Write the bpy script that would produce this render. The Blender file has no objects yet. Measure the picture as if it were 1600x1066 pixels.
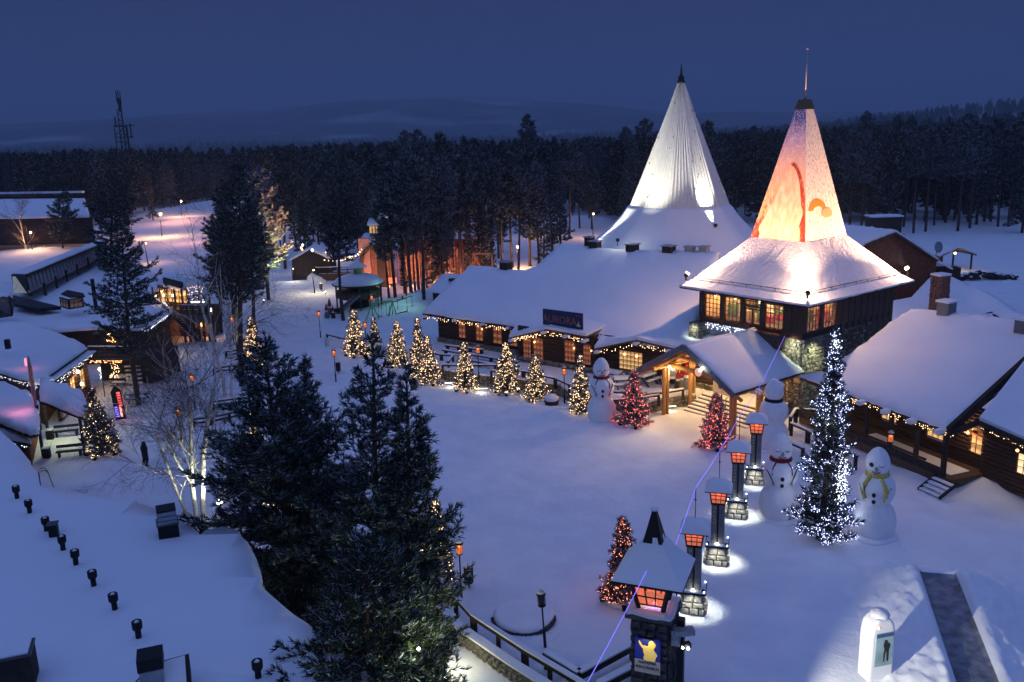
import bpy, bmesh, math, random
import numpy as np
from mathutils import Vector, Matrix
rnd = random.Random(7); nr = np.random.RandomState(11)
R = math.radians; PI = math.pi
sc = bpy.context.scene; COL = sc.collection
# ------------------------------------------------------------------ camera
F = 1380.0; PITCH = R(13.4); ROLL = R(1.6); H = 22.0     # focal length in px of a 1600 px wide frame; eye height in m
cam = bpy.data.cameras.new('camera'); cam.sensor_width = 36; cam.lens = F/1600*36
cam.clip_start = 0.5; cam.clip_end = 30000
co = bpy.data.objects.new('camera', cam); COL.objects.link(co); sc.camera = co
fw = Vector((0, math.cos(PITCH), -math.sin(PITCH))); rt = Vector((1, 0, 0)); up = Vector((0, math.sin(PITCH), math.cos(PITCH)))
cx = rt*math.cos(ROLL) - up*math.sin(ROLL); cy = rt*math.sin(ROLL) + up*math.cos(ROLL); cz = -fw
m = Matrix((cx, cy, cz)).transposed().to_4x4(); m.translation = (0, 0, H); co.matrix_world = m
# ------------------------------------------------------------------ dusk sky
w = bpy.data.worlds.new("World"); sc.world = w; w.use_nodes = True
nt = w.node_tree; nt.nodes.clear()
N = nt.nodes.new; LK = nt.links.new
out = N('ShaderNodeOutputWorld'); add = N('ShaderNodeAddShader'); LK(add.outputs[0], out.inputs[0])
b1 = N('ShaderNodeBackground'); b2 = N('ShaderNodeBackground'); LK(b1.outputs[0], add.inputs[0]); LK(b2.outputs[0], add.inputs[1])
sk = N('ShaderNodeTexSky'); sk.sky_type = 'NISHITA'; sk.sun_disc = False; sk.sun_elevation = R(-2.0); sk.sun_rotation = R(200); sk.ozone_density = 3
LK(sk.outputs[0], b1.inputs[0]); b1.inputs[1].default_value = 0.10
tc = N('ShaderNodeTexCoord'); sx = N('ShaderNodeSeparateXYZ'); LK(tc.outputs['Generated'], sx.inputs[0])
rp = N('ShaderNodeValToRGB'); LK(sx.outputs[2], rp.inputs[0])
el = rp.color_ramp.elements; el[0].position = 0.0; el[0].color = (0.026, 0.044, 0.130, 1)
el[1].position = 1.0; el[1].color = (0.145, 0.235, 0.60, 1)
for p, c in ((0.05, (0.029, 0.049, 0.145, 1)), (0.15, (0.019, 0.032, 0.104, 1)), (0.25, (0.022, 0.040, 0.135, 1)), (0.5, (0.095, 0.150, 0.41, 1))):
    e = el.new(p); e.color = c
LK(rp.outputs[0], b2.inputs[0]); b2.inputs[1].default_value = 1.0
# the last glow of the day: one very weak, very wide light from behind the camera
sun = bpy.data.lights.new('dusk_sun', 'SUN'); sun.energy = 0.13; sun.angle = R(70); sun.color = (0.50, 0.64, 1.0)
so = bpy.data.objects.new('dusk_sun', sun); COL.objects.link(so); so.rotation_euler = (R(48), 0, R(-20))
sc.view_settings.view_transform = 'Standard'; sc.view_settings.look = 'None'; sc.view_settings.exposure = 0; sc.view_settings.gamma = 1
sc.view_settings.use_curve_mapping = False
cy_ = sc.cycles; cy_.use_denoising = True; cy_.max_bounces = 5; cy_.diffuse_bounces = 3; cy_.glossy_bounces = 2
cy_.transmission_bounces = 4; cy_.transparent_max_bounces = 8; cy_.volume_bounces = 0; cy_.use_light_tree = True
cy_.sample_clamp_indirect = 3.0; cy_.use_adaptive_sampling = True; cy_.adaptive_threshold = .03; cy_.light_sampling_threshold = .02; cy_.caustics_reflective = False; cy_.caustics_refractive = False
# ------------------------------------------------------------------ where a point of the view lies in the place
def ray(u, v):
    dx = u-800; dy = 533-v
    X = dx*math.cos(ROLL)+dy*math.sin(ROLL); Y = -dx*math.sin(ROLL)+dy*math.cos(ROLL)
    return Vector((X, F*math.cos(PITCH)+Y*math.sin(PITCH), -F*math.sin(PITCH)+Y*math.cos(PITCH)))
def at(u, v, z=0.0):
    d = ray(u, v); t = (z-H)/d.z; return Vector((d.x*t, d.y*t, z))
def deep(u, v, y):
    d = ray(u, v); t = y/d.y; return Vector((d.x*t, y, H+d.z*t))
def onpl(u, v, p, n):
    d = ray(u, v); t = (Vector(p)-Vector((0, 0, H))).dot(n)/d.dot(n); return Vector((0, 0, H))+d*t
# ------------------------------------------------------------------ materials
def mat(name, col=(.5, .5, .5), rough=.8, metal=0, var=0.0, scale=6.0, bump=0.0, bscale=30.0, em=None, es=0.0, detail=4, stretch=None, spec=.3, col2=None, lo=.35, hi=.65):
    m = bpy.data.materials.new(name); m.use_nodes = True; n = m.node_tree; b = n.nodes['Principled BSDF']
    b.inputs['Base Color'].default_value = (*col, 1); b.inputs['Roughness'].default_value = rough; b.inputs['Metallic'].default_value = metal
    b.inputs['Specular IOR Level'].default_value = spec
    if var or bump or col2:
        t = n.nodes.new('ShaderNodeTexCoord'); src = t.outputs['Object']
        if stretch:
            mp = n.nodes.new('ShaderNodeMapping'); mp.inputs['Scale'].default_value = stretch; n.links.new(src, mp.inputs[0]); src = mp.outputs[0]
    if var or col2:
        no = n.nodes.new('ShaderNodeTexNoise'); no.inputs['Scale'].default_value = scale; no.inputs['Detail'].default_value = detail; n.links.new(src, no.inputs['Vector'])
        cr = n.nodes.new('ShaderNodeValToRGB'); n.links.new(no.outputs['Fac'], cr.inputs[0])
        c2 = col2 or tuple(min(1, c*(1+var)) for c in col); c1 = col if col2 else tuple(c*(1-var) for c in col)
        cr.color_ramp.elements[0].position = lo; cr.color_ramp.elements[1].position = hi
        cr.color_ramp.elements[0].color = (*c1, 1); cr.color_ramp.elements[1].color = (*c2, 1)
        n.links.new(cr.outputs[0], b.inputs['Base Color'])
        if em and es and em == 'base':
            n.links.new(cr.outputs[0], b.inputs['Emission Color']); b.inputs['Emission Strength'].default_value = es
    if bump:
        n2 = n.nodes.new('ShaderNodeTexNoise'); n2.inputs['Scale'].default_value = bscale; n2.inputs['Detail'].default_value = 5; n.links.new(src, n2.inputs['Vector'])
        bp = n.nodes.new('ShaderNodeBump'); bp.inputs['Strength'].default_value = bump; bp.inputs['Distance'].default_value = .08
        n.links.new(n2.outputs['Fac'], bp.inputs['Height']); n.links.new(bp.outputs[0], b.inputs['Normal'])
    if em and em != 'base':
        b.inputs['Emission Color'].default_value = (*em, 1); b.inputs['Emission Strength'].default_value = es
    return m
def glow(name, col, s, sample=False):
    m = mat(name, (0.3, .3, .3), em=col, es=s)
    if not sample: m.cycles.emission_sampling = 'NONE'
    return m
SNOW = mat('snow', (.84, .86, .90), .75, var=.035, scale=.6, bump=.35, bscale=2.2, spec=.2)
SNOWR = mat('roof_snow', (.84, .86, .90), .75, var=.02, scale=.35, bump=.22, bscale=1.1, spec=.2)
SNOWF = mat('flood_snow', (.84, .85, .88), .75, var=.03, scale=.8, bump=.8, bscale=2.0, stretch=(3, 3, .5))
SNOWP = mat('packed_snow', (.84, .86, .89), .8, var=.03, scale=3, bump=.3, bscale=6)
LOG = mat('dark_log', (.055, .030, .018), .8, var=.4, scale=3, bump=.4, bscale=12, stretch=(.4, 6, 6))
WOODD = mat('dark_wood', (.035, .026, .022), .85, var=.35, scale=4, bump=.3)
WOODB = mat('board_wood', (.10, .065, .042), .8, var=.35, scale=3, bump=.3, stretch=(8, 8, .5))
WOODR = mat('red_brown_wood', (.17, .065, .035), .7, var=.3, scale=3, bump=.2)
TIMBER = mat('golden_timber', (.50, .27, .10), .6, var=.22, scale=3, bump=.25, bscale=14, stretch=(5, 5, .6))
STONEL = mat('lit_stone', (.42, .40, .36), .9, var=.35, scale=2.5, bump=.9, bscale=9)  # stone colour lightened for the column feet to add to the lamp light
STONE = mat('stone', (.25, .23, .19), .9, var=.35, scale=2.5, bump=.9, bscale=9)
STONED = mat('dark_stone', (.085, .08, .085), .9, var=.4, scale=2.5, bump=.9, bscale=9)
MORTAR = mat('mortar', (.10, .095, .09), .95, var=.2, bump=.5)
BLACK = mat('black_metal', (.012, .012, .014), .55, metal=.2)
GREY = mat('grey_metal', (.10, .105, .115), .5, metal=.6, var=.15)
GREYW = mat('grey_paint', (.17, .18, .19), .7, var=.12, bump=.2)
GALV = mat('galvanised_sheet', (.30, .33, .37), .55, metal=.3, var=.12)
BARK = mat('pine_bark', (.075, .052, .042), .95, var=.5, scale=5, bump=1, bscale=10, stretch=(3, 3, .7))
BIRCH = mat('birch_bark', (.62, .60, .55), .8, col2=(.12, .10, .09), lo=.55, hi=.68, scale=5, stretch=(1, 1, 4), bump=.4)
TWIG = mat('twig', (.075, .055, .048), .9, var=.3)
NEEDLE = mat('pine_needles', (.028, .042, .020), .8, var=.45, scale=1.2, spec=.15)
NEEDLEF = mat('frosted_needles', (.27, .31, .37), .8, var=.3, scale=2, spec=.15)
NEEDLEX = mat('spruce_needles', (.05, .058, .03), .8, var=.4, scale=3)
COAL = mat('coal', (.02, .02, .02), .7, bump=.3)
REDC = mat('red_cloth', (.17, .02, .03), .9, var=.3, scale=12)
YELC = mat('yellow_cloth', (.60, .50, .13), .9, var=.3, scale=12)
GREEN = mat('green_paint', (.18, .42, .16), .5, var=.1)
REDP = mat('red_paint', (.45, .035, .03), .5, var=.15)
CREAM = mat('cream_paint', (.75, .68, .52), .6, var=.08)
BLUEP = mat('blue_panel', (.015, .022, .10), .5, var=.3, scale=2)
BULB_W = glow('warm_bulb', (1, .62, .31), 7.5); BULB_A = glow('amber_bulb', (1, .42, .13), 7)
BULB_R = glow('red_bulb', (1, .17, .13), 5.0); BULB_C = glow('cool_bulb', (.50, .56, 1), 6.5)
BULB_P = glow('soft_pink_bulb', (1, .26, .15), 6); BULB_I = glow('icicle_bulb', (.80, .87, 1), 4.5)
FLAME = glow('lamp_flame', (1, .46, .14), 5.5); WHITEL = glow('flood_lens', (1, .97, .85), 22); ORL = glow('orange_flood_lens', (1, .72, .42), 16)
ROPE = glow('blue_rope_light', (.17, .13, 1), 1.5)
def gmat(name, col, a, em=None, es=0):
    m = bpy.data.materials.new(name); m.use_nodes = True; n = m.node_tree; n.nodes.clear()
    o = n.nodes.new('ShaderNodeOutputMaterial'); mx = n.nodes.new('ShaderNodeMixShader'); tr = n.nodes.new('ShaderNodeBsdfTransparent'); pb = n.nodes.new('ShaderNodeBsdfPrincipled')
    tr.inputs[0].default_value = (*col, 1); pb.inputs['Base Color'].default_value = (*col, 1); pb.inputs['Roughness'].default_value = .12
    if em: pb.inputs['Emission Color'].default_value = (*em, 1); pb.inputs['Emission Strength'].default_value = es
    mx.inputs[0].default_value = a; n.links.new(tr.outputs[0], mx.inputs[1]); n.links.new(pb.outputs[0], mx.inputs[2]); n.links.new(mx.outputs[0], o.inputs[0])
    m.cycles.emission_sampling = 'NONE'; return m
GLASS = gmat('window_glass', (.85, .85, .85), .12)
DGLASS = mat('dark_glass', (.02, .025, .035), .15, spec=.6)
AMBERG = gmat('amber_glass', (.9, .42, .18), .45, (1, .34, .10), .6)
LANTG = gmat('lantern_glass', (1, .34, .18), .6, (1, .25, .12), .80)
def litwin(name, c1, c2, s, scale=1.3):
    m = mat(name, c1, .3, col2=c2, scale=scale, em='base', es=s, lo=.38, hi=.62, detail=3); m.cycles.emission_sampling = 'NONE'; return m
WIN_W = litwin('lit_window_warm', (.20, .085, .03), (.9, .55, .22), .9)
WIN_X = litwin('lit_window_faint', (.02, .015, .015), (.20, .13, .09), .35)
WIN_D = litwin('lit_window_dim', (.04, .012, .008), (.50, .17, .07), .55)
WIN_B = litwin('lit_window_bright', (.75, .50, .20), (1, .86, .50), 1.2)
# ------------------------------------------------------------------ builders
def tag(o, label=None, cat=None, group=None, kind=None):
    if label: o['label'] = label
    if cat: o['category'] = cat
    if group: o['group'] = group
    if kind: o['kind'] = kind
    return o
def thing(name, label, cat, loc=(0, 0, 0), rz=0, group=None):
    o = bpy.data.objects.new(name, None); COL.objects.link(o); o.location = loc; o.rotation_euler = (0, 0, rz); o.empty_display_size = .2
    return tag(o, label, cat, group)
def link(name, me, parent=None, loc=(0, 0, 0), rz=0, scale=None):
    o = bpy.data.objects.new(name, me); COL.objects.link(o); o.location = loc
    if rz: o.rotation_euler = (0, 0, rz)
    if scale: o.scale = scale
    o.parent = parent; return o
def copy_tree(o, parent=None):
    c = o.copy(); COL.objects.link(c); c.parent = parent
    for ch in KIDS.get(o.name, ()) or o.children: copy_tree(ch, c)
    return c
KIDS = {}
def place(src, loc, rz, label, s=1.0, group=None):
    c = copy_tree(src); c.location = loc; c.rotation_euler = (0, 0, rz); c.scale = (s, s, s); c['label'] = label
    if group: c['group'] = group
    return c
def npmesh(name, V, T, mats, mi=None, smooth=False):
    """V (n,3), T (m,k) faces of one size"""
    me = bpy.data.meshes.new(name); n, k = len(T), T.shape[1]
    me.vertices.add(len(V)); me.vertices.foreach_set('co', np.asarray(V, np.float32).ravel())
    me.loops.add(n*k); me.loops.foreach_set('vertex_index', np.asarray(T, np.int32).ravel())
    me.polygons.add(n); me.polygons.foreach_set('loop_start', np.arange(0, n*k, k, dtype=np.int32)); me.polygons.foreach_set('loop_total', np.full(n, k, np.int32))
    if mi is not None: me.polygons.foreach_set('material_index', np.asarray(mi, np.int32))
    if smooth: me.polygons.foreach_set('use_smooth', np.ones(n, bool))
    for mm in (mats if isinstance(mats, (list, tuple)) else [mats]): me.materials.append(mm)
    me.update(calc_edges=True); me.validate(); return me
class MB:
    def __init__(s): s.v = []; s.f = []; s.sm = []
    def add(s, vs, fs, sm=False):
        b = len(s.v); s.v += [tuple(v) for v in vs]; s.f += [tuple(i+b for i in f) for f in fs]; s.sm += [sm]*len(fs); return s
    def box(s, c, d, rz=0, ax=None, tilt=0):
        c = Vector(c); M = Matrix.Rotation(rz, 3, 'Z')
        if tilt: M = M @ Matrix.Rotation(tilt, 3, 'Y')
        vs = [c + M @ Vector((x*d[0]/2, y*d[1]/2, z*d[2]/2)) for z in (-1, 1) for y in (-1, 1) for x in (-1, 1)]
        return s.add(vs, [(0, 2, 3, 1), (4, 5, 7, 6), (0, 1, 5, 4), (2, 6, 7, 3), (0, 4, 6, 2), (1, 3, 7, 5)])
    def beam(s, a, b, wd, ht, roll=0):
        a = Vector(a); b = Vector(b); x = (b-a).normalized(); z = Vector((0, 0, 1))
        if abs(x.z) > .99: z = Vector((0, 1, 0))
        y = z.cross(x).normalized(); z = x.cross(y)
        vs = [p + y*(wd/2*i) + z*(ht/2*j) for p in (a, b) for j in (-1, 1) for i in (-1, 1)]
        return s.add(vs, [(0, 1, 3, 2), (4, 6, 7, 5), (0, 4, 5, 1), (2, 3, 7, 6), (0, 2, 6, 4), (1, 5, 7, 3)])
    def tube(s, pts, rs, n=8, cap=True, sm=True):
        pts = [Vector(p) for p in pts]
        if not hasattr(rs, '__len__'): rs = [rs]*len(pts)
        vs = []
        for i, p in enumerate(pts):
            d = (pts[min(i+1, len(pts)-1)]-pts[max(i-1, 0)]).normalized(); a = Vector((0, 0, 1)) if abs(d.z) < .9 else Vector((1, 0, 0))
            x = a.cross(d).normalized(); y = d.cross(x)
            vs += [p + (x*math.cos(2*PI*k/n)+y*math.sin(2*PI*k/n))*rs[i] for k in range(n)]
        fs = [(i*n+k, i*n+(k+1) % n, (i+1)*n+(k+1) % n, (i+1)*n+k) for i in range(len(pts)-1) for k in range(n)]
        s.add(vs, fs, sm)
        if cap:
            b = len(s.v)-len(vs); s.f += [tuple(b+k for k in reversed(range(n))), tuple(b+(len(pts)-1)*n+k for k in range(n))]; s.sm += [False, False]
        return s
    def lathe(s, prof, n=24, c=(0, 0, 0), sm=True, wob=0, ph=0, sq=(1, 1)):
        c = Vector(c); vs = []
        for r, z in prof:
            for k in range(n):
                a = 2*PI*k/n+ph; q = r*(1+wob*math.sin(3*a+z)+wob*.6*math.cos(5*a-2*z)); vs.append(c+Vector((q*math.cos(a)*sq[0], q*math.sin(a)*sq[1], z)))
        m_ = len(prof)
        fs = [(i*n+k, i*n+(k+1) % n, (i+1)*n+(k+1) % n, (i+1)*n+k) for i in range(m_-1) for k in range(n)]
        fs += [tuple(reversed(range(n))), tuple((m_-1)*n+k for k in range(n))]
        return s.add(vs, fs, sm)
    def slab(s, poly, t, lip=0.0, inset=.15):
        """polygon (world points, any slope) with thickness t hanging below; lip rounds its upper edge"""
        P = [Vector(p) for p in poly]
        n = len(P); ar = sum(P[i].x*P[(i+1) % n].y-P[(i+1) % n].x*P[i].y for i in range(n))
        if ar < 0: P.reverse()
        dn = Vector((0, 0, t)); fs = []; vs = list(P)
        if lip:
            bm = bmesh.new(); f_ = bm.faces.new([bm.verts.new(p) for p in P]); bm.normal_update()
            xs = [p.x for p in P]; ys = [p.y for p in P]; ex = max(max(xs)-min(xs), max(ys)-min(ys)); step = max(.55, ex/30); amp = min(.10, ex*.012)
            bmesh.ops.inset_region(bm, faces=[f_], thickness=inset, use_even_offset=True)
            for ax_, lo_, hi_ in ((0, min(xs), max(xs)), (1, min(ys), max(ys))):
                k_ = lo_+step*.5
                while k_ < hi_:
                    co_ = Vector((k_, 0, 0)) if ax_ == 0 else Vector((0, k_, 0)); no_ = Vector((1, 0, 0)) if ax_ == 0 else Vector((0, 1, 0))
                    bmesh.ops.bisect_plane(bm, geom=bm.verts[:]+bm.edges[:]+bm.faces[:], plane_co=co_, plane_no=no_); k_ += step
            bnd = {v for e in bm.edges if len(e.link_faces) < 2 for v in e.verts}; sd = rnd.uniform(0, 99)
            for v in bm.verts:
                x_, y_ = v.co.x, v.co.y; w_ = .6*math.sin(x_*.55+sd)*math.cos(y_*.47+sd*2)+.4*math.sin(x_*1.3+y_*.9+sd)
                if v in bnd: v.co += Vector((rnd.uniform(-.05, .05), rnd.uniform(-.05, .05), -lip+amp*w_*.5+rnd.uniform(-.03, .02)))
                else: v.co.z += amp*w_
            be = [e for e in bm.edges if len(e.link_faces) < 2]; top_n = len(bm.faces)
            ext = bmesh.ops.extrude_edge_only(bm, edges=be); dv = [g for g in ext['geom'] if isinstance(g, bmesh.types.BMVert)]
            for v in dv: v.co.z -= t-lip
            bm.normal_update(); bm.verts.index_update(); vs = [v.co.copy() for v in bm.verts]; fs = [tuple(v.index for v in f.verts) for f in bm.faces]; bm.free()
            return s.add(vs, fs, True)
        else:
            vs = P + [p-dn for p in P]
            fs += [tuple(range(n)), tuple(n+i for i in reversed(range(n)))] + [(i, n+i, n+(i+1) % n, (i+1) % n) for i in range(n)]
        return s.add(vs, fs)
    def ball(s, c, r, n=8, m_=6, sq=1):
        prof = [(max(.001, r*math.sin(PI*i/m_)), -r*sq*math.cos(PI*i/m_)) for i in range(m_+1)]
        return s.lathe(prof, n, c)
    def mesh(s, name, mt):
        me = bpy.data.meshes.new(name); me.from_pydata(s.v, [], s.f)
        me.polygons.foreach_set('use_smooth', s.sm); me.materials.append(mt); me.update(); return me
    def build(s, name, mt, parent=None, loc=(0, 0, 0), rz=0):
        return link(name, s.mesh(name, mt), parent, loc, rz)
def octas(P, r, name, mt, parent, kind='stuff'):
    """many tiny bulbs in one mesh"""
    P = np.asarray(P, float); n = len(P); o = np.array([[1, 0, 0], [-1, 0, 0], [0, 1, 0], [0, -1, 0], [0, 0, 1.2], [0, 0, -1.2]])*r
    rr = nr.uniform(.75, 1.25, n)[:, None, None]
    V = (P[:, None, :]+o[None]*rr).reshape(-1, 3)
    T = np.array([[0, 2, 4], [2, 1, 4], [1, 3, 4], [3, 0, 4], [2, 0, 5], [1, 2, 5], [3, 1, 5], [0, 3, 5]])
    T = (T[None]+(np.arange(n)*6)[:, None, None]).reshape(-1, 3)
    o = link(name, npmesh(name, V, T, mt), parent)
    if kind: o['kind'] = kind
    return o
def lamp(kind, loc, power, col, parent=None, size=.08, tgt=None, ang=60, blend=.4, name=None):
    l = bpy.data.lights.new(name or 'lamp_light', kind); l.energy = power; l.color = col; l.shadow_soft_size = size
    o = bpy.data.objects.new(name or 'lamp_light', l); COL.objects.link(o); o.location = loc
    if kind == 'SPOT':
        l.spot_size = R(ang); l.spot_blend = blend; o.rotation_euler = (Vector(tgt)-Vector(loc)).to_track_quat('-Z', 'Y').to_euler()
    o.parent = parent; return o
WARM = (1, .72, .40); ORG = (1, .55, .25); COOL = (.92, .96, 1)
# shared small meshes
_m = MB()
for i in range(1): _m.tube([(-.5, 0, 0), (.5, 0, 0)], .5, 8)
LOGM = _m.mesh('log', LOG); TLOGM = _m.mesh('timber_log', TIMBER); DLOGM = _m.mesh('dark_rail', WOODD)
def log(a, b, r, parent, me=None, name='log', fl=1.0):
    a = Vector(a); b = Vector(b); d = b-a; o = link(name, me or LOGM, parent, (a+b)/2)
    o.rotation_euler = d.to_track_quat('X', 'Z').to_euler(); o.scale = (d.length, 2*r, 2*r*fl); return o
def stone_mesh(seed, mt, name='stone'):
    q = random.Random(seed); j = lambda a: q.uniform(-a, a)
    a = [(-.5, -.5), (0+j(.1), -.52), (.5, -.5), (.5, .5), (0+j(.12), .52), (-.5, .5)]
    vs = [(x*(.93+j(.1)), 0, z*(.93+j(.1))) for x, z in a]; vs += [(x*(.70+j(.12)), -1+j(.25), z*(.66+j(.12))) for x, z in a]
    vs.append((j(.12), -1.15, j(.12))); n = 6
    fs = [(i, (i+1) % n, n+(i+1) % n, n+i) for i in range(n)] + [(n+i, n+(i+1) % n, 12) for i in range(n)] + [tuple(reversed(range(n)))]
    return MB().add(vs, fs).mesh(name, mt)
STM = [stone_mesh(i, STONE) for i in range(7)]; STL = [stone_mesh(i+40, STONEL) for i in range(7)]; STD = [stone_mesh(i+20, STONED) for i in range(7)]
def stone_face(p0, p1, z0, z1, size, parent, meshes=None, thick=.05, taper=0.0, joined=None, q=rnd, name='stone'):
    """irregular stones laid in courses over the wall face from p0 to p1 (outward = right of p0->p1)"""
    p0 = Vector((p0[0], p0[1], 0)); p1 = Vector((p1[0], p1[1], 0)); d = (p1-p0); L = d.length; d.normalize(); nrm = Vector((d.y, -d.x, 0)); rz = math.atan2(d.y, d.x)
    z = z0
    while z < z1-.02:
        h = min(size*q.uniform(.6, 1.1), z1-z); h = z1-z if z1-z-h < size*.3 else h
        k = 1-taper*((z+h/2-z0)/(z1-z0)); off = (1-k); x = -L/2*k
        while x < L/2*k-.02:
            wd = size*q.uniform(.7, 1.6); wd = L/2*k-x if L/2*k-x-wd < size*.45 else wd
            c = p0+d*(L/2+x+wd/2)-nrm*(off*L/2)+Vector((0, 0, z+h/2))
            s = (wd-.015, thick*q.uniform(.7, 1.5), h-.012)
            if joined is None:
                o = link(name, q.choice(meshes or STM), parent, c, rz, s)
                if q.random() < .5: o.rotation_euler = (0, 0, rz)
            else:
                mm = q.choice(STM); M = Matrix.Rotation(rz, 3, 'Z')
                joined.add([c + M @ Vector((v.co.x*s[0], v.co.y*s[1], v.co.z*s[2])) for v in mm.vertices], [tuple(p.vertices) for p in mm.polygons])
            x += wd
        z += h
def icicle_lights(a, b, n, drop, name, mt, parent, r=.03):
    a = Vector(a); b = Vector(b); P = []; k = 0
    for i in range(n):
        t = i/(n-1); dd = drop*(.35+.65*abs(math.sin(i*2.4)))
        c = a.lerp(b, t); m_ = 1+int(dd/.16)
        for j in range(m_): rnd.random() < .62 and P.append((c.x+rnd.uniform(-.03, .03), c.y+rnd.uniform(-.03, .03), c.z-j*.13-rnd.uniform(0, .05)))
    return octas(P, r, name, mt, parent)
def window(parent, c, rz, wd, ht, cols, rows, glass, frame=None, fw_=.07, th=.12, label=None):
    """framed window facing local -y; each pane its own piece"""
    f = MB(); f.box((0, 0, ht/2), (wd+fw_*2, th, fw_)); f.box((0, 0, -ht/2), (wd+fw_*2, th*1.2, fw_))
    for s in (-1, 1): f.box((s*(wd/2+fw_/2), 0, 0), (fw_, th, ht-fw_))
    for i in range(1, cols): f.box((-wd/2+wd*i/cols, 0, 0), (.045, th*.6, ht-fw_))
    for i in range(1, rows): f.box((0, .003, -ht/2+ht*i/rows), (wd, th*.5, .04))
    o = f.build('window', frame or WOODR, parent, c, rz)
    pm = MB().box((0, 0, 0), (wd/cols, .02, ht/rows)).mesh('pane', glass)
    for i in range(cols):
        for j in range(rows): link('pane', pm, o, (-wd/2+wd*(i+.5)/cols, 0, -ht/2+ht*(j+.5)/rows))
    if label: o['label'] = label
    return o
# ------------------------------------------------------------------ ground, hills, air
def vnoise(x, y, seed=0):
    xi = np.floor(x).astype(int); yi = np.floor(y).astype(int); fx = x-xi; fy = y-yi; fx = fx*fx*(3-2*fx); fy = fy*fy*(3-2*fy)
    def hsh(a, b): 
        q = (a*374761393+b*668265263+seed*1442695) & 0x7fffffff; q = ((q ^ (q >> 13))*1274126177) & 0x7fffffff; return (q ^ (q >> 16))/0x7fffffff
    return (hsh(xi, yi)*(1-fx)+hsh(xi+1, yi)*fx)*(1-fy)+(hsh(xi, yi+1)*(1-fx)+hsh(xi+1, yi+1)*fx)*fy
AZU = [-3000, -900, -400, 0, 150, 300, 450, 560, 640, 700, 760, 830, 900, 1000, 1100, 1200, 1300, 1450, 1600, 1900, 2600, 5000]
AZV = [18, 18, 24, 24, 27, 36, 40, 47, 51, 51, 46, 40, 34, 26, 19, 15, 13, 12, 14, 20, 24, 18]
def fell(x, y):
    u = 800+F*np.where(y > 1, x/np.maximum(y, 1), np.sign(x)*9); r = np.hypot(x, y)
    hh = np.interp(u, AZU, AZV)/1380*6000+22; k = np.clip((r-3300)/2700, 0, 1); k = k*k*(3-2*k); k2 = np.clip((r-6100)/1500, 0, 1)
    return hh*k*(1-k2*.5)*(.9+.2*vnoise(x/500, y/500, 3)*k)
def near_hill(x, y):
    return 44*np.exp(-(((x-1050)/420)**2+((y-1500)/420)**2)) + 6*np.exp(-(((x-420)/200)**2+((y-560)/200)**2))
PADS = []
def gh(x, y):
    """height of the ground"""
    x = np.asarray(x, float); y = np.asarray(y, float); r = np.hypot(x, y)
    n = (vnoise(x/3.1, y/3.1)-.5)*.13+(vnoise(x/1.05, y/1.05, 5)-.5)*.05+(vnoise(x/11, y/11, 2)-.5)*.10
    tr = 0
    for (ax, ay, bx, by, wd) in TRACKS:
        dx, dy = bx-ax, by-ay; L = math.hypot(dx, dy); s_ = ((x-ax)*dx+(y-ay)*dy)/L; d_ = (-(x-ax)*dy+(y-ay)*dx)/L+1.2*np.sin(s_/6.0+ax)
        tr = tr-.07*np.exp(-((np.abs(d_)-wd)/.22)**2)*((s_ > 0) & (s_ < L))*(.6+.8*vnoise(s_*1.3, d_*3, 6))
    n = n*np.clip((r-18)/10, 0, 1)+tr
    big = (vnoise(x/60, y/60, 8)-.5)*3.0*np.clip((r-200)/300, 0, 1)
    drift = 0
    for (px, py, rad, hh) in MOUNDS: drift = drift+hh*np.exp(-(((x-px)**2+(y-py)**2)/rad**2))
    k = np.clip((r-330)/800, 0, 1); k = k*k*(3-2*k); west = 1-np.clip((x/np.maximum(y, 1)-.12)/.28, 0, 1); k2 = 1-np.clip((r-1300)/1500, 0, 1); k2 = k2*k2*(3-2*k2)
    return n+big+drift+fell(x, y)+near_hill(x, y)-24*k*west*k2*(y > 0)
def gz(x, y): return float(gh(x, y))
MOUNDS = []; TRACKS = [(-12, 120, -14, 70, .8), (-9, 60, 8, 44, .75), (9, 56, -8, 92, .0), (26, 50, 44, 38, .8), (30, 47, 8, 56, .8), (-30, 54, -14, 78, .0), (-22, 66, -28, 46, .1), (12, 40, 22, 58, .0), (-60, 160, -70, 260, .9)]
for (u, v, rad, hh) in ((425, 447, 2.6, .5), (463, 446, 3, .55), (360, 475, 3, .5), (648, 480, 3.5, 1.3), (675, 470, 4, 1.5), (640, 500, 2.4, .6), (330, 325, 8, 2.6), (300, 345, 6, 1.5), (262, 335, 7, 2.0), (905, 350, 10, 2),
                        (75, 395, 8, .9), (30, 400, 7, .9), (820, 640, 1.3, .35), (868, 648, 1.4, .5), (710, 640, 1.5, .3), (1010, 680, 1.2, .15), (250, 560, 3, .5), (310, 545, 3, .6), (180, 600, 2, .3), (1540, 760, 1.6, .5), (1590, 745, 2, .5), (1450, 745, 1.4, .25),
                        (150, 770, 2.5, .5), (300, 800, 3, .5), (800, 985, 1.5, .1)):
    p = at(u, v); MOUNDS.append((p.x, p.y, rad, hh))
gx = np.concatenate([-np.geomspace(9000, 62, 70), np.arange(-60, 62, .55), np.geomspace(62.5, 9000, 70)])
gy = np.concatenate([-np.geomspace(3000, 12, 14), np.arange(12, 112, .55), np.geomspace(112.5, 9000, 130)])
X, Y = np.meshgrid(gx, gy); Z = gh(X, Y); nx_, ny_ = len(gx), len(gy)
V = np.stack([X, Y, Z], -1).reshape(-1, 3); i0 = (np.arange(ny_-1)[:, None]*nx_+np.arange(nx_-1)[None]).ravel()
T = np.stack([i0, i0+1, i0+nx_+1, i0+nx_], -1)
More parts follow.
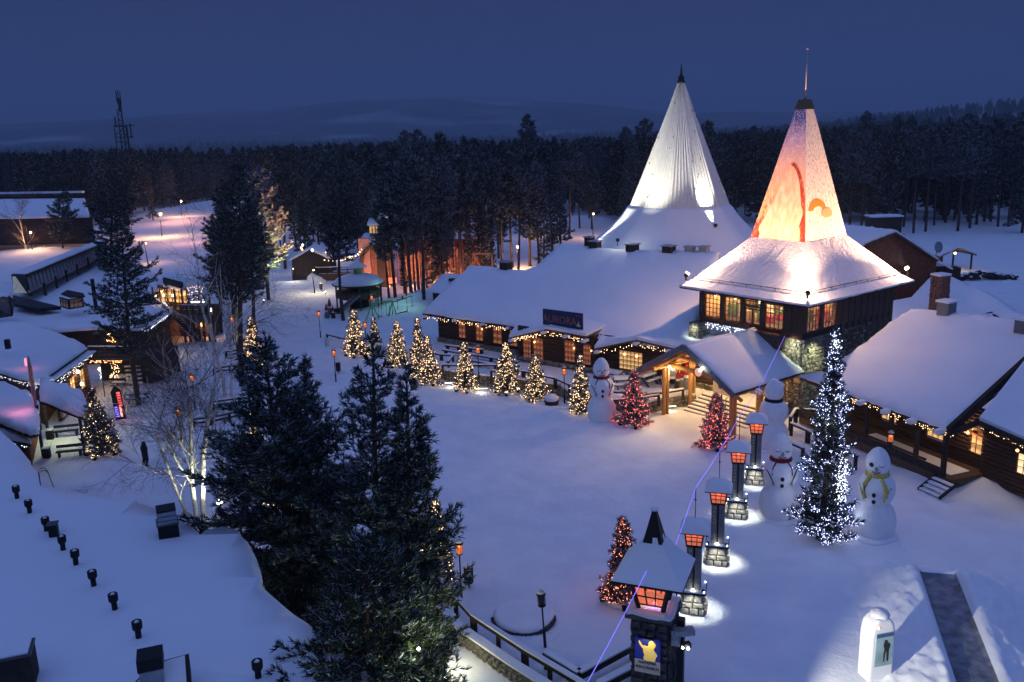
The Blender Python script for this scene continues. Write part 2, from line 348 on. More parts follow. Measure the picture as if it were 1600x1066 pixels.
GM = mat('ground_snow', (.84, .86, .90), .8, spec=.15); n = GM.node_tree; b = n.nodes['Principled BSDF']
g = n.nodes.new('ShaderNodeNewGeometry'); ln = n.nodes.new('ShaderNodeVectorMath'); ln.operation = 'LENGTH'; n.links.new(g.outputs['Position'], ln.inputs[0])
# far away the ground is covered by forest too distant to be told apart, broken by open snow
mr = n.nodes.new('ShaderNodeMapRange'); mr.inputs[1].default_value = 800; mr.inputs[2].default_value = 1500; n.links.new(ln.outputs['Value'], mr.inputs[0])
no = n.nodes.new('ShaderNodeTexNoise'); no.inputs['Scale'].default_value = .0022; no.inputs['Detail'].default_value = 7; n.links.new(g.outputs['Position'], no.inputs['Vector'])
cr = n.nodes.new('ShaderNodeValToRGB'); n.links.new(no.outputs['Fac'], cr.inputs[0]); e = cr.color_ramp.elements
e[0].position = .52; e[0].color = (.035, .042, .05, 1); e[1].position = .72; e[1].color = (.45, .48, .53, 1)
n3 = n.nodes.new('ShaderNodeTexNoise'); n3.inputs['Scale'].default_value = .5; n3.inputs['Detail'].default_value = 5; n.links.new(g.outputs['Position'], n3.inputs['Vector'])
c3 = n.nodes.new('ShaderNodeValToRGB'); n.links.new(n3.outputs['Fac'], c3.inputs[0]); c3.color_ramp.elements[0].color = (.80, .82, .87, 1); c3.color_ramp.elements[1].color = (.88, .90, .93, 1); c3.color_ramp.elements[0].position = .35; c3.color_ramp.elements[1].position = .65
mx = n.nodes.new('ShaderNodeMix'); mx.data_type = 'RGBA'; n.links.new(mr.outputs[0], mx.inputs[0]); n.links.new(c3.outputs[0], mx.inputs[6]); n.links.new(cr.outputs[0], mx.inputs[7]); n.links.new(mx.outputs[2], b.inputs['Base Color'])
hs = []
for s_, a_ in ((1.3, .6), (5.5, .25)):
    q = n.nodes.new('ShaderNodeTexNoise'); q.inputs['Scale'].default_value = s_; q.inputs['Detail'].default_value = 5; n.links.new(g.outputs['Position'], q.inputs['Vector'])
    k = n.nodes.new('ShaderNodeMath'); k.operation = 'MULTIPLY'; k.inputs[1].default_value = a_; n.links.new(q.outputs['Fac'], k.inputs[0]); hs.append(k)
ad = n.nodes.new('ShaderNodeMath'); n.links.new(hs[0].outputs[0], ad.inputs[0]); n.links.new(hs[1].outputs[0], ad.inputs[1])
bp = n.nodes.new('ShaderNodeBump'); bp.inputs['Strength'].default_value = .7; bp.inputs['Distance'].default_value = .14; n.links.new(ad.outputs[0], bp.inputs['Height']); n.links.new(bp.outputs[0], b.inputs['Normal'])
tag(link('snow_ground', npmesh('snow_ground', V, T, GM, smooth=True)), kind='structure')
hz = bpy.data.materials.new('haze'); hz.use_nodes = True; n = hz.node_tree; n.nodes.clear(); o_ = n.nodes.new('ShaderNodeOutputMaterial'); pv = n.nodes.new('ShaderNodeVolumePrincipled')
pv.inputs['Density'].default_value = HAZE = 3.1e-4; pv.inputs['Color'].default_value = (.62, .80, 1, 1); n.links.new(pv.outputs[0], o_.inputs['Volume'])
hb = MB().box((0, 3000, 190), (18600, 12600, 480)).build('haze', hz); tag(hb, kind='stuff')
# ------------------------------------------------------------------ trees
def tuft_mesh(name, P, D, L, W, k, spread, mats, frost=0.0, nbase=None):
    """needle blades: k narrow blades round each direction D at each point P"""
    P = np.asarray(P, float); D = np.asarray(D, float); n = len(P); D = D/np.maximum(np.linalg.norm(D, axis=1, keepdims=True), 1e-6)
    P = np.repeat(P, k, 0); D = np.repeat(D, k, 0); L = np.repeat(np.broadcast_to(L, n), k)*nr.uniform(.65, 1.2, n*k); W = np.repeat(np.broadcast_to(W, n), k)
    r = nr.normal(size=(n*k, 3)); r -= D*np.sum(r*D, 1, keepdims=True); r /= np.maximum(np.linalg.norm(r, axis=1, keepdims=True), 1e-6)
    sp = nr.uniform(.15, 1, n*k)[:, None]*spread; B = D+r*sp; B /= np.linalg.norm(B, axis=1, keepdims=True)
    S = np.cross(B, nr.normal(size=(n*k, 3))); S /= np.maximum(np.linalg.norm(S, axis=1, keepdims=True), 1e-6)
    base = P-B*(L*.12)[:, None]; V = np.stack([base-S*(W*.5)[:, None], base+S*(W*.5)[:, None], P+B*L[:, None]+S*(W*.18)[:, None], P+B*L[:, None]-S*(W*.18)[:, None]], 1).reshape(-1, 3)
    T = np.arange(n*k*4).reshape(-1, 4); mi = (nr.random_sample(n*k) < frost*(.35+1.3*(B[:, 2] > .0))).astype(int)
    return npmesh(name, V, T, mats, mi)
def tubes(segs, sides=4):
    """segs rows: x0 y0 z0 x1 y1 z1 r0 r1"""
    s = np.asarray(segs, float); n = len(s); a = s[:, :3]; b = s[:, 3:6]; d = b-a; d /= np.maximum(np.linalg.norm(d, axis=1, keepdims=True), 1e-6)
    h = np.where(np.abs(d[:, 2:3]) < .9, [[0, 0, 1.]], [[1., 0, 0]]); x = np.cross(h, d); x /= np.linalg.norm(x, axis=1, keepdims=True); y = np.cross(d, x)
    A = 2*PI*np.arange(sides)/sides; ring = x[:, None]*np.cos(A)[None, :, None]+y[:, None]*np.sin(A)[None, :, None]
    V = np.concatenate([a[:, None]+ring*s[:, 6, None, None], b[:, None]+ring*s[:, 7, None, None]], 1).reshape(-1, 3)
    k = np.arange(sides); q = np.stack([k, (k+1) % sides, sides+(k+1) % sides, sides+k], -1); T = (q[None]+(np.arange(n)*2*sides)[:, None, None]).reshape(-1, 4)
    return V, T
def conifer(seed, h, rad, base=.1, nb=90, kind='pine', tw=9, k=7, blade=.2, bw=.035, frost=.18, lean=0, shape=None, gaps=0.0, tips=1.0, bulk=1.0):
    """one conifer: (trunk mesh, crown mesh). Limbs leave the trunk, carry side twigs, and each twig carries needle tufts"""
    q = np.random.RandomState(seed); segs = []; P = []; D = []; TR = .012*h+.04
    def tp(z): t = z/h; return np.array([lean*t*t+.012*h*math.sin(4*t+seed), .010*h*math.sin(3.1*t+2*seed), z])
    zs = np.linspace(0, h, 13)
    for a, b in zip(zs[:-1], zs[1:]): segs.append([*tp(a), *tp(b), TR*(1-a/h)**.8+.015, TR*(1-b/h)**.8+.012])
    trunk = list(segs); limbs = []
    shape = shape or ((lambda t: (1-t)**.75*(.75+.25*math.sin(9*t+seed))) if kind == 'spruce' else (lambda t: min(1, .45+1.6*t)*(1-t**2.6)**.8))
    for i in range(nb):
        t = (i+q.uniform(0, 1))/nb; z = h*(base+(1-base)*t*.985); az = i*2.39996+q.uniform(-.5, .5)
        if gaps and vnoise(np.array([t*7+seed]), np.array([az*1.3]), seed)[0] < gaps: continue
        L = rad*shape(t)*q.uniform(.55, 1.18)+.05*h*(1-t)*.3
        if L < .12: L = .12
        o = tp(z); hd = np.array([math.cos(az), math.sin(az), 0]); n_ = max(3, int(4+L*2.2))
        up0 = (q.uniform(-.35, .0) if kind == 'spruce' else q.uniform(-.05, .35))+t*.55; pts = [o]; ddir = hd+np.array([0, 0, up0])
        for j in range(n_):
            f = (j+1)/n_; ddir = hd+np.array([0, 0, up0+(f**2)*(.55 if kind == 'spruce' else .5)*tips-(.25 if kind == 'spruce' else .1)*math.sin(PI*f)])+q.normal(size=3)*.10
            ddir /= np.linalg.norm(ddir); pts.append(pts[-1]+ddir*L/n_)
        r0 = .012+.012*L
        for j in range(n_): limbs.append([*pts[j], *pts[j+1], r0*(1-j/n_)+.006, r0*(1-(j+1)/n_)+.004])
        m_ = max(3, int(tw*L/rad*bulk+2))
        for s in range(m_):
            f = 1-(1-.12)*(s/m_)**.9 if L > .5 else q.uniform(.1, 1); ii = min(n_-1, int(f*n_)); a = pts[ii]+(pts[ii+1]-pts[ii])*(f*n_-ii if ii < n_ else 0)
            side = np.cross(hd, [0, 0, 1])*(1 if s % 2 else -1); l2 = L*.42*(1.15-f)*q.uniform(.6, 1.2)+.10; d2 = hd*q.uniform(.5, 1)+side*q.uniform(.35, 1.0)+np.array([0, 0, q.uniform(-.15, .5)])
            d2 /= np.linalg.norm(d2); e = a+d2*l2
            if l2 > .3: limbs.append([*a, *e, .008, .004])
            c = max(1, int(l2/(blade*.62)))
            for j in range(c+1):
                ff = (j+.4)/(c+.6); P.append(a+d2*l2*ff+q.normal(size=3)*blade*.12); D.append(d2+np.array([0, 0, .45])+q.normal(size=3)*.35)
        P.append(pts[-1]); D.append(ddir+np.array([0, 0, .3]))
    for s in range(5): P.append(tp(h*(1-.02*s))); D.append([0, 0, 1])
    V, T = tubes(trunk, 7); tm = npmesh('trunk', V, T, BARK, smooth=True)
    V, T = tubes(limbs, 3); lm = npmesh('limbs', V, T, BARK)
    cm = tuft_mesh('crown', P, D, blade, bw, k, .85, [NEEDLE, NEEDLEF], frost)
    return tm, lm, cm, np.array(P)
def plant(name, meshes, label, cat, loc, rz=0, s=1, group=None, tone=None):
    t = thing(name, label, cat, loc, rz, group); t.scale = (s,)*3
    tr = link('trunk', meshes[0], t); link('crown', meshes[2], t)
    if meshes[1]: link('limbs', meshes[1], tr)['kind'] = 'stuff'
    return t
# --- the big dark pines just below the camera
def px_tree(ub, vb, ut, vt):
    p = at(ub, vb); return p, deep(ut, vt, p.y).z
NEARP = dict(kind='pine', k=9, blade=.25, bw=.042)
big = [('pine_tree', 455, 950, 432, 523, 3.8, 'tallest dark pine, its wide crown on the left above the big snowy roof', 1),
       ('pine_tree', 505, 985, 497, 560, 2.5, 'slimmer dark pine tucked between the two biggest pines', 2),
       ('pine_tree', 612, 1090, 585, 517, 3.2, 'dense dark pine beside the snowy square, with long boughs reaching over it', 3),
       ('pine_tree', 655, 1085, 634, 566, 2.0, 'narrow pine top leaning out beside the densest dark pine', 4)]
for nm, ub, vb, ut, vt, rad, lab, sd in big:
    p, hh = px_tree(ub, vb, ut, vt); tp_ = deep(ut, vt, p.y)
    if sd == 1: tp_ = deep(ut, vt, 33.4); p = Vector((tp_.x-.35, 33.4, 0)); hh = tp_.z
    ms = conifer(sd, hh, rad, base=.07, nb=int(150 if rad > 3.5 else 100), tw=19, frost=.20, lean=(tp_.x-p.x)*.3, gaps=.17, shape=(lambda t: (.80+.45*t if t < .42 else 1-((t-.42)/.58)**1.25+.03)) if sd == 1 else (lambda t: (.78+.7*t if t < .30 else 1-((t-.30)/.70)**1.2+.03)), **NEARP)
    plant(nm, ms, lab, 'pine tree', (p.x, p.y, 0), 0, 1, 'big pines in front of the square')
p = deep(566, 838, 21.6); ms = conifer(9, p.z, 4.6, base=.05, nb=230, kind='spruce', tw=15, k=9, blade=.2, bw=.036, frost=.13, shape=lambda t: (1-t)**.62)
plant('spruce_tree', ms, 'bushy frosted spruce at the foot of the dark pines, right beside the roof edge', 'spruce tree', (p.x, 21.6, 0), 0)
p = deep(640, 905, 29.5); ms = conifer(10, p.z, 2.1, base=.03, nb=110, kind='spruce', tw=14, k=9, blade=.2, bw=.036, frost=.16, shape=lambda t: (1-t)**.6)
plant('spruce_tree', ms, 'low spruce lit yellow from beneath beside the walled path', 'spruce tree', (p.x, 29.5, 0), 1)
# --- variants shared by the rest of the wood
VAR = [conifer(30, 16, 2.8, base=.44, nb=66, tw=8, k=6, blade=.5, bw=.12, frost=.12+.10, gaps=.2),
       conifer(31, 17, 2.5, base=.50, nb=60, tw=8, k=6, blade=.5, bw=.12, frost=.12+.16, gaps=.2),
       conifer(32, 15, 3.0, base=.22, nb=80, tw=8, k=6, blade=.5, bw=.12, frost=.12+.10, gaps=.15),
       conifer(33, 14, 2.1, base=.10, nb=70, kind='spruce', tw=8, k=6, blade=.45, bw=.11, frost=.18),
       conifer(34, 16, 1.6, base=.12, nb=70, kind='spruce', tw=7, k=6, blade=.45, bw=.11, frost=.14),
       conifer(35, 17, 3.1, base=.46, nb=66, tw=8, k=6, blade=.5, bw=.12, frost=.12+.2, gaps=.2),
       conifer(36, 12, 1.7, base=.15, nb=56, kind='spruce', tw=8, k=6, blade=.42, bw=.10, frost=.22),
       conifer(37, 18, 2.4, base=.56, nb=54, tw=8, k=6, blade=.5, bw=.12, frost=.12+.12, gaps=.25)]
VH = [16, 17, 15, 14, 16, 17, 12, 18]
# --- pines at middle distance that stand on their own: (base px, top px, radius, label, crown start)
mid = [(217, 632, 186, 352, 3.5, .28, 'tall pine with bare lower trunk standing between the left shops and the birch', 41, 1),
       (182, 470, 178, 262, 4.2, .25, 'broad frosted pine behind the tall trunk near the long skylight', 42, .9),
       (383, 603, 372, 252, 3.2, .40, 'tall dark pine beside the lit pine, bare straight trunk down to the railing', 43, .9),
       (345, 520, 352, 320, 2.6, .30, 'dark pine next to the weeping birch above the playground path', 44, .9),
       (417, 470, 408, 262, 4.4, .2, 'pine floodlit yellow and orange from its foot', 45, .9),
       (372, 560, 392, 330, 2.6, .35, 'bushy pine in front of the floodlit one', 46, .9),
       (398, 530, 390, 312, 2.6, .32, 'slimmer pine right behind the bushy one, beside the warm-lit tree', 50, .9),
       (363, 492, 356, 285, 3.0, .30, 'tall pine behind the weeping birch, left of the floodlit pine', 51, .9),
       (536, 500, 532, 296, 3.4, .46, 'wide pine rising in front of the round playground pavilion', 47, .8),
       (100, 395, 103, 307, 3.4, .10, 'small spruce by the street lamps near the long dark shed', 48, .7),
       (448, 420, 446, 245, 3.2, .35, 'tall pine behind the lamplit bank of the lane', 49, .8)]
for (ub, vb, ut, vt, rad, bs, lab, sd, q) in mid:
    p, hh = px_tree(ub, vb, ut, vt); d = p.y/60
    ms = conifer(sd, hh, rad, base=bs, nb=int(80*q), tw=12, k=8, blade=.26*d**.6, bw=.05*d**.7, frost=.55 if sd == 45 else .14, gaps=.16, lean=deep(ut, vt, p.y).x-p.x)  # the lit pine's extra frost lightens its needles to look floodlit
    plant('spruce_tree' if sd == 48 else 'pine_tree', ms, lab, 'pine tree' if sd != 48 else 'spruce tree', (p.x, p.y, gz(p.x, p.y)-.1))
# --- trees one can tell apart at the edge of the wood: (u, v of foot, v of top, variant)
edge = [(618, 470, 262, 0), (632, 460, 300, 1), (645, 474, 250, 5), (655, 466, 300, 1), (663, 482, 262, 7), (688, 452, 262, 3), (695, 458, 250, 5), (708, 440, 290, 1), (722, 446, 245, 0), (735, 430, 214, 7), (748, 440, 275, 2),
        (607, 468, 350, 1), (598, 440, 300, 0), (771, 425, 250, 1), (785, 420, 262, 5), (800, 418, 240, 0), (812, 424, 262, 7), (826, 416, 235, 2), (842, 430, 255, 1), (862, 398, 245, 4), (850, 420, 300, 3), (875, 385, 262, 3), (890, 372, 226, 7),
        (905, 360, 240, 1), (920, 352, 236, 5), (780, 404, 250, 2), (668, 430, 250, 1), (640, 432, 236, 0), (580, 400, 262, 2), (560, 392, 250, 5), (520, 402, 270, 0), (500, 396, 256, 2), (478, 402, 262, 3), (462, 388, 262, 4),
        (330, 320, 252, 3), (318, 322, 262, 1), (306, 325, 248, 2), (296, 322, 266, 0), (284, 321, 262, 5), (268, 335, 262, 2), (240, 345, 275, 3), (232, 330, 255, 0), (345, 330, 250, 2), (425, 345, 262, 2), (440, 360, 268, 0), (755, 395, 240, 4), (700, 405, 236, 3), (610, 400, 240, 3)]
er = random.Random(5)
ORD = 'first second third fourth fifth sixth seventh eighth ninth tenth eleventh twelfth thirteenth fourteenth fifteenth sixteenth seventeenth eighteenth nineteenth twentieth'.split(); ORD = ORD+['twenty-'+o for o in ORD[:9]]+['thirtieth']+['thirty-'+o for o in ORD[:9]]+['fortieth']+['forty-'+o for o in ORD[:9]]+['fiftieth']
def edge_trees(lst, label, group):
    for i, (u, v, vt, k) in enumerate(sorted(lst)):
        p, hh = px_tree(u, v, u, vt); s = hh/VH[k]
        t = plant('spruce_tree' if k in (3, 4, 6) else 'pine_tree', VAR[k], label % (ORD[i], 'low-branched spruce' if k in (3, 4, 6) else 'bare-stemmed pine'), 'pine tree' if k not in (3, 4, 6) else 'spruce tree', (p.x, p.y, gz(p.x, p.y)-.1), er.uniform(0, 6), 1, group); t.scale = (max(.75, s*.9),)*2+(s,)
edge_trees(edge, '%s tree from the left along the near wood edge, a %s', 'trees along the near edge of the wood')
redge = [(1330+er.uniform(-3, 3)+i*16.5, 372-er.uniform(0, 22)-(i*.3), 205-(i*1.2)+er.uniform(-8, 16), er.choice([0, 1, 5, 7, 2, 3])) for i in range(18)]
redge += [(1345+i*21+er.uniform(-6, 6), 346+er.uniform(-7, 3), 196-i*.4+er.uniform(-6, 16), er.choice([0, 1, 5, 7, 4])) for i in range(14)]
edge_trees(redge, '%s tree from the left along the open snowfield, a %s', 'trees along the edge of the snowfield')
# --- the wood behind, tree by tree, then the rest of it as one mass
def clear(x, y):
    u = 800+F*x/max(y*math.cos(PITCH)+H*math.sin(PITCH), 1); 
    if -108 < x < -50 and 150 < y < 330 and abs((x+60)-(y-150)*-.27) < 17: return True    # the road
    if x < -45 and y < 235: return True
    if x > 48 and y < 196: return True
    return False
wr = random.Random(21); cnt = 0
while cnt < 205:
    y = wr.uniform(158, 330)**1.0; x = wr.uniform(-.60, .62)*y
    if clear(x, y): continue
    k = wr.choice([0, 0, 1, 2, 3, 3, 4, 5, 7, 6]); s = wr.choice([.6, .75, .85, .95, 1.0, 1.05, 1.15, 1.3, 1.4])*wr.uniform(.93, 1.07)*(.80 if x < -.12*y else 1)
    t = plant('spruce_tree' if k in (3, 4, 6) else 'pine_tree', VAR[k], 'dark snow-dusted conifer among many in the wood behind the village', 'forest tree', (x, y, gz(x, y)-.15), wr.uniform(0, 6), s, 'conifers of the wood behind the village'); cnt += 1
fc = bpy.data.collections.new('distant_tree_forms')
FV = [conifer(60+i, 16, 2.4, base=(.1, .3, .15)[i], nb=34, kind=('spruce', 'pine', 'spruce')[i], tw=6, k=4, blade=.9, bw=.32, frost=.14) for i in range(3)]
for i, f in enumerate(FV):
    V1 = np.array([v.co for v in f[2].vertices]); o = bpy.data.objects.new('form', f[2]); fc.objects.link(o)
pts = []; wr = np.random.RandomState(3)
while len(pts) < 21000:
    y = 300+2300*wr.uniform(0, 1)**1.25 if wr.uniform() < .8 else wr.uniform(190, 420); x = wr.uniform(-.72, .72)*y
    if clear(x, y) or vnoise(np.array([x/90.]), np.array([y/90.]), 12)[0] < .16: continue
    pts.append((x, y))
pts = np.array(pts); zz = gh(pts[:, 0], pts[:, 1])-.2; me = bpy.data.meshes.new('distant_forest'); me.vertices.add(len(pts)); me.vertices.foreach_set('co', np.column_stack([pts, zz]).astype(np.float32).ravel()); me.update()
df = tag(link('distant_forest', me), kind='stuff')
ng = bpy.data.node_groups.new('scatter', 'GeometryNodeTree'); ng.interface.new_socket('Geometry', in_out='INPUT', socket_type='NodeSocketGeometry'); ng.interface.new_socket('Geometry', in_out='OUTPUT', socket_type='NodeSocketGeometry')
gi = ng.nodes.new('NodeGroupInput'); go = ng.nodes.new('NodeGroupOutput'); ip = ng.nodes.new('GeometryNodeInstanceOnPoints'); ci = ng.nodes.new('GeometryNodeCollectionInfo'); ci.inputs[0].default_value = fc; ci.inputs['Separate Children'].default_value = True; ci.inputs['Reset Children'].default_value = True
ip.inputs['Pick Instance'].default_value = True
rv = ng.nodes.new('FunctionNodeRandomValue'); rv.data_type = 'FLOAT_VECTOR'; rv.inputs[0].default_value = (0, 0, 0); rv.inputs[1].default_value = (0, 0, 6.28)
rs = ng.nodes.new('FunctionNodeRandomValue'); rs.data_type = 'FLOAT'; rs.inputs[2].default_value = .5; rs.inputs[3].default_value = 1.2; rs.inputs['Seed'].default_value = 4
ng.links.new(gi.outputs[0], ip.inputs['Points']); ng.links.new(ci.outputs[0], ip.inputs['Instance']); ng.links.new(rv.outputs[0], ip.inputs['Rotation']); ng.links.new(rs.outputs[1], ip.inputs['Scale']); ng.links.new(ip.outputs[0], go.inputs[0])
df.modifiers.new('scatter', 'NODES').node_group = ng
# --- birches
def birch(seed, h, stems, depth=6, droop=0.0, spread=.5, twr=.006, lenf=.72, w0=None):
    q = np.random.RandomState(seed); big = []; fine = []
    def grow(p, d, L, r, k, az=0):
        n_ = 5 if k > 3 else 3
        for j in range(n_):
            d = d+q.normal(size=3)*(.07 if k > 3 else .14)+np.array([0, 0, (.05 if k > 2 else -.02)-droop*(.5 if k < 3 else 0)]); d /= np.linalg.norm(d)
            e = p+d*L/n_; r1 = r*(1-.5*(j+1)/n_/1.2); (big if r > .02 else fine).append([*p, *e, r*(1-.5*j/n_/1.2), r1]); p = e  # pale bark colour carried onto thin branches stands in for floodlight
            if k > 0 and (j > 0 or k < 5):
                for c in range(1 if k > 4 else 2):
                    s = q.normal(size=3); s -= d*s.dot(d); s /= np.linalg.norm(s); nd = d*.75+s*spread*q.uniform(.7, 1.4)+np.array([0, 0, .12-droop]); nd /= np.linalg.norm(nd)
                    grow(p, nd, L*lenf*q.uniform(.55, .95), max(twr, r1*.52), k-2 if c else k-1 if k < 5 else k-2)
    for (dx, dy, lx, ly, hh, r0) in stems:
        grow(np.array([dx, dy, -.3]), np.array([lx, ly, 1.0])/math.sqrt(1+lx*lx+ly*ly), hh, r0, depth)
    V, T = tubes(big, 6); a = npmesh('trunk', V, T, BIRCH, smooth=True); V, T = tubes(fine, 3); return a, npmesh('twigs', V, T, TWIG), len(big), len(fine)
p = at(312, 833); p.y -= .3
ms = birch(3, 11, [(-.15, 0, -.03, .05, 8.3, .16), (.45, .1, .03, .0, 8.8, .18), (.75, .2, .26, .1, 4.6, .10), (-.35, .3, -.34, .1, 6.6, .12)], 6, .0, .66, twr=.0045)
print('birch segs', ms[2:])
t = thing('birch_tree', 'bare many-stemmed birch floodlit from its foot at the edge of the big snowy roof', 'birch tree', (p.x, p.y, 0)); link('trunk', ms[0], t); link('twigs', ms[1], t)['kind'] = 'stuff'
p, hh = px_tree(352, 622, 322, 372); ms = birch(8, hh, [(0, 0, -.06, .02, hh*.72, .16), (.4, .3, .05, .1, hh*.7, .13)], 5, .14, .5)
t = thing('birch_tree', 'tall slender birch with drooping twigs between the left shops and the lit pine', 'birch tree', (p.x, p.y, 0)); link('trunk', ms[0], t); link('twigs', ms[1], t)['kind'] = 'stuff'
for i, (u, v, vt, lab) in enumerate(((200, 655, 590, 'bare sapling beside the tall pine trunk near the red sign'), (285, 640, 520, 'small bare birch behind the floodlit one, beside the railing'), (262, 600, 512, 'thin bare birch under the stairs of the left lodge'), (44, 400, 312, 'leafless birch near the street lamps by the dark shed'))):
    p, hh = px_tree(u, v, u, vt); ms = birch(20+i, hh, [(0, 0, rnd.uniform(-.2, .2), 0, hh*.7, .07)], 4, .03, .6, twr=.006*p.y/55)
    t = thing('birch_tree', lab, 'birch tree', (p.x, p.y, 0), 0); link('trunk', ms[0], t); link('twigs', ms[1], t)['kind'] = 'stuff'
# ------------------------------------------------------------------ main tower building with the painted pyramid roof
TC = Vector((23.6, 71.9, 0)); TRZ = R(37.7); Bx = Vector((math.cos(TRZ), math.sin(TRZ), 0)); Ay = Vector((-math.sin(TRZ), math.cos(TRZ), 0))
def TL(b, a, z=0): return TC+Bx*b+Ay*a+Vector((0, 0, z))
tw_ = thing('tower_building', 'stone and timber tower with lit windows under a tall floodlit painted pyramid roof', 'building', TC, TRZ)
def rings(rs, name, mt, parent, sub=1, rough=0.0):
    """four-sided roof shell; rs = [(half x, half y, z)]"""
    V = []; Fc = []; K = 14*sub; seg = 4*K
    for (hx, hy, z) in rs:
        c = [(-hx, -hy), (hx, -hy), (hx, hy), (-hx, hy)]
        for s in range(4):
            for k in range(K):
                t = k/K; x = c[s][0]*(1-t)+c[(s+1) % 4][0]*t; y = c[s][1]*(1-t)+c[(s+1) % 4][1]*t
                o = rough*(rnd.random()-.5) if 0 < k else 0
                V.append((x, y, z+o))
    for i in range(len(rs)-1):
        for k in range(seg): Fc.append((i*seg+k, i*seg+(k+1) % seg, (i+1)*seg+(k+1) % seg, (i+1)*seg+k))
    Fc.append(tuple((len(rs)-1)*seg+k for k in range(seg))); Fc.append(tuple(reversed(range(seg))))
    return MB().add(V, Fc).build(name, mt, parent)
prof = [(6.15, 7.4, 9.02), (6.17, 7.42, 9.16), (5.42, 6.67, 9.62), (5.30, 6.55, 9.74)]
for i in range(9):
    t = i/8; prof.append((5.25+(2.62-5.25)*t, 6.5+(2.92-6.5)*t, 9.78+(12.95-9.78)*(t*.93+.07*t*t)+.05*math.sin(PI*t)))
prof = [(hy, hx, z) for hx, hy, z in prof]   # local x runs along B (long side)
skirt = rings(prof, 'roof_skirt', SNOWF, tw_, 2, .05)
MB().box((0, 0, 8.96), (14.75, 12.25, .12)).build('eave_board', WOODD, tw_)
g = MB()
for (a, b) in (((-7.3, -6.05), (7.3, -6.05)), ((-7.3, 6.05), (-7.3, -6.05))): pass
cor = [(-6.6, -5.35), (6.6, -5.35), (6.6, 5.35), (-6.6, 5.35)]
for i in range(4):
    a = Vector((*cor[i], 9.86)); b = Vector((*cor[(i+1) % 4], 9.86)); g.tube([a, b], .03, 6)
    for k in range(9): c = a.lerp(b, k/8); g.tube([c, c-Vector((0, 0, .2))], .02, 5)
g.build('snow_guard_rail', BLACK, tw_)
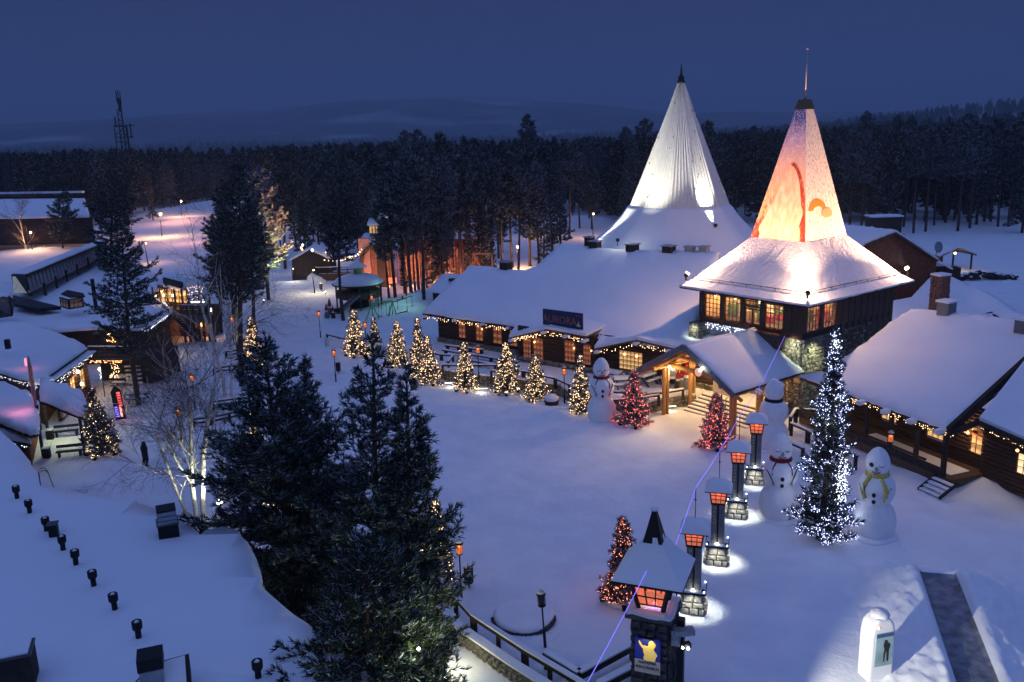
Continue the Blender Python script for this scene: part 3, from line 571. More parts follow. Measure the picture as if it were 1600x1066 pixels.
# upper pyramid: each face its own panel
PB = [(-2.88, -2.58), (2.88, -2.58), (2.88, 2.58), (-2.88, 2.58)]; PT = [(-.52, -.48), (.52, -.48), (.52, .48), (-.52, .48)]; z0, z1 = 12.9, 23.0
def mural(name, painted):
    m = bpy.data.materials.new(name); m.use_nodes = True; n = m.node_tree; b = n.nodes['Principled BSDF']; b.inputs['Roughness'].default_value = .7
    t = n.nodes.new('ShaderNodeTexCoord'); s = n.nodes.new('ShaderNodeSeparateXYZ'); n.links.new(t.outputs['Object'], s.inputs[0])
    def mp(scale):
        q = n.nodes.new('ShaderNodeMapping'); q.inputs['Scale'].default_value = scale; n.links.new(t.outputs['Object'], q.inputs[0]); return q.outputs[0]
    def noise(sc_, vec, det=4):
        q = n.nodes.new('ShaderNodeTexNoise'); q.inputs['Scale'].default_value = sc_; q.inputs['Detail'].default_value = det; n.links.new(vec, q.inputs['Vector']); return q.outputs['Fac']
    def ramp(f, *st):
        r = n.nodes.new('ShaderNodeValToRGB'); n.links.new(f, r.inputs[0]); e = r.color_ramp.elements
        e[0].position, e[0].color = st[0][0], (*st[0][1], 1); e[1].position, e[1].color = st[-1][0], (*st[-1][1], 1)
        for p_, c_ in st[1:-1]: k = e.new(p_); k.color = (*c_, 1)
        return r.outputs[0]
    def mix(f, a, c):
        x = n.nodes.new('ShaderNodeMix'); x.data_type = 'RGBA'; n.links.new(f, x.inputs[0]); n.links.new(a, x.inputs[6]); n.links.new(c, x.inputs[7]); return x.outputs[2]
    zz = n.nodes.new('ShaderNodeMapRange'); n.links.new(s.outputs[2], zz.inputs[0]); zz.inputs[1].default_value = 12.9; zz.inputs[2].default_value = 23
    if painted:
        base = ramp(zz.outputs[0], (0, (.80, .30, .13)), (.35, (.80, .42, .22)), (.60, (.76, .42, .34)), (.80, (.40, .27, .50)), (.93, (.05, .06, .32)))
        star = ramp(noise(14, mp((1, 1, 1)), 1), (.60, (0, 0, 0)), (.64, (1, 1, 1))); w_ = ramp(zz.outputs[0], (.5, (0, 0, 0)), (.7, (1, 1, 1)))
        mm = n.nodes.new('ShaderNodeMix'); mm.data_type = 'RGBA'; mm.blend_type = 'MULTIPLY'; mm.inputs[0].default_value = 1; n.links.new(star, mm.inputs[6]); n.links.new(w_, mm.inputs[7])
        wh = n.nodes.new('ShaderNodeRGB'); wh.outputs[0].default_value = (.85, .82, .85, 1); c = mix(mm.outputs[2], base, wh.outputs[0])
        red = n.nodes.new('ShaderNodeRGB'); red.outputs[0].default_value = (.62, .05, .02, 1)
        rf = ramp(noise(1.6, mp((1, 1, .6)), 3), (.46, (0, 0, 0)), (.50, (1, 1, 1))); low = ramp(zz.outputs[0], (.0, (1, 1, 1)), (.2, (1, 1, 1)), (.42, (0, 0, 0)))
        ay = n.nodes.new('ShaderNodeMath'); ay.operation = 'ABSOLUTE'; n.links.new(s.outputs[1], ay.inputs[0]); edge_ = ramp(ay.outputs[0], (.25, (0, 0, 0)), (.7, (1, 1, 1)))
        m1 = n.nodes.new('ShaderNodeMix'); m1.data_type = 'RGBA'; m1.blend_type = 'MULTIPLY'; m1.inputs[0].default_value = 1; n.links.new(rf, m1.inputs[6]); n.links.new(low, m1.inputs[7])
        m2 = n.nodes.new('ShaderNodeMix'); m2.data_type = 'RGBA'; m2.blend_type = 'MULTIPLY'; m2.inputs[0].default_value = 1; n.links.new(m1.outputs[2], m2.inputs[6]); n.links.new(edge_, m2.inputs[7])
        c = mix(m2.outputs[2], c, red.outputs[0])
        fro = ramp(noise(3, mp((2, 2, .3)), 4), (.50, (0, 0, 0)), (.72, (.5, .5, .5))); sn = n.nodes.new('ShaderNodeRGB'); sn.outputs[0].default_value = (.82, .76, .70, 1); c = mix(fro, c, sn.outputs[0])
    else:
        st_ = ramp(noise(7, mp((2.6, 2.6, .16)), 5), (.36, (.34, .22, .15)), (.46, (.80, .68, .58)), (.6, (.86, .78, .70)))
        c = st_
    n.links.new(c, b.inputs['Base Color'])
    bp = n.nodes.new('ShaderNodeBump'); bp.inputs['Distance'].default_value = .05; bp.inputs['Strength'].default_value = .5; n.links.new(noise(5, mp((3, 3, .5)), 5), bp.inputs['Height']); n.links.new(bp.outputs[0], b.inputs['Normal'])
    return m
MUR = mural('painted_panel', True); PLK = mural('frosted_planks', False)
def ptl(i, s, t):
    """point on pyramid face i, s across 0..1, t up 0..1"""
    a = Vector((*PB[i], z0)).lerp(Vector((*PB[(i+1) % 4], z0)), s); b = Vector((*PT[i], z1)).lerp(Vector((*PT[(i+1) % 4], z1)), s); return a.lerp(b, t)
for i in range(4):
    NP = 1 if i == 3 else 9
    for k in range(NP):
        a, b = k/NP+(.004 if NP > 1 else 0), (k+1)/NP-(.004 if NP > 1 else 0); c = [ptl(i, a, 0), ptl(i, b, 0), ptl(i, b, 1), ptl(i, a, 1)]
        nn = (c[1]-c[0]).cross(c[3]-c[0]).normalized(); MB().add(c+[x-nn*.12 for x in c], [(0, 1, 2, 3), (7, 6, 5, 4), (0, 4, 5, 1), (1, 5, 6, 2), (2, 6, 7, 3), (3, 7, 4, 0)]).build('painted_sheet' if i == 3 else 'roof_plank', MUR if i == 3 else PLK, tw_)
MB().lathe([(.05, 12.8), (.05, 23)], 6).build('inner_mast', GREY, tw_)
def flatpoly(i, pts, off, name, mt):
    P = [ptl(i, s, t) for s, t in pts]; nn = (ptl(i, 1, 0)-ptl(i, 0, 0)).cross(ptl(i, 0, 1)-ptl(i, 0, 0)).normalized()
    n_ = len(P); Q = [p_+nn*off for p_ in P]; q2 = [p_-nn*.02 for p_ in P]
    return MB().add(Q+q2, [tuple(range(n_)), tuple(n_+k for k in reversed(range(n_)))]+[(k, n_+k, n_+(k+1) % n_, (k+1) % n_) for k in range(n_)]).build(name, mt, tw_)
# red curve on the painted sheet and a yellow crescent with a pale disc on the planks
HD = mat('painted_peach', (.76, .42, .25), .7, col2=(.85, .64, .48), lo=.36, hi=.66, scale=2.2, stretch=(1.6, 1.6, .5), detail=5, bump=.3)
flatpoly(3, [(.06, .01), (.12, .12), (.20, .25), (.28, .36), (.38, .47), (.48, .545), (.56, .575), (.66, .555), (.78, .49), (.87, .40), (.92, .30), (.95, .18), (.96, .01)], .012, 'painted_arch', HD)
RD = mat('painted_red', (.38, .03, .015), .6, col2=(.70, .26, .13), scale=3, lo=.5, hi=.72, stretch=(1.5, 1.5, .6), detail=6); YL = mat('painted_yellow', (.50, .20, .01), .6)
flatpoly(3, [(.52, .58), (.62, .565), (.72, .535), (.82, .47), (.86, .40), (.89, .33), (.91, .27), (.96, .24), (.985, .30), (.97, .38), (.93, .45), (.84, .52), (.72, .575), (.60, .60), (.52, .595)], .02, 'red_stripe', RD)
cr_ = [(.34+.26*math.cos(a), .235+.085*math.sin(a)) for a in [PI*k/12 for k in range(13)]]+[(.36+.14*math.cos(a), .232+.03*math.sin(a)) for a in [PI*(12-k)/12 for k in range(13)]]
for blob in ([(.0, .01), (.02, .09), (.07, .13), (.10, .07), (.15, .04), (.14, .01)], [(.90, .01), (.91, .08), (.88, .12), (.93, .19), (.97, .22), (.99, .20), (.99, .01)]): flatpoly(3, blob, .03, 'red_stripe', RD)
flatpoly(0, cr_, .02, 'yellow_crescent', YL)
flatpoly(0, [(.60+.15*math.cos(a), .205+.036*math.sin(a)) for a in [2*PI*k/20 for k in range(20)]], .035, 'pale_disc', mat('disc_paint', (.45, .33, .15), .6))
c = MB(); c.add([(*p_, 23.0) for p_ in [(x*1.12, y*1.12) for x, y in PT]]+[(x*.72, y*.72, 23.75) for x, y in PT], [(0, 1, 2, 3)[::-1], (4, 5, 6, 7), (0, 1, 5, 4), (1, 2, 6, 5), (2, 3, 7, 6), (3, 0, 4, 7)]).build('roof_cap', mat('dark_copper', (.03, .045, .035), .5), tw_)
MB().tube([(0, 0, 23.7), (0, 0, 24.3)], .12, 8).tube([(0, 0, 24.2), (0, 0, 27.5)], [.06, .03], 8).ball((0, 0, 27.55), .08).build('flagpole', mat('pole_paint', (.55, .38, .34), .5), tw_)
# upper room: real room behind the windows
hx, hy, zb, zt = 6.15, 4.9, 6.15, 8.92
MB().box((0, 0, zb+.1), (hx*2-.1, hy*2-.1, .2)).build('room_floor', WOODB, tw_)
MB().box((1.5, 1.2, 7.55), (.2, 7.2, 2.6)).box((-1.4, 4.6, 7.55), (8.9, .2, 2.6)).build('inner_wall', mat('inner_wall_paint', (.62, .40, .22), .8, var=.2), tw_)
MB().box((0, 0, 8.84), (hx*2-.2, hy*2-.2, .08)).build('room_ceiling', TIMBER, tw_)
shelf = [(mat('shelf_goods_red', (.55, .04, .03), .6), 'red'), (mat('shelf_goods_tan', (.6, .42, .2), .7), 'tan'), (mat('shelf_goods_green', (.08, .16, .07), .7), 'green'), (mat('shelf_goods_white', (.7, .68, .6), .7), 'white')]
for k in range(26):
    x = rnd.choice([-3.4, -2.2, -.6]); y = rnd.uniform(-4, 4); hgt = rnd.uniform(.4, 1.25)
    MB().box((x+rnd.uniform(-.3, .3), y, 6.35+hgt/2), (.5, rnd.uniform(.4, .9), hgt)).build('shop_goods', rnd.choice(shelf)[0], tw_)
for (x, y) in ((-4.4, -3.2), (-4.4, 0), (-4.4, 3.2), (-.5, -3.6), (3.4, -3.6), (-2, 0.5)): lamp('POINT', (x, y, 8.45), 380, (1, .66, .30), tw_, .12)
for y in (-2.8, 2.2, -.2, 4.2): MB().lathe([(.04, 8.5), (.16, 8.25), (.14, 8.15)], 10, (-5.0, y, 0)).build('pendant_lamp', glow('pendant_glow', (1, .8, .45), 7), tw_)
def wallx(y0, y1, za, zc, name='wall_board', mt=WOODB, th=.16):   # piece of the face that looks along -x
    return MB().box((-hx, (y0+y1)/2, (za+zc)/2), (th, abs(y1-y0), zc-za)).build(name, mt, tw_)
def wally(x0, x1, za, zc, name='wall_board', mt=WOODB, th=.16):
    return MB().box(((x0+x1)/2, -hy, (za+zc)/2), (abs(x1-x0), th, zc-za)).build(name, mt, tw_)
zs0, zs1 = 6.6, 8.6
wallx(-hy, hy, zs1, zt, 'wall_beam', WOODD); wallx(-hy, hy, zb, zs0, 'wall_beam', WOODR)
yy = [4.9, 4.35, 2.75, 2.35, .75, .35, -1.15, -1.55, -3.25, -4.9]     # posts and openings from the left corner
for a, b in ((yy[0], yy[1]), (yy[2], yy[3]), (yy[4], yy[5]), (yy[6], yy[7]), (yy[8], yy[9]+.9), (yy[9]+.5, yy[9]-.09)): MB().box((-hx-.03, (a+b)/2, (zs0+zs1)/2), (.26, abs(a-b), zs1-zs0)).build('wall_post', WOODB, tw_)
wallx(-4.5, -4.0, zs0, zs1)
for a, b in ((yy[1], yy[2]), (yy[3], yy[4]), (yy[7], yy[8])): window(tw_, (-hx, (a+b)/2, (zs0+zs1)/2), -PI/2, abs(a-b)-.14, zs1-zs0-.14, 4, 5, GLASS)
a, b = yy[5], yy[6]; window(tw_, (-hx, (a+b)/2, 8.33), -PI/2, abs(a-b)-.14, .36, 4, 1, GLASS)
wallx(a, b, 8.0, 8.1, 'transom', WOODR)
for s in (-1, 1): window(tw_, (-hx, (a+b)/2+s*.37, 7.28), -PI/2, .56, 1.2, 1, 1, GLASS, fw_=.1)['label'] = 'glazed balcony door leaf'
wally(-hx, hx, zs1, zt, 'wall_beam', WOODD); wally(-hx, hx, zb, zs0, 'wall_beam', WOODD)
for a, b in ((-6.15, -5.75), (-4.05, -3.6), (-1.85, -1.5)): wally(a, b, zs0, zs1, 'wall_post', WOODB, .28)
for a, b in ((-5.75, -4.05), (-3.6, -1.85)): window(tw_, ((a+b)/2, -hy, (zs0+zs1)/2), 0, b-a-.14, zs1-zs0-.14, 4, 5, GLASS)
k = 0; x = -1.5
while x < 6.1: wd = .44; MB().box((x+wd/2, -hy-(.03 if k % 2 else 0), (4.4+zs1)/2), (wd-.02, .14, zs1-4.4)).build('wall_board', WOODB, tw_); x += wd; k += 1
MB().box((hx, 0, 6.3), (.16, hy*2, 5.2)).box((0, hy, 6.3), (hx*2-.4, .16, 5.2)).build('rear_wall', WOODB, tw_)
# stone base
MB().box((-1.3, 0, 3.05), (9.5, hy*2-.1, 6.1)).build('stone_core', MORTAR, tw_)
sj = MB()
bx0, bx1, by0 = -6.05, 3.45, -4.85
p_ = [(bx0, hy-.05), (bx0, by0), (bx1, by0), (bx1, hy-.05)]
stone_face(p_[0], p_[1], .0, 6.12, .36, None, joined=sj, thick=.11); stone_face(p_[1], p_[2], .0, 6.12, .36, None, joined=sj, thick=.11); stone_face(p_[2], p_[3], 3, 6.12, .4, None, joined=sj)
o = sj.build('stonework', STONE, tw_); o['kind'] = 'stuff'
MB().box((-6.5, -2.3, 5.75), (.75, 2.2, 1.0)).build('balcony_box', WOODB, tw_); MB().box((-6.5, -2.3, 6.3), (.85, 2.3, .12)).build('balcony_rail', WOODR, tw_)
MB().box((-6.28, 1.5, 5.75), (.3, 5.4, .9)).build('balcony_front', GALV, tw_)
icicle_lights((-6.5, 4.0, 6.2), (-6.5, 1.5, 6.2), 24, .5, 'icicle_lights', BULB_I, tw_, .034); icicle_lights((-6.5, 1.2, 6.2), (-6.5, -1.1, 6.2), 22, .5, 'icicle_lights', BULB_I, tw_, .034)
MB().box((-6.55, 4.6, 5.2), (1.3, 1.1, 1.9)).build('stone_pier', MORTAR, tw_)
sj = MB(); stone_face((-7.2, 5.15), (-7.2, 4.05), 4.2, 6.2, .33, None, joined=sj, thick=.1); stone_face((-7.2, 4.05), (-6.1, 4.05), 4.2, 6.2, .33, None, joined=sj, thick=.1); o = sj.build('stonework', STONE, tw_); o['kind'] = 'stuff'
lamp('SPOT', (-7.4, -4.2, 5.9), 300, (.96, 1, .66), tw_, .15, (-6.1, -4.3, 5.3), 95, 1); lamp('SPOT', (-4.9, -6.0, 6.0), 420, (.92, 1, .58), tw_, .15, (-4.9, -4.9, 3.5), 110, .9); lamp('SPOT', (-7.9, 4.5, 6.1), 80, (.96, 1, .7), tw_, .15, (-7, 4.5, 5), 110, .9)
for (x, y, tx, ty, pw) in ((-7.0, -5.75, -1.2, -1.2, 11000), (7.0, -5.75, 1.2, -1.2, 18000), (-7.0, 5.75, -1.4, 1.1, 9000), (7.0, 5.75, 1.2, 1.2, 5000)):
    f = MB().ball((x, y, 9.98), .2, 10, 6).box((x, y, 9.72), (.12, .12, .35)).build('floodlight', BLACK, tw_)
    v = Vector((tx-x, ty-y, 9)).normalized(); MB().tube([Vector((x, y, 10.0))+v*.12, Vector((x, y, 10.0))+v*.26], .17, 12).build('lens', ORL, f)
    lamp('SPOT', Vector((x, y, 10.1))+v*.3, pw, (1, .56, .31) if y < 0 else (1, .56, .36), tw_, .12, (tx, ty, 15.5), 70, .8)
    lamp('POINT', Vector((x, y, 10.9))+Vector((tx-x, ty-y, 0)).normalized()*.9, 800, (1, .58, .36), tw_, .1)
# ------------------------------------------------------------------ tall pale tent roof behind
def pleat(prof, n, name, mt, parent, amp, zamp, seed=3, fac=12):
    V = []; 
    for r, z in prof:
        for k in range(n):
            a = 2*PI*k/n; f = (a*fac/(2*PI)) % 1; poly = math.cos(PI/fac)/math.cos((f-.5)*2*PI/fac)
            V.append((r*poly*(1+0*a)*math.cos(a)+(amp*(1 if k % 2 else -1) if z > zamp else 0)*math.cos(a), r*poly*math.sin(a)+(amp*(1 if k % 2 else -1) if z > zamp else 0)*math.sin(a), z))
    m_ = len(prof); Fc = [(i*n+k, i*n+(k+1) % n, (i+1)*n+(k+1) % n, (i+1)*n+k) for i in range(m_-1) for k in range(n)]+[tuple((m_-1)*n+k for k in range(n))]
    return MB().add(V, Fc, amp == 0).build(name, mt, parent)
WC = deep(1061, 322, 98); wc = thing('tent_roof_hall', 'tall pale ribbed cone roof lit cold white, behind the main hall roof', 'building', (WC.x, 98, 0), R(8))
zA = deep(1062, 128, 98).z; zN = deep(1061, 325, 98).z; rN = 5.65
WCM = mat('ribbed_sheet', (.72, .71, .66), .6, var=.08, scale=3, bump=.15, bscale=8, stretch=(3, 3, .5))
pleat([(rN+.1, zN-.4), (rN, zN), (rN*.80, zN+(zA-zN)*.20), (rN*.59, zN+(zA-zN)*.42), (rN*.40, zN+(zA-zN)*.62), (rN*.22, zN+(zA-zN)*.81), (.32, zA)], 150, 'ribbed_cone', WCM, wc, .03, 0)
pleat([(19, zN-8.6), (14.5, zN-6.4), (11.8, zN-4.9), (9.6, zN-3.5), (7.7, zN-2.0), (6.5, zN-.8), (5.85, zN+.1), (5.6, zN+.35), (5.0, zN+.5)], 96, 'roof_skirt', SNOWR, wc, 0, 99)
MB().lathe([(.42, zA-.15), (.46, zA), (.36, zA+.1), (.30, zA+.5), (.12, zA+.75), (.10, zA+1.1), (.02, zA+1.9)], 10).build('finial', BLACK, wc)
rng2 = random.Random(4)
for k in range(26):
    a = rng2.uniform(PI, 2*PI); z = zN+(zA-zN)*rng2.uniform(.02, .9); r = rN*(1-(z-zN)/(zA-zN))*1.0+.18
    MB().box((r*math.cos(a), r*math.sin(a), z), (.08, .05, .16), a).build('climbing_cleat', BLACK, wc)
for (u, v, pw, dz) in ((965, 375, 9500, 0), (1118, 352, 9000, 0), (918, 384, 11000, 0), (1146, 322, 9000, .3)):
    q = deep(u, v, 98-(9.0 if u == 965 else 6.5 if u == 1118 else 1.5)); l = wc.matrix_world
    loc = Vector((q.x-WC.x, q.y-98, q.z)); loc = Matrix.Rotation(-R(8), 3, 'Z') @ loc
    loc.z = max(loc.z, 0); MB().box(loc, (.3, .3, .3)).tube([loc-Vector((0, 0, .6)), loc], .04, 6).build('floodlight', BLACK, wc)
    hd = Vector((-loc.x, -loc.y, 0)).normalized(); lamp('POINT', loc+hd*.9+Vector((0, 0, .5)), 70, (1, .96, .84), wc, .15); lamp('SPOT', loc+hd*.3+Vector((0, 0, .25)), pw, (1, .95, .78), wc, .12, (-loc.x*0+hd.x*-1.2, hd.y*-1.2, zN+6.5), 46 if u != 1146 else 34, 1)
# ------------------------------------------------------------------ long restaurant hall (left wing)
e0 = Vector((-9.1, 88.8, 4.0)); dE = Vector((.781, -.625, 0)); nE = Vector((.625, .781, 0)); SL = .44
pn = Vector((-SL*nE.x, -SL*nE.y, 1)).normalized()
def HP(t, p, z=None): q = e0+dE*t+nE*p; q.z = 4+SL*p if z is None else z; return q
hall = thing('restaurant_hall', 'long dark log hall under one huge snowy roof with yellow eave lights', 'building', (0, 0, 0))
outl = [onpl(u, v, e0, pn) for (u, v) in ((660, 490), (672, 478), (705, 444), (735, 417), (760, 419), (800, 423), (822, 424), (838, 418), (858, 399), (876, 383), (905, 386), (940, 390), (985, 393), (1030, 394), (1075, 394), (1125, 396))]
outl += [TL(-6.2, 5.5, 7.2), TL(-6.2, 1.0, 5.2)]; q_ = [HP(34, 0), HP(31, 0), HP(26.6, 0), HP(21, 0), HP(11.5, 0)]
roofp = outl[:-1]+[HP(33.5, 3.2), HP(30.5, .3), HP(26.6, 0), HP(21, 0), HP(11.6, 0)]
for p_ in roofp: p_.z = e0.z-((p_.x-e0.x)*pn.x+(p_.y-e0.y)*pn.y)/pn.z
MB().slab([p_+Vector((0, 0, .28)) for p_ in roofp], .27, .12, .2).build('roof_snow', SNOWR, hall)
MB().slab(roofp, .16).build('roof_boards', WOODD, hall)
# entrance bay roofs with shallow peaks
bay = [HP(12.3, -1.25, 3.2), HP(16.9, -1.6, 4.65), HP(21.0, -1.4, 4.45), HP(21.2, 1.6, 4.75), HP(16.9, 2.2, 5.0), HP(12.2, .2, 4.15)]
def bayroof(P, nm):
    for (mt, t, dz, lip) in ((SNOWR, .24, .26, .1), (WOODR, .14, 0, 0)):
        b = MB(); U = [p_+Vector((0, 0, dz)) for p_ in P]; L = [p_-Vector((0, 0, t)) for p_ in U]
        b.add(U+L, [(0, 1, 4, 5), (1, 2, 3, 4), (11, 10, 7, 6), (10, 9, 8, 7)]+[(i, 6+i, 6+(i+1) % 6, (i+1) % 6) for i in range(6)]); b.build(nm if mt is SNOWR else 'bay_boards', mt, hall)
bayroof(bay, 'bay_snow')
bay2 = [HP(21.6, -1.0, 3.35), HP(26.0, -1.3, 4.75), HP(31, -1.2, 4.3), HP(31.2, 1.5, 4.6), HP(26, 2.0, 4.9), HP(21.6, .3, 4.15)]
bayroof(bay2, 'bay_snow')
ZT = 1.0
def logwall(t0, p0, t1, p1, z0, z1, ops=(), parent=hall, r=.13, P=HP, me=None):
    """courses of single logs, cut round the openings (s0, s1, za, zb) measured along the wall"""
    a = P(t0, p0, 0); b = P(t1, p1, 0); L = (b-a).length; d = (b-a).normalized(); z = z0+r
    while z < z1:
        cuts = sorted((o[0], o[1]) for o in ops if o[2]-r < z < o[3]+r); x = 0
        for (s0, s1) in cuts+[(L, L)]:
            if s0-x > .1: log(a+d*x+Vector((0, 0, z)), a+d*s0+Vector((0, 0, z)), r*1.05, parent, me)
            x = s1
        z += 2*r
rzE = math.atan2(dE.y, dE.x)
def hwin(t0, p0, s0, s1, za, zb, glass, cols, rows, P=HP, rz=rzE, dd=dE): window(hall, P(t0, p0, 0)+dd*((s0+s1)/2)+Vector((0, 0, (za+zb)/2)), rz, s1-s0-.14, zb-za-.14, cols, rows, glass)
w1 = [(2.7, 3.7), (5.0, 6.0), (7.2, 8.4), (9.3, 10.3)]
logwall(1.2, 1.1, 12.2, 1.1, ZT, 4.35, [(a, b, 1.7, 3.7) for a, b in w1]); [hwin(1.2, 1.1, a, b, 1.7, 3.7, WIN_D, 2, 3) for a, b in w1[:3]]; hwin(1.2, 1.1, *w1[3], 1.7, 3.7, WIN_D, 2, 3)
logwall(1.2, 1.1, 1.2, 8, ZT, 4.6); logwall(12.9, 2.0, 12.9, -.55, ZT, 3.6)
w2 = [(.5, 1.5, 1.3, 3.5), (1.7, 2.9, 1.3, 3.5), (5.2, 6.4, 1.6, 3.7), (7.2, 8.1, 1.6, 3.6)]
logwall(12.9, -.55, 21.2, -.55, ZT, 4.4, w2); [hwin(12.9, -.55, *w_, (WIN_D, GLASS, WIN_D, WIN_D)[i] if i != 1 else WIN_D, 3, 4) for i, w_ in enumerate(w2)]
logwall(21.2, 1.0, 21.2, -.55, ZT, 4.3)
w3 = [(1.9, 4.3, 1.5, 3.3), (6.5, 8.0, 1.5, 3.3)]
logwall(21.4, .3, 32.5, .3, ZT, 4.4, w3); [hwin(21.4, .3, *w_, WIN_W, 6, 4) for w_ in w3]
for s in (2.5, 3.7): q = HP(21.4+s, .22, 2.9); MB().ball(q, .11).build('wall_lamp', FLAME, hall)
for (t, p, s) in ((1.2, 1.02, 5.9), (12.9, -.63, 6.3), (12.9, -.63, 1.9), (12.9, -.63, 8.15)): q = HP(t+s, p, 3.0); MB().ball(q, .09).build('wall_lamp', FLAME, hall); lamp('POINT', q-nE*.25, 4, ORG, hall, .05)
for (t0, p0, t1, p1) in ((1.0, .95, 12.3, .95), (12.7, -.7, 21.4, -.7), (21.4, .15, 32.5, .15)):
    sj = MB(); a = HP(t0, p0, 0); b = HP(t1, p1, 0); stone_face(a, b, .55, 1.5, .38, None, joined=sj, thick=.1); sj.box((0, 0, -5), (.01, .01, .01)); o = sj.build('stone_footing', STONE, hall); o['kind'] = 'stuff'
    MB().beam(a+nE*.12+Vector((0, 0, 1.0)), b+nE*.12+Vector((0, 0, 1.0)), .2, .9).build('footing_core', MORTAR, hall)
MB().slab([HP(1.3, 1.3, 3.9), HP(32, 1.0, 3.9), HP(32, 11, 3.9), HP(3.5, 11, 3.9)], 3.3).build('hall_core', WOODD, hall)
# eave lights and snow-capped beam ends
for (a, b, n_) in ((HP(.3, .15, 3.75), HP(11.5, .15, 3.75), 44), (HP(12.6, -1.2, 3.2), HP(16.8, -1.5, 4.35), 26), (HP(17.0, -1.5, 4.40), HP(20.9, -1.3, 4.15), 24), (HP(21.8, -1.0, 3.2), HP(26, -1.2, 4.4), 16), (HP(26.1, -1.2, 4.45), HP(30.8, -1.1, 4.1), 24)):
    icicle_lights(a, b, n_, .42, 'eave_lights', BULB_W, hall, .030)
for (t, p, z) in ((.4, .1, 3.6), (4.5, .1, 3.65), (8.1, .1, 3.65), (11.3, .1, 3.65), (12.7, -1.25, 2.9), (16.7, -1.6, 4.2), (19.0, -1.5, 4.1), (20.9, -1.4, 3.9), (22, -1.05, 3.0), (26, -1.25, 4.3), (29.0, -1.2, 4.05)):
    a = HP(t, p, z); b = MB().beam(a+nE*1.3+Vector((0, 0, .25)), a-nE*.35, .26, .26).build('beam_end', WOODD, hall)
    MB().beam(a+nE*.35+Vector((0, 0, .2)), a-nE*.42+Vector((0, 0, .16)), .34, .22).build('snow_cap', SNOW, b)
lamp('POINT', HP(6, -.6, 3.4), 12, (1, .62, .3), hall, .3); lamp('POINT', HP(17, -2.2, 3.6), 12, (1, .62, .3), hall, .3)
# roof vents: box with lid
def vent(u, v, s, hh, parent, pl=(e0, pn), mt=None, lid=True):
    c = onpl(u, v, *pl); MB().box(c+Vector((0, 0, hh/2-.2)), (s, s, hh+.4), rzE).build('chimney', mt or WOODD, parent)
    if lid: MB().box(c+Vector((0, 0, hh+.06)), (s*1.25, s*1.25, .1), rzE).build('chimney_lid', GALV, parent)
for (u, v, s, h_) in ((791, 422, 1.0, .85), (930, 388, .95, .7), (988, 393, 1.0, .7), (1045, 396, 1.0, .7), (921, 383, .8, .8)): vent(u, v, s, h_, hall)
for u in (1078, 1100): vent(u, 395, .8, .55, hall, mt=GALV)
# signboard
sg = thing('restaurant_sign', 'dark blue roof sign reading AURORA in coppery letters', 'sign', HP(18.2, -.9, 4.85), rzE)
MB().box((0, 0, .75), (4.3, .12, 1.45)).build('sign_board', BLUEP, sg)
MB().box((-1.5, .1, .3), (.08, .08, 1.3)).box((1.5, .1, .3), (.08, .08, 1.3)).build('sign_support', BLACK, sg)
def text(s, size, mt, parent, loc, rz=0, name='lettering', ext=.012, rot=None, sx_=1):
    c = bpy.data.curves.new(name, 'FONT'); c.body = s; c.size = size; c.extrude = ext; c.align_x = 'CENTER'; c.align_y = 'CENTER'; c.resolution_u = 2; c.materials.append(mt)
    o = bpy.data.objects.new(name, c); COL.objects.link(o); o.parent = parent; o.location = loc; me = bpy.data.meshes.new_from_object(o); bpy.data.objects.remove(o)
    o = bpy.data.objects.new(name, me); COL.objects.link(o); o.parent = parent; o.location = loc; o.rotation_euler = rot or (PI/2, 0, rz); o.scale = (sx_, 1, 1); return o
text('AURORA', .95, mat('copper_letters', (.28, .13, .085), .5), sg, (-.3, -.075, .62), sx_=.95)
q = mat('sign_pale', (.55, .50, .35), .6); MB().lathe([(.02, 0), (.22, .04), (.17, .22), (.04, .32), (.03, .5)], 8, (1.75, -.1, .25), sq=(1, .25)).build('sign_emblem', q, sg); MB().box((1.75, -.075, 1.2), (.5, .03, .08)).build('sign_mark', mat('sign_red', (.4, .08, .07)), sg)
# ------------------------------------------------------------------ entrance porch
po = thing('entrance_porch', 'open golden-timber porch with snowy gable roof and glowing lamps', 'porch', TC, TRZ)
ac = -.75
PW = 4.55; ZR = 6.3; ZE = 3.65; xf = -14.6; xb = -6.3
for s in (-1, 1):
    Pp = [(xf, ac, ZR), (xb, ac, ZR), (xb, ac+s*PW, ZE), (xf, ac+s*PW, ZE)]
    MB().slab([Vector(p_)+Vector((0, 0, .30)) for p_ in Pp], .26, .1, .14).build('roof_snow', SNOWR, po)
    MB().slab(Pp, .14).build('roof_boards', TIMBER, po)
    MB().beam((xf-.05, ac, ZR+.05), (xf-.05, ac+s*(PW+.1), ZE-.02), .1, .42).build('barge_board', GREYW, po)
    MB().beam((xf, ac+s*(PW+.04), ZE+.08), (xb, ac+s*(PW+.04), ZE+.08), .08, .1).build('gutter', BLACK, po)
    for dx_ in (-13.1, -10.0, -7.2):
        for k in (0, .42): log((dx_+k, ac+s*3.25+.0, -.1), (dx_+k, ac+s*3.25, 3.85), .16 if k == 0 else .13, po, TLOGM, 'post')
    if s: log((xf+.15, ac+s*3.25, 4.0), (xb, ac+s*3.25, 4.0), .19, po, TLOGM, 'wall_plate')
    for k in range(4): x = xf+.5+k*2.3; log((x, ac+s*(PW+.35), ZE-.42), (x, ac+.1*s, ZR-.42), .14, po, TLOGM, 'rafter')
    for k in range(3): q = Vector((xf+2.6+k*2.6, ac+s*(PW+.42), ZE-.28)); MB().beam(q, q+Vector((0, -s*.7, .32)), .3, .26).build('snow_cap', SNOW, po)
log((xf+.1, ac, ZR-.35), (xb, ac, ZR-.35), .2, po, TLOGM, 'ridge_beam')
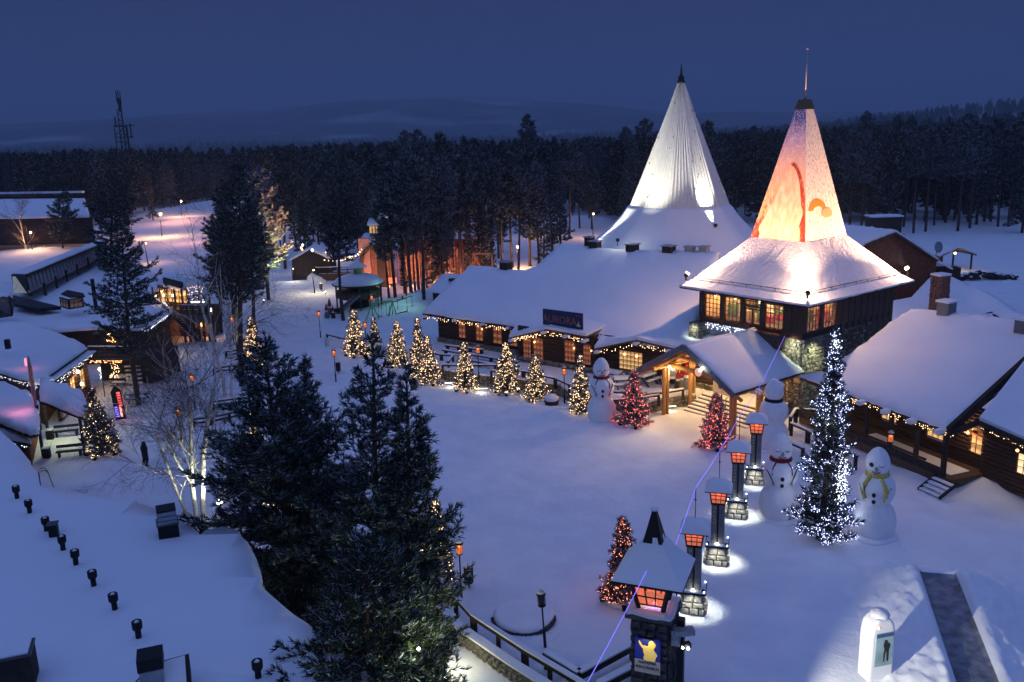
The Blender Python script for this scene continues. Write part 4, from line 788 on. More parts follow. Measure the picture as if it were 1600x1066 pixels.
for dx_ in (-13.1, -10.0, -7.2):
    log((dx_, ac-3.6, 4.15), (dx_, ac+3.6, 4.15), .19, po, TLOGM, 'tie_beam'); log((dx_, ac-1.9, 4.95), (dx_, ac+1.9, 4.95), .15, po, TLOGM, 'collar_beam'); log((dx_, ac, 4.1), (dx_, ac, 6.0), .15, po, TLOGM, 'king_post')
emb = MB().tube([(xf-.15, ac-1.5, 4.75), (xf-.02, ac-1.5, 4.75)], .42, 20).build('round_emblem', WOODR, po); MB().tube([(xf-.19, ac-1.5, 4.75), (xf-.14, ac-1.5, 4.75)], .30, 18).build('emblem_face', mat('emblem_pink', (.75, .42, .30), em=(1, .5, .3), es=.5), emb)
for (x, y, z, pw) in ((-12.4, ac+3.0, 3.7, 210), (-12.6, ac-2.9, 3.7, 130), (-10, ac+1.5, 3.9, 190), (-8, ac-1, 3.9, 190), (-13.0, ac, 4.6, 150), (-8.2, ac+3.0, 3.6, 110), (-8.3, ac-3.0, 3.5, 120), (-13.9, ac+2, 4.3, 70)):
    MB().lathe([(.04, .1), (.13, 0), (.11, -.08)], 10, (x, y, z)).build('lamp', glow('porch_bulb', (1, .75, .38), 9), po); lamp('POINT', (x, y, z-.2), pw, (1, .66, .30), po, .1)
MB().tube([(xf-.15, ac-1.9, 5.15), (xf-.45, ac-1.9, 5.0)], .09, 8).build('lamp', WHITEL, po); lamp('SPOT', (xf-.5, ac-1.9, 4.95), 320, (1, .70, .36), po, .1, (xf-5.5, ac-.5, 0), 100, .8); lamp('SPOT', (xf-.2, ac+2.5, 4.0), 260, (1, .72, .38), po, .1, (xf-3.2, ac+3.5, 0), 110, .8)
# steps inside the porch up to the terrace, the terrace itself with its stone edge
st = thing('entrance_steps', 'broad snowy stone steps rising under the golden porch', 'steps', TC, TRZ)
for k in range(6): MB().box((-10.9+k*.42, ac-.1, .09+k*.17), (.44, 6.0, .18)).box((-10.9+k*.42+.2, ac-.1, .04+k*.17), (.40, 5.98, .17)).build('step', SNOWP if 1 else STONE, st)
for k in range(6): MB().box((-11.12+k*.42, ac-.1, .055+k*.17), (.03, 6.0, .10)).build('riser', STONED, st)
MB().tube([(-11, ac-.3, 0), (-11, ac-.3, 1.0), (-8.9, ac-.3, 1.95), (-8.9, ac-.3, 1.0)], .03, 6).tube([(-10, ac-.3, .5), (-10, ac-.3, 1.45)], .025, 6).build('handrail', GREYW, st)
MB().box((-7.4, ac-.1, .5), (2.6, 6.4, 1.0)).build('landing', SNOWP, st)
ib = thing('notice_board', 'pale notice board on a post under the porch roof', 'sign', TL(-10.6, ac-.3, 1.0), TRZ-PI/2)
MB().box((0, 0, 1.55), (1.5, .1, 1.15)).build('board', mat('notice_paint', (.6, .52, .42), .6, var=.1), ib); MB().box((0, .07, 1.0), (.08, .06, 2.0)).build('post', WOODD, ib); MB().box((0, 0, 2.16), (1.65, .2, .08)).build('snow_cap', SNOW, ib)
WB = [(560, 558), (640, 570), (664, 588), (700, 604), (765, 613), (800, 616), (838, 622), (880, 628), (900, 642), (960, 650), (1002, 658), (1032, 650), (1058, 644)]
wp = [at(u, v-10) for u, v in WB]; wpt = wp+[TL(-9.4, ac+3.2), TL(-6.2, ac+3.0), TL(-6.2, 6.5)]
poly = [Vector((p_.x, p_.y, 1.0)) for p_ in wpt]+[HP(32, 2, 1), HP(1, 2, 1), HP(-1.5, -2, 1.0), Vector((wp[0].x-4, wp[0].y+2.5, 1.0))]
# ground rises gently to the terrace level at the left end
MB().slab(poly, 1.3, .05, .1).build('terrace', SNOWP)['kind'] = 'structure'
tw2 = thing('terrace_wall', 'low rough stone wall holding up the terrace behind the lit little trees', 'wall', (0, 0, 0)); sj = MB()
for a, b in zip(wpt[2:13], wpt[3:14]):
    n_ = (b-a).normalized(); n_ = Vector((n_.y, -n_.x, 0)); a2 = a+n_*.1; b2 = b+n_*.1; MB().beam(a2+Vector((0, 0, .45)), b2+Vector((0, 0, .45)), .3, 1.05).build('wall_core', MORTAR, tw2)
    stone_face(a2+n_*.14, b2+n_*.14, 0, .95, .34, None, joined=sj, thick=.12)
    MB().beam(a2+Vector((0, 0, 1.03)), b2+Vector((0, 0, 1.03)), .5, .14).build('snow_cap', SNOW, tw2)
sj.build('stonework', STONE, tw2)['kind'] = 'stuff'
def rail(pts, label, z=1.0, hgt=.62, sp=1.9, group='dark timber rails along the terraces', snow=True, two=False, w=.22, ht=.13):
    """heavy timber rail on posts"""
    P = [Vector((p_[0], p_[1], z if len(p_) < 4 else p_[3])) for p_ in pts]; t = thing('timber_rail', label, 'railing', P[0], 0, group); o = P[0]
    for a, b in zip(P[:-1], P[1:]):
        a = a-o; b = b-o; L = (b-a).length; n_ = max(1, round(L/sp)); u_ = Vector((0, 0, hgt))
        MB().beam(a+u_, b+u_, w, ht).build('rail_beam', WOODD, t)
        if two: MB().beam(a+u_*.5, b+u_*.5, w*.6, ht).build('rail_beam', WOODD, t)
        if snow: MB().beam(a+u_+Vector((0, 0, ht/2+.035)), b+u_+Vector((0, 0, ht/2+.035)), w*.9, .08).build('snow_cap', SNOW, t)
        for k in range(n_+1): c = a.lerp(b, min(max(k/n_, .03), .97)); MB().box(c+Vector((0, 0, hgt/2-.1-ht/2)), (.2, .2, hgt+.2-ht/2)).build('post', WOODD, t)
    return t
def A2(*uv, z=0): return [at(u, v, z) for u, v in uv]
for uv, z, lab in (([(510, 523), (548, 532), (600, 541)], .6, 'dark timber rail left of the lit little trees, by the lane'), ([(640, 546), (690, 555), (708, 556), (700, 566)], 1.6, 'rail with a bent end just behind the pair of lit little trees'), ([(690, 571), (735, 571), (812, 572)], 1.6, 'long dark rail behind the lone lit tree in front of the hall steps'),
                   ([(766, 580), (818, 581), (868, 592), (890, 602)], 1.6, 'dark rail behind the lamp and the two last lit trees, ending by the snowman'), ([(950, 612), (1000, 617), (1040, 614), (1068, 609)], 1.6, 'dark rail between the sleepy snowman and the porch posts'), ([(958, 632), (1002, 628), (1030, 624)], 1.3, 'lower dark rail beside the red lit tree at the porch')):
    rail([(*at(u, v, z).to_2d(), 0) for u, v in uv], lab, z=1.0 if z > .7 else 0)
# long snowy benches / steps against the hall
for i, (u0, v0, u1, v1, lab) in enumerate(((697, 540, 755, 547, 'first long dark bench against the log hall, under the dim windows'), (692, 547, 810, 566, 'second long dark bench step in front of the log hall'), (720, 560, 812, 578, 'lowest long dark bench step in front of the log hall'))):
    a = at(u0, v0, 1.4); b = at(u1, v1, 1.4); t = thing('long_bench', lab, 'bench', (a.x, a.y, 1), 0, 'long benches before the hall'); a2 = Vector((0, 0, .4)); b2 = Vector((b.x-a.x, b.y-a.y, .4))
    MB().beam(a2, b2, .5, .1).build('seat', WOODD, t); MB().beam(a2+Vector((0, 0, .08)), b2+Vector((0, 0, .08)), .34, .07).build('snow_cap', SNOW, t)
    for k in range(4): MB().box(a2.lerp(b2, .04+k*.306)-Vector((0, 0, .25)), (.12, .4, .5), rzE).build('leg', WOODD, t)
# picnic tables with thick snow on the terrace
def table(name_, loc, rz, lab, par=None):
    t = thing('picnic_table', lab, 'table', loc, rz, 'snowy picnic tables')
    MB().box((0, 0, .74), (1.8, .8, .07)).build('table_top', WOODD, t); MB().box((0, 0, .88), (1.7, .74, .22)).build('snow_cap', SNOW, t)
    for s in (-1, 1): b = MB().box((0, s*.75, .45), (1.8, .28, .06)).build('seat', WOODD, t); MB().box((0, s*.75, .55), (1.7, .24, .15)).build('snow_cap', SNOW, b)
    for s in (-1, 1): MB().beam((s*.6, -.75, 0), (s*.6, .15, .72), .08, .1).beam((s*.6+.09, .75, 0), (s*.6+.09, -.15, .72), .08, .1).build('leg', WOODD, t)
for i, (u, v, lab) in enumerate(((955, 596, 'snow-loaded picnic table just right of the sleepy snowman head'), (975, 606, 'snow-loaded picnic table behind the tip of the red tree'), (1010, 600, 'snow-loaded picnic table left of the red gnome figures'), (1050, 602, 'snow-loaded picnic table behind the porch posts'), (1035, 588, 'snow-loaded picnic table nearest the small lit window'))):
    table(i, at(u, v, 1), rzE+i*.7, lab)
def gnome(loc, s, lab, rz=0):
    t = thing('gnome_figure', lab, 'figure', loc, rz, 'red-hatted figures'); t.scale = (s, s, s)
    MB().lathe([(.30, 0), (.34, .1), (.30, .5), (.18, .85), (.12, .9)], 12).build('body', GREYW if s > .9 else WOODD, t); MB().ball((0, 0, 1.0), .17, 10, 7).build('head', CREAM, t)
    MB().lathe([(.24, 1.02), (.22, 1.15), (.12, 1.55), (.02, 1.9)], 12).build('hat', REDP, t); MB().lathe([(.05, .6), (.2, .8), (.15, .98)], 10, (0, -.1, 0), sq=(1, .5)).build('beard', SNOW, t)
for i, (u, lab) in enumerate(((1059, 'smallest red-hatted gnome figure, left end of the three by the porch'), (1064.5, 'middle red-hatted gnome figure of the three by the porch'), (1072, 'largest red-hatted gnome figure of the three by the porch'))): gnome(at(u, 607, 1.0), (.85, .95, 1.2)[i], lab)
# ------------------------------------------------------------------ right wing
rwp = [at(1310, 612, 3.7), at(1480, 674, 3.7)]; dR = (rwp[1]-rwp[0]).normalized(); nR = Vector((-dR.y, dR.x, 0)); nR = nR if nR.y > 0 else -nR; SR = .42
pR = Vector((-SR*nR.x, -SR*nR.y, 1)).normalized()
rw = thing('right_wing', 'low dark wing with a broad snowy roof, yellow eave lights and a lamplit walkway', 'building', (0, 0, 0))
R0 = rwp[0]-dR*4
Pr = [rwp[1]+dR*.3]+[onpl(u, v, rwp[0], pR) for (u, v) in ((1545, 625), (1620, 560), (1700, 500), (1660, 523), (1600, 512), (1560, 506), (1500, 494), (1440, 486), (1422, 487), (1385, 512), (1350, 545), (1312, 572))]+[R0]
Pr = [rwp[1]+dR*.2]+[onpl(u, v, rwp[0], pR) for (u, v) in ((1530, 636), (1600, 580), (1720, 486), (1600, 505), (1545, 498), (1490, 492), (1440, 486), (1422, 487), (1385, 512), (1345, 545), (1290, 585))]+[R0]
MB().slab([p_+Vector((0, 0, .32)) for p_ in Pr], .3, .12, .18).build('roof_snow', SNOWR, rw); MB().slab(Pr, .2).build('roof_boards', WOODD, rw)
# timber walkway under the eave
def RP(t, p, z): q = rwp[0]+dR*t+nR*p; q.z = z; return q
Lw = (rwp[1]-rwp[0]).length
MB().slab([RP(-4, .1, .75), RP(Lw+.6, .1, .75), RP(Lw+.6, 3.0, .75), RP(-4, 3.0, .75)], .55).build('walkway_deck', WOODB, rw)
MB().slab([RP(1.5, .6, .79), RP(Lw, .6, .79), RP(Lw, 2.2, .79), RP(1.5, 2.2, .79)], .035).build('walkway_snow', SNOWP, rw)
def RPw(t, p, z): return RP(t, p, z)
logwall(-4, 3.1, Lw+1, 3.1, .2, 4.6, [(5, 6.5, 1.6, 2.9), (9, 10.5, 1.6, 2.9), (12.5, 13.6, 1.6, 2.9)], parent=rw, P=RPw)
for s in (1.75, 5.75, 9.05): window(rw, RP(s, 3.05, 2.25), math.atan2(dR.y, dR.x), 1.3, 1.2, 3, 2, WIN_W)
for k in range(5):
    t = .3+k*(Lw-.6)/4; MB().box(RP(t, .3, 2.1), (.24, .24, 3.1), math.atan2(dR.y, dR.x)).build('post', WOODD, rw)
    q = RP(t, -.1, 3.55); b = MB().beam(q+nR*1.0, q-nR*.35, .24, .24).build('beam_end', WOODD, rw); MB().beam(q+nR*.1+Vector((0, 0, .12)), q-nR*.45+Vector((0, 0, .08)), .36, .26).build('snow_cap', SNOW, b)
MB().beam(RP(-4, .15, .95), RP(Lw, .15, .95), .14, .5).build('walkway_edge', WOODD, rw); MB().beam(RP(-4, .12, 1.35), RP(Lw-1.5, .12, 1.35), .12, .12).build('walkway_rail', WOODD, rw)
for t in (1.8, 5.6, 9.2, 12.6): q = RP(t, 1.8, 3.3); MB().ball(q, .09).build('ceiling_lamp', FLAME, rw); lamp('SPOT', q, 60, (1, .70, .32), rw, .1, q-Vector((0, 0, 3)), 130, .8)
icicle_lights(RP(-2, -.1, 3.62), RP(Lw, -.1, 3.62), 74, .36, 'eave_lights', BULB_W, rw, .022)
s5 = thing('walkway_steps', 'short snowy wooden steps at the right end of the lamplit walkway', 'steps', RP(Lw+.3, -.1, 0), math.atan2(dR.y, dR.x))
for k in range(4): MB().box((0, -1.15+k*.32, .12+k*.17), (1.5, .30, .06)).build('step', SNOWP, s5)
MB().beam((-.8, -1.3, .05), (-.8, .1, .75), .07, .2).beam((.8, -1.3, .05), (.8, .1, .75), .07, .2).build('side_board', WOODD, s5)
# projecting end bay at the frame's right edge
q0 = RP(Lw, 0, 0)
eb = thing('right_end_building', 'dark building at the far right whose gable edge shadows the snow, one bright window', 'building', (0, 0, 0))
G0 = at(1482, 676, 3.7); G1 = at(1530, 660, 4.3); G2 = at(1600, 692, 3.9); G3 = at(1680, 728, 3.6)
def zz_(p_, z): return Vector((p_.x, p_.y, z))
bk = [onpl(u, v, rwp[0], pR)+Vector((0, 0, .55)) for (u, v) in ((1600, 578), (1720, 480))]
rf = [G1, G2, G3, G3+Vector((6, 12, 3)), bk[1]+Vector((1, 0, .3)), bk[0]+Vector((.2, 0, .1))]
b = MB(); U = [p_+Vector((0, 0, .35)) for p_ in rf]; b.add(U+[p_-Vector((0, 0, .3)) for p_ in U], [(0, 1, 5), (1, 2, 3), (1, 3, 5), (3, 4, 5)]+[(i, 6+i, 6+(i+1) % 6, (i+1) % 6) for i in range(6)]+[(11, 10, 9, 8, 7, 6)]); b.build('roof_snow', SNOWR, eb)
b = MB(); b.beam(G0+Vector((0, 0, .1)), bk[0], .25, .5).beam(bk[0], bk[1], .25, .5).build('gable_board', WOODD, eb)
b = MB(); b.beam(G0-Vector((0, 0, .05)), G1, .3, .25).beam(G1, G3, .3, .25).build('eave_board', WOODD, eb)
wa = at(1500, 745, .3)
a0 = Vector((G1.x+.9, G1.y+.9, 0)); a1 = Vector((G3.x+.8, G3.y+1.0, 0)); Lq = (a1-a0).length; dq = (a1-a0).normalized()
def EB(t, p, z): return Vector((a0.x+dq.x*t-dq.y*p*-1*0, a0.y+dq.y*t, z))
logwall(0, 0, Lq, 0, .2, 3.9, [(2.3, 4.3, 1.5, 2.9)], parent=eb, P=EB); window(eb, EB(3.3, 0, 2.2), math.atan2(dq.y, dq.x), 1.86, 1.26, 5, 3, WIN_B)
MB().beam(EB(-.1, 0, 1.9)+Vector((.4, .3, 0)), EB(Lq, 0, 1.9)+Vector((.4, .3, 0)), .2, 3.6).build('wall_core', WOODD, eb)
dn = Vector((-dq.y, dq.x, 0)); w0 = EB(-.2, 0, 0); MB().box(w0-dq*.9+dn*.9+Vector((0, 0, 1.9)), (.9, .1, 2.1), math.atan2(dq.y, dq.x)).build('door', WOODR, eb)
lamp('POINT', w0-dq*.9+Vector((0, 0, 3.2)), 70, (1, .62, .28), eb, .1)
MB().slab([RP(Lw-.5, .2, .77), w0+Vector((0, 0, .77)), w0+dn*3+Vector((0, 0, .77)), RP(Lw-.5, 3, .77)], .5).build('porch_floor', WOODB, eb)
icicle_lights(G0+Vector((0, 0, -.15)), G1+Vector((0, 0, -.15)), 12, .3, 'eave_lights', BULB_W, eb, .022); icicle_lights(G1+Vector((0, 0, -.15)), G3+Vector((0, 0, -.15)), 40, .3, 'eave_lights', BULB_W, eb, .022)
# roofs further back on the right
def xyz(u, v, z): return at(u, v, z)
rb = thing('rear_right_building', 'snowed-over low building behind the right wing with a stone chimney', 'building', (0, 0, 0))
MB().slab([xyz(1380, 520, 3.6), xyz(1395, 468, 4.3), xyz(1425, 462, 4.6), xyz(1460, 424, 5.6), xyz(1480, 428, 5.6), xyz(1545, 455, 4.8), xyz(1602, 492, 3.6), xyz(1560, 500, 3.2), xyz(1470, 545, 2.8), xyz(1400, 545, 2.8)], .4, .12, .2).build('roof_snow', SNOWR, rb)
MB().slab([xyz(1395, 520, 2.9), xyz(1400, 475, 3.2), xyz(1480, 440, 3.2), xyz(1560, 490, 2.8), xyz(1470, 545, 2.2)], 3.0).build('wall', WOODD, rb)
c_ = xyz(1466, 482, 4.3); MB().box(c_+Vector((0, 0, 1.4)), (1.25, 1.1, 3.6), .4).build('chimney', MORTAR, rb); sj = MB()
for k in range(4):
    a_ = .4+k*PI/2; h1, h2 = (.62, .55) if k % 2 == 0 else (.55, .62); M = Matrix.Rotation(.4, 3, 'Z')
    cs = [Vector((-.63, -.56, 0)), Vector((.63, -.56, 0)), Vector((.63, .56, 0)), Vector((-.63, .56, 0))]; stone_face(c_+M @ cs[k], c_+M @ cs[(k+1) % 4], c_.z-.4, c_.z+3.2, .3, None, joined=sj, thick=.08)
sj.build('chimney_stones', mat('reddish_stone', (.22, .12, .09), .9, var=.4, bump=.8), rb)['kind'] = 'stuff'; MB().box(c_+Vector((0, 0, 3.3)), (1.4, 1.2, .18), .4).build('snow_cap', SNOW, rb)
c_ = onpl(1478, 494, rwp[0], pR); MB().box(c_+Vector((0, 0, .45)), (.95, .9, 1.2), .5).build('chimney', GREYW, rw); MB().box(c_+Vector((0, 0, 1.12)), (1.15, 1.1, .14), .5).build('snow_cap', SNOW, rw)
c_ = onpl(1600, 524, rwp[0], pR); MB().box(c_+Vector((0, 0, .45)), (.95, .9, 1.2), .5).build('chimney', GREYW, rw); MB().box(c_+Vector((0, 0, 1.12)), (1.15, 1.1, .14), .5).build('snow_cap', SNOW, rw)
o = MB()
for (u0, v0, u1, v1) in ((1497, 505, 1499, 482), (1508, 505, 1511, 480), (1500, 500, 1562, 487), (1545, 488, 1560, 498), (1530, 492, 1548, 503)): o.beam(at(u0, v0, 3.2), at(u1, v1, 3.5), .25, .25)
o.build('roof_timbers', WOODD, rb)
bn = thing('barn', 'brown board gable of a barn right behind the glowing tower roof', 'barn', (0, 0, 0))
y0 = 100; gp = deep(1396, 362, y0); gl = deep(1340, 385, y0-2); gr = deep(1462, 406, y0+3)
b0 = [Vector((gl.x-1.5, gl.y, 0)), Vector((gr.x, gr.y, 0)), gr-Vector((0, 0, .3)), gp-Vector((0, 0, .3)), gl-Vector((1.5, 0, 1.5))]
NB = 18
for k in range(NB):
    s = (k+.5)/NB; x = b0[0].x+(b0[1].x-b0[0].x)*s; y = b0[0].y+(b0[1].y-b0[0].y)*s
    zt_ = np.interp(x, [b0[4].x, b0[3].x, b0[2].x], [b0[4].z, b0[3].z, b0[2].z]); MB().box((x, y-(.04 if k % 2 else 0), zt_/2), ((b0[1].x-b0[0].x)/NB*1.0-.02, .1, zt_)).build('wall_board', WOODR, bn)
for (a, c) in ((gl, gp), (gp, gr)):
    bkv = Vector((-7, 14, -.2)) if a is gl else Vector((2, 14, -.2)); q = [a, c, c+Vector((-5.5, 13, -.1)), a+Vector((-9 if a is gl else -5.5, 13, -.1))]
    MB().slab([p_+Vector((0, -.6, .35)) for p_ in q], .3, .1, .15).build('roof_snow', SNOWR, bn); MB().slab([p_+Vector((0, -.6, .05)) for p_ in q], .22).build('roof_boards', WOODB, bn)
MB().slab([gr+Vector((0, -.4, .1)), gr+Vector((3.6, 1, -1.6)), gr+Vector((3.6, 9, -1.6)), gr+Vector((0, 9, .1))], .35, .1, .15).build('lean_to_snow', SNOWR, bn); MB().box(gr+Vector((1.7, 1.2, -2.2)), (3.3, 1.4, 2.2)).build('lean_to_wall', WOODD, bn)
pv_ = thing('field_shelter', 'small open shelter with a lamp in its gable at the edge of the snowfield', 'shelter', at(1482, 420, 0), .15)
c0 = at(1482, 420, 0)
for s in (-1, 1):
    Pp = [(0, -2, 3.4), (0, 3, 3.4), (s*3, 3, 2.2), (s*3, -2, 2.2)]; MB().slab([Vector(p_)+Vector((0, 0, .3)) for p_ in Pp], .26, .1, .12).build('roof_snow', SNOWR, pv_); MB().slab([Vector(p_) for p_ in Pp], .12).build('roof_boards', WOODB, pv_)
    for y in (-1.7, 2.5): MB().box((s*2.4, y, 1.2), (.2, .2, 2.4)).build('post', WOODD, pv_)
MB().box((-1.4, 1.5, 1.0), (2.2, .1, 2.0)).build('rear_wall', WOODB, pv_); MB().ball((-.5, -1.9, 2.6), .16).build('lamp', glow('shelter_bulb', (1, .75, .4), 14), pv_); lamp('POINT', (-.5, -2.1, 2.4), 120, (1, .7, .35), pv_, .1)
sd_ = thing('satellite_dish', 'round pale dish on a short mast between the barn and the lit shelter', 'dish', at(1462, 408, 2), 0)
MB().tube([(0, 0, 0), (0, 0, 2.0)], .07, 6).build('mast', GREY, sd_); MB().lathe([(.05, 0), (.5, .08), (.8, .28), (.82, .30), (.5, .12), (.05, .05)], 16, (0, 0, 0)).build('reflector', GALV, sd_).rotation_euler = (R(80), 0, .4)
sd_.children[1].location = (0, 0, 2.0)
wpile = thing('firewood_heap', 'long snow-covered heap of cut logs by the lit shelter', 'firewood heap', at(1530, 436, 0), 0); k_ = 0
for k in range(170):
    x = rnd.uniform(-5.2, 4.6); z = rnd.uniform(.15, 1.0)*(1-abs(x)/7); y = rnd.uniform(-1.2, 1.0); a = rnd.uniform(-.6, .6)
    log((x-.3, y-.3, z), (x+.3*math.cos(a), y-.3+.6*math.sin(a), z+rnd.uniform(-.1, .2)), rnd.uniform(.12, .2), wpile, DLOGM)
    if rnd.random() < .45: MB().ball((x, y, z+.22), rnd.uniform(.18, .34), 7, 4, .5).build('snow_cap', SNOW, wpile)
# ------------------------------------------------------------------ snowmen
def snowman(loc, rz, lab, scarf, eyes):
    t = thing('snowman', lab, 'snowman', loc, rz, 'giant carved snowmen')
    b = MB(); pr = [(1.05, -.1), (1.26, .25), (1.36, .72), (1.32, 1.2), (1.14, 1.6), (.94, 1.82), (.86, 1.95), (1.02, 2.16), (1.16, 2.5), (1.18, 2.85), (1.05, 3.2), (.80, 3.42), (.60, 3.52), (.56, 3.6), (.66, 3.72), (.77, 3.95), (.77, 4.2), (.69, 4.45), (.55, 4.68), (.38, 4.86), (.2, 4.97), (.03, 5.01)]
    b.lathe(pr, 40, wob=.022); body = b.build('body', SNOWP, t)
    if scarf:
        s = MB().lathe([(.60, 3.38), (.74, 3.40), (.78, 3.5), (.72, 3.62), (.60, 3.64)], 20)
        if scarf is YELC: s.tube([(-.35, -.70, 3.5), (-.62, -.98, 3.1), (-.66, -1.06, 2.6), (-.50, -1.10, 2.35)], [.13, .15, .13, .1], 6).tube([(.35, -.72, 3.45), (.66, -.98, 3.0), (.72, -1.02, 2.5)], [.12, .15, .12], 6)
        elif scarf is not BLACK:
            for sx_ in (-1, 1):
                s.tube([(sx_*.4, -.66, 3.45), (sx_*.62, -.86, 3.15), (sx_*.66, -.98, 2.8)], [.06, .06, .05], 6)
        s.build('scarf', scarf, t)
    if eyes:
        for k, z in enumerate((2.62, 2.2, 3.0)):
            if k == 2: continue
            r = np.interp(z, [p_[1] for p_ in pr[5:]], [p_[0] for p_ in pr[5:]]); MB().ball((0, -r, z), .13, 10, 6).build('button', COAL, t)
        for s_ in (-1, 1):
            rr = .72; e = MB().ball((s_*.30, -rr*.86, 4.16), .17, 12, 8, .8).build('eye', COAL if eyes == 'wink' and s_ < 0 else SNOWP, t)
            e2 = MB().tube([(s_*.30-.15, -rr*.99-.03, 4.17), (s_*.30, -rr*1.06-.04, 4.12), (s_*.30+.15, -rr*.99-.03, 4.17)], .022, 5).build('eyelash', BLUEP if eyes != 'wink' else GREY, e)
        MB().ball((0, -.80, 3.98), .11, 8, 6, 1.3).build('nose', mat('nose_grey', (.35, .30, .34), .8), t); MB().tube([(-.24, -.70, 3.79), (0, -.78, 3.74), (.24, -.70, 3.79)], .035, 6).build('mouth', mat('lip_paint', (.30, .10, .12), .7), t)  # nose in one even grey tone
        # twig arms laid on the chest
        for s_ in (-1, 1):
            a = MB().tube([(s_*.98, -.58, 3.0), (s_*.80, -.98, 2.75), (s_*.62, -1.10, 2.42)], [.05, .04, .03], 6)
            for k in (-1, 0, 1): a.tube([(s_*.64, -1.09, 2.46), (s_*(.58+.12*k), -1.18, 2.2)], [.025, .012], 5)
            a.build('arm', TWIG if scarf is not YELC else YELC, t)
    MB().lathe([(1.7, -.06), (1.42, .05), (1.2, .12)], 30, wob=.05).build('snow_foot', SNOW, t); t.scale = (.82, .82, 1)
    return t
def face_cam(p): return math.atan2(-p.y, -p.x)+PI/2
for (u, v, lab, sc_, ey, dr) in ((940, 657, 'sleepy giant snowman with a red scarf by the porch, eyes closed', REDC, 'sleep', .1), (1216, 806, 'giant snowman with a dark red scarf beside the blue-lit spruce, eyes closed', REDC, 'sleep', .15), (1364, 834, 'winking giant snowman with a yellow scarf at the right of the blue-lit spruce', YELC, 'wink', -.1), (1206, 700, 'giant snowman seen from behind under the edge of the porch roof', BLACK, None, 2.6)):
    p = at(u, v); snowman((p.x, p.y, 0), face_cam(p)+dr, lab, sc_, ey)
# ------------------------------------------------------------------ lit trees
def xtree(seed, h, rad, nbulb, bm, bulk=1, br=.034, needle=.2, stand=True, lights=6, col=WARM, dense=110, frost=.38, power=10, shape=None):
    tm, lm, cm, P = conifer(seed, h, rad, base=.05, nb=dense, kind='spruce', tw=10, k=7, blade=needle, bw=needle*.2, frost=frost, shape=shape or (lambda t: (1-t)**.85))
    cm.materials[0] = NEEDLEX
    q = np.random.RandomState(seed); rr = np.hypot(P[:, 0], P[:, 1]); lim = rad*np.maximum(.03, np.clip(1-P[:, 2]/h, 0, 1)**.85)*.55
    idx = np.where((rr > lim) & (P[:, 2] > .15))[0]; B = P[q.choice(idx, nbulb)]+q.normal(size=(nbulb, 3))*.05; B[:, :2] *= 1.06
    B = np.vstack([B, [[0, 0, h*1.0], [.04, 0, h*1.01], [-.03, .02, h*.985]]])
    t = thing('lit_tree', 'tree', 'lit tree'); tr = link('trunk', tm, t); k = link('limbs', lm, tr); k['kind'] = 'stuff'; link('crown', cm, t); octas(B, br, 'fairy_lights', bm, t)
    for i in range(lights):
        z = h*(.12+.75*i/lights); a = i*2.1; r_ = rad*(1-z/h)*.75+.15; lamp('POINT', (r_*math.cos(a), r_*math.sin(a), z), power, col, t, .25, name='fairy_glow')
    if stand:
        MB().box((0, 0, .09), (rad*1.7, .22, .14)).box((0, 0, .088), (.22, rad*1.7, .13)).build('stand', BLACK, t); MB().lathe([(rad*.75, .0), (rad*.55, .16), (.1, .22)], 12, wob=.06).build('snow_heap', SNOW, t)
    return t
proto = [xtree(100, 4.5, 1.15, 580, BULB_W, lights=3, br=.026), xtree(101, 4.5, 1.05, 560, BULB_W, lights=3, br=.026), xtree(102, 4.5, 1.2, 600, BULB_W, lights=3, br=.026)]
xs = [(556, 556, 486, 'leftmost lit little tree, beside the lamp post on the lane', 0, 1.15), (587, 549, 497, 'second lit little tree from the left, half behind the big pine tip', 1, .95), (622, 572, 504, 'third lit little tree from the left, right of the pine tip', 2, 1.05), (656, 592, 499, 'slim tall lit little tree, rear one of the touching pair', 1, .75), (671, 600, 527, 'front lit little tree of the touching pair', 2, 1.05),
      (727, 611, 536, 'lit little tree in front of the stone wall, left of the terrace lamp', 0, 1.0), (792, 614, 537, 'lit little tree below the blue restaurant sign, left of centre', 2, 1.1), (838, 624, 555, 'wide-footed lit little tree right below the blue restaurant sign', 0, 1.2), (907, 646, 557, 'lit little tree on a stand left of the sleepy snowman', 1, 1.0),
      (398, 571, 497, 'warm-lit tree behind the bare pine trunks', 0, 1.15), (403, 722, 644, 'warm-lit tree half hidden by the left boughs of the dark pines', 1, 1.0), (455, 790, 655, 'warm-lit tree glimpsed through the dark pines', 2, 1.0), (682, 897, 782, 'rosy-lit tree behind the right boughs of the dark pines, near the near lamp', 1, 1.15)]
for i, (u, v, vt, lab, k, wd) in enumerate(xs):
    p, hh = px_tree(u, v, u, vt); s = hh/4.5; t = proto[k] if i in (0, 1, 2) and k == i else None
    t = copy_tree(proto[k]); t['label'] = lab; t['group'] = 'trees wound with warm fairy lights'; t.name = 'lit_tree'; t.location = (p.x, p.y, 0); t.rotation_euler = (0, 0, i*1.3); t.scale = (s*wd, s*wd, s)
for t in proto:
    for c in list(t.children_recursive)+[t]: bpy.data.objects.remove(c)
for (u, v, vt, lab, sd) in ((990, 664, 580, 'red-lit tree on a black stand between the sleepy snowman and the porch', 110), (1116, 698, 617, 'red-lit tree on a black stand in front of the porch steps', 111)):
    p, hh = px_tree(u, v, u, vt); t = xtree(sd, hh, 1.35, 620, BULB_R, lights=4, col=(1, .15, .12), power=12, br=.026, frost=.45); t.location = (p.x, p.y, 0); t['label'] = lab; t['group'] = 'red-lit trees'
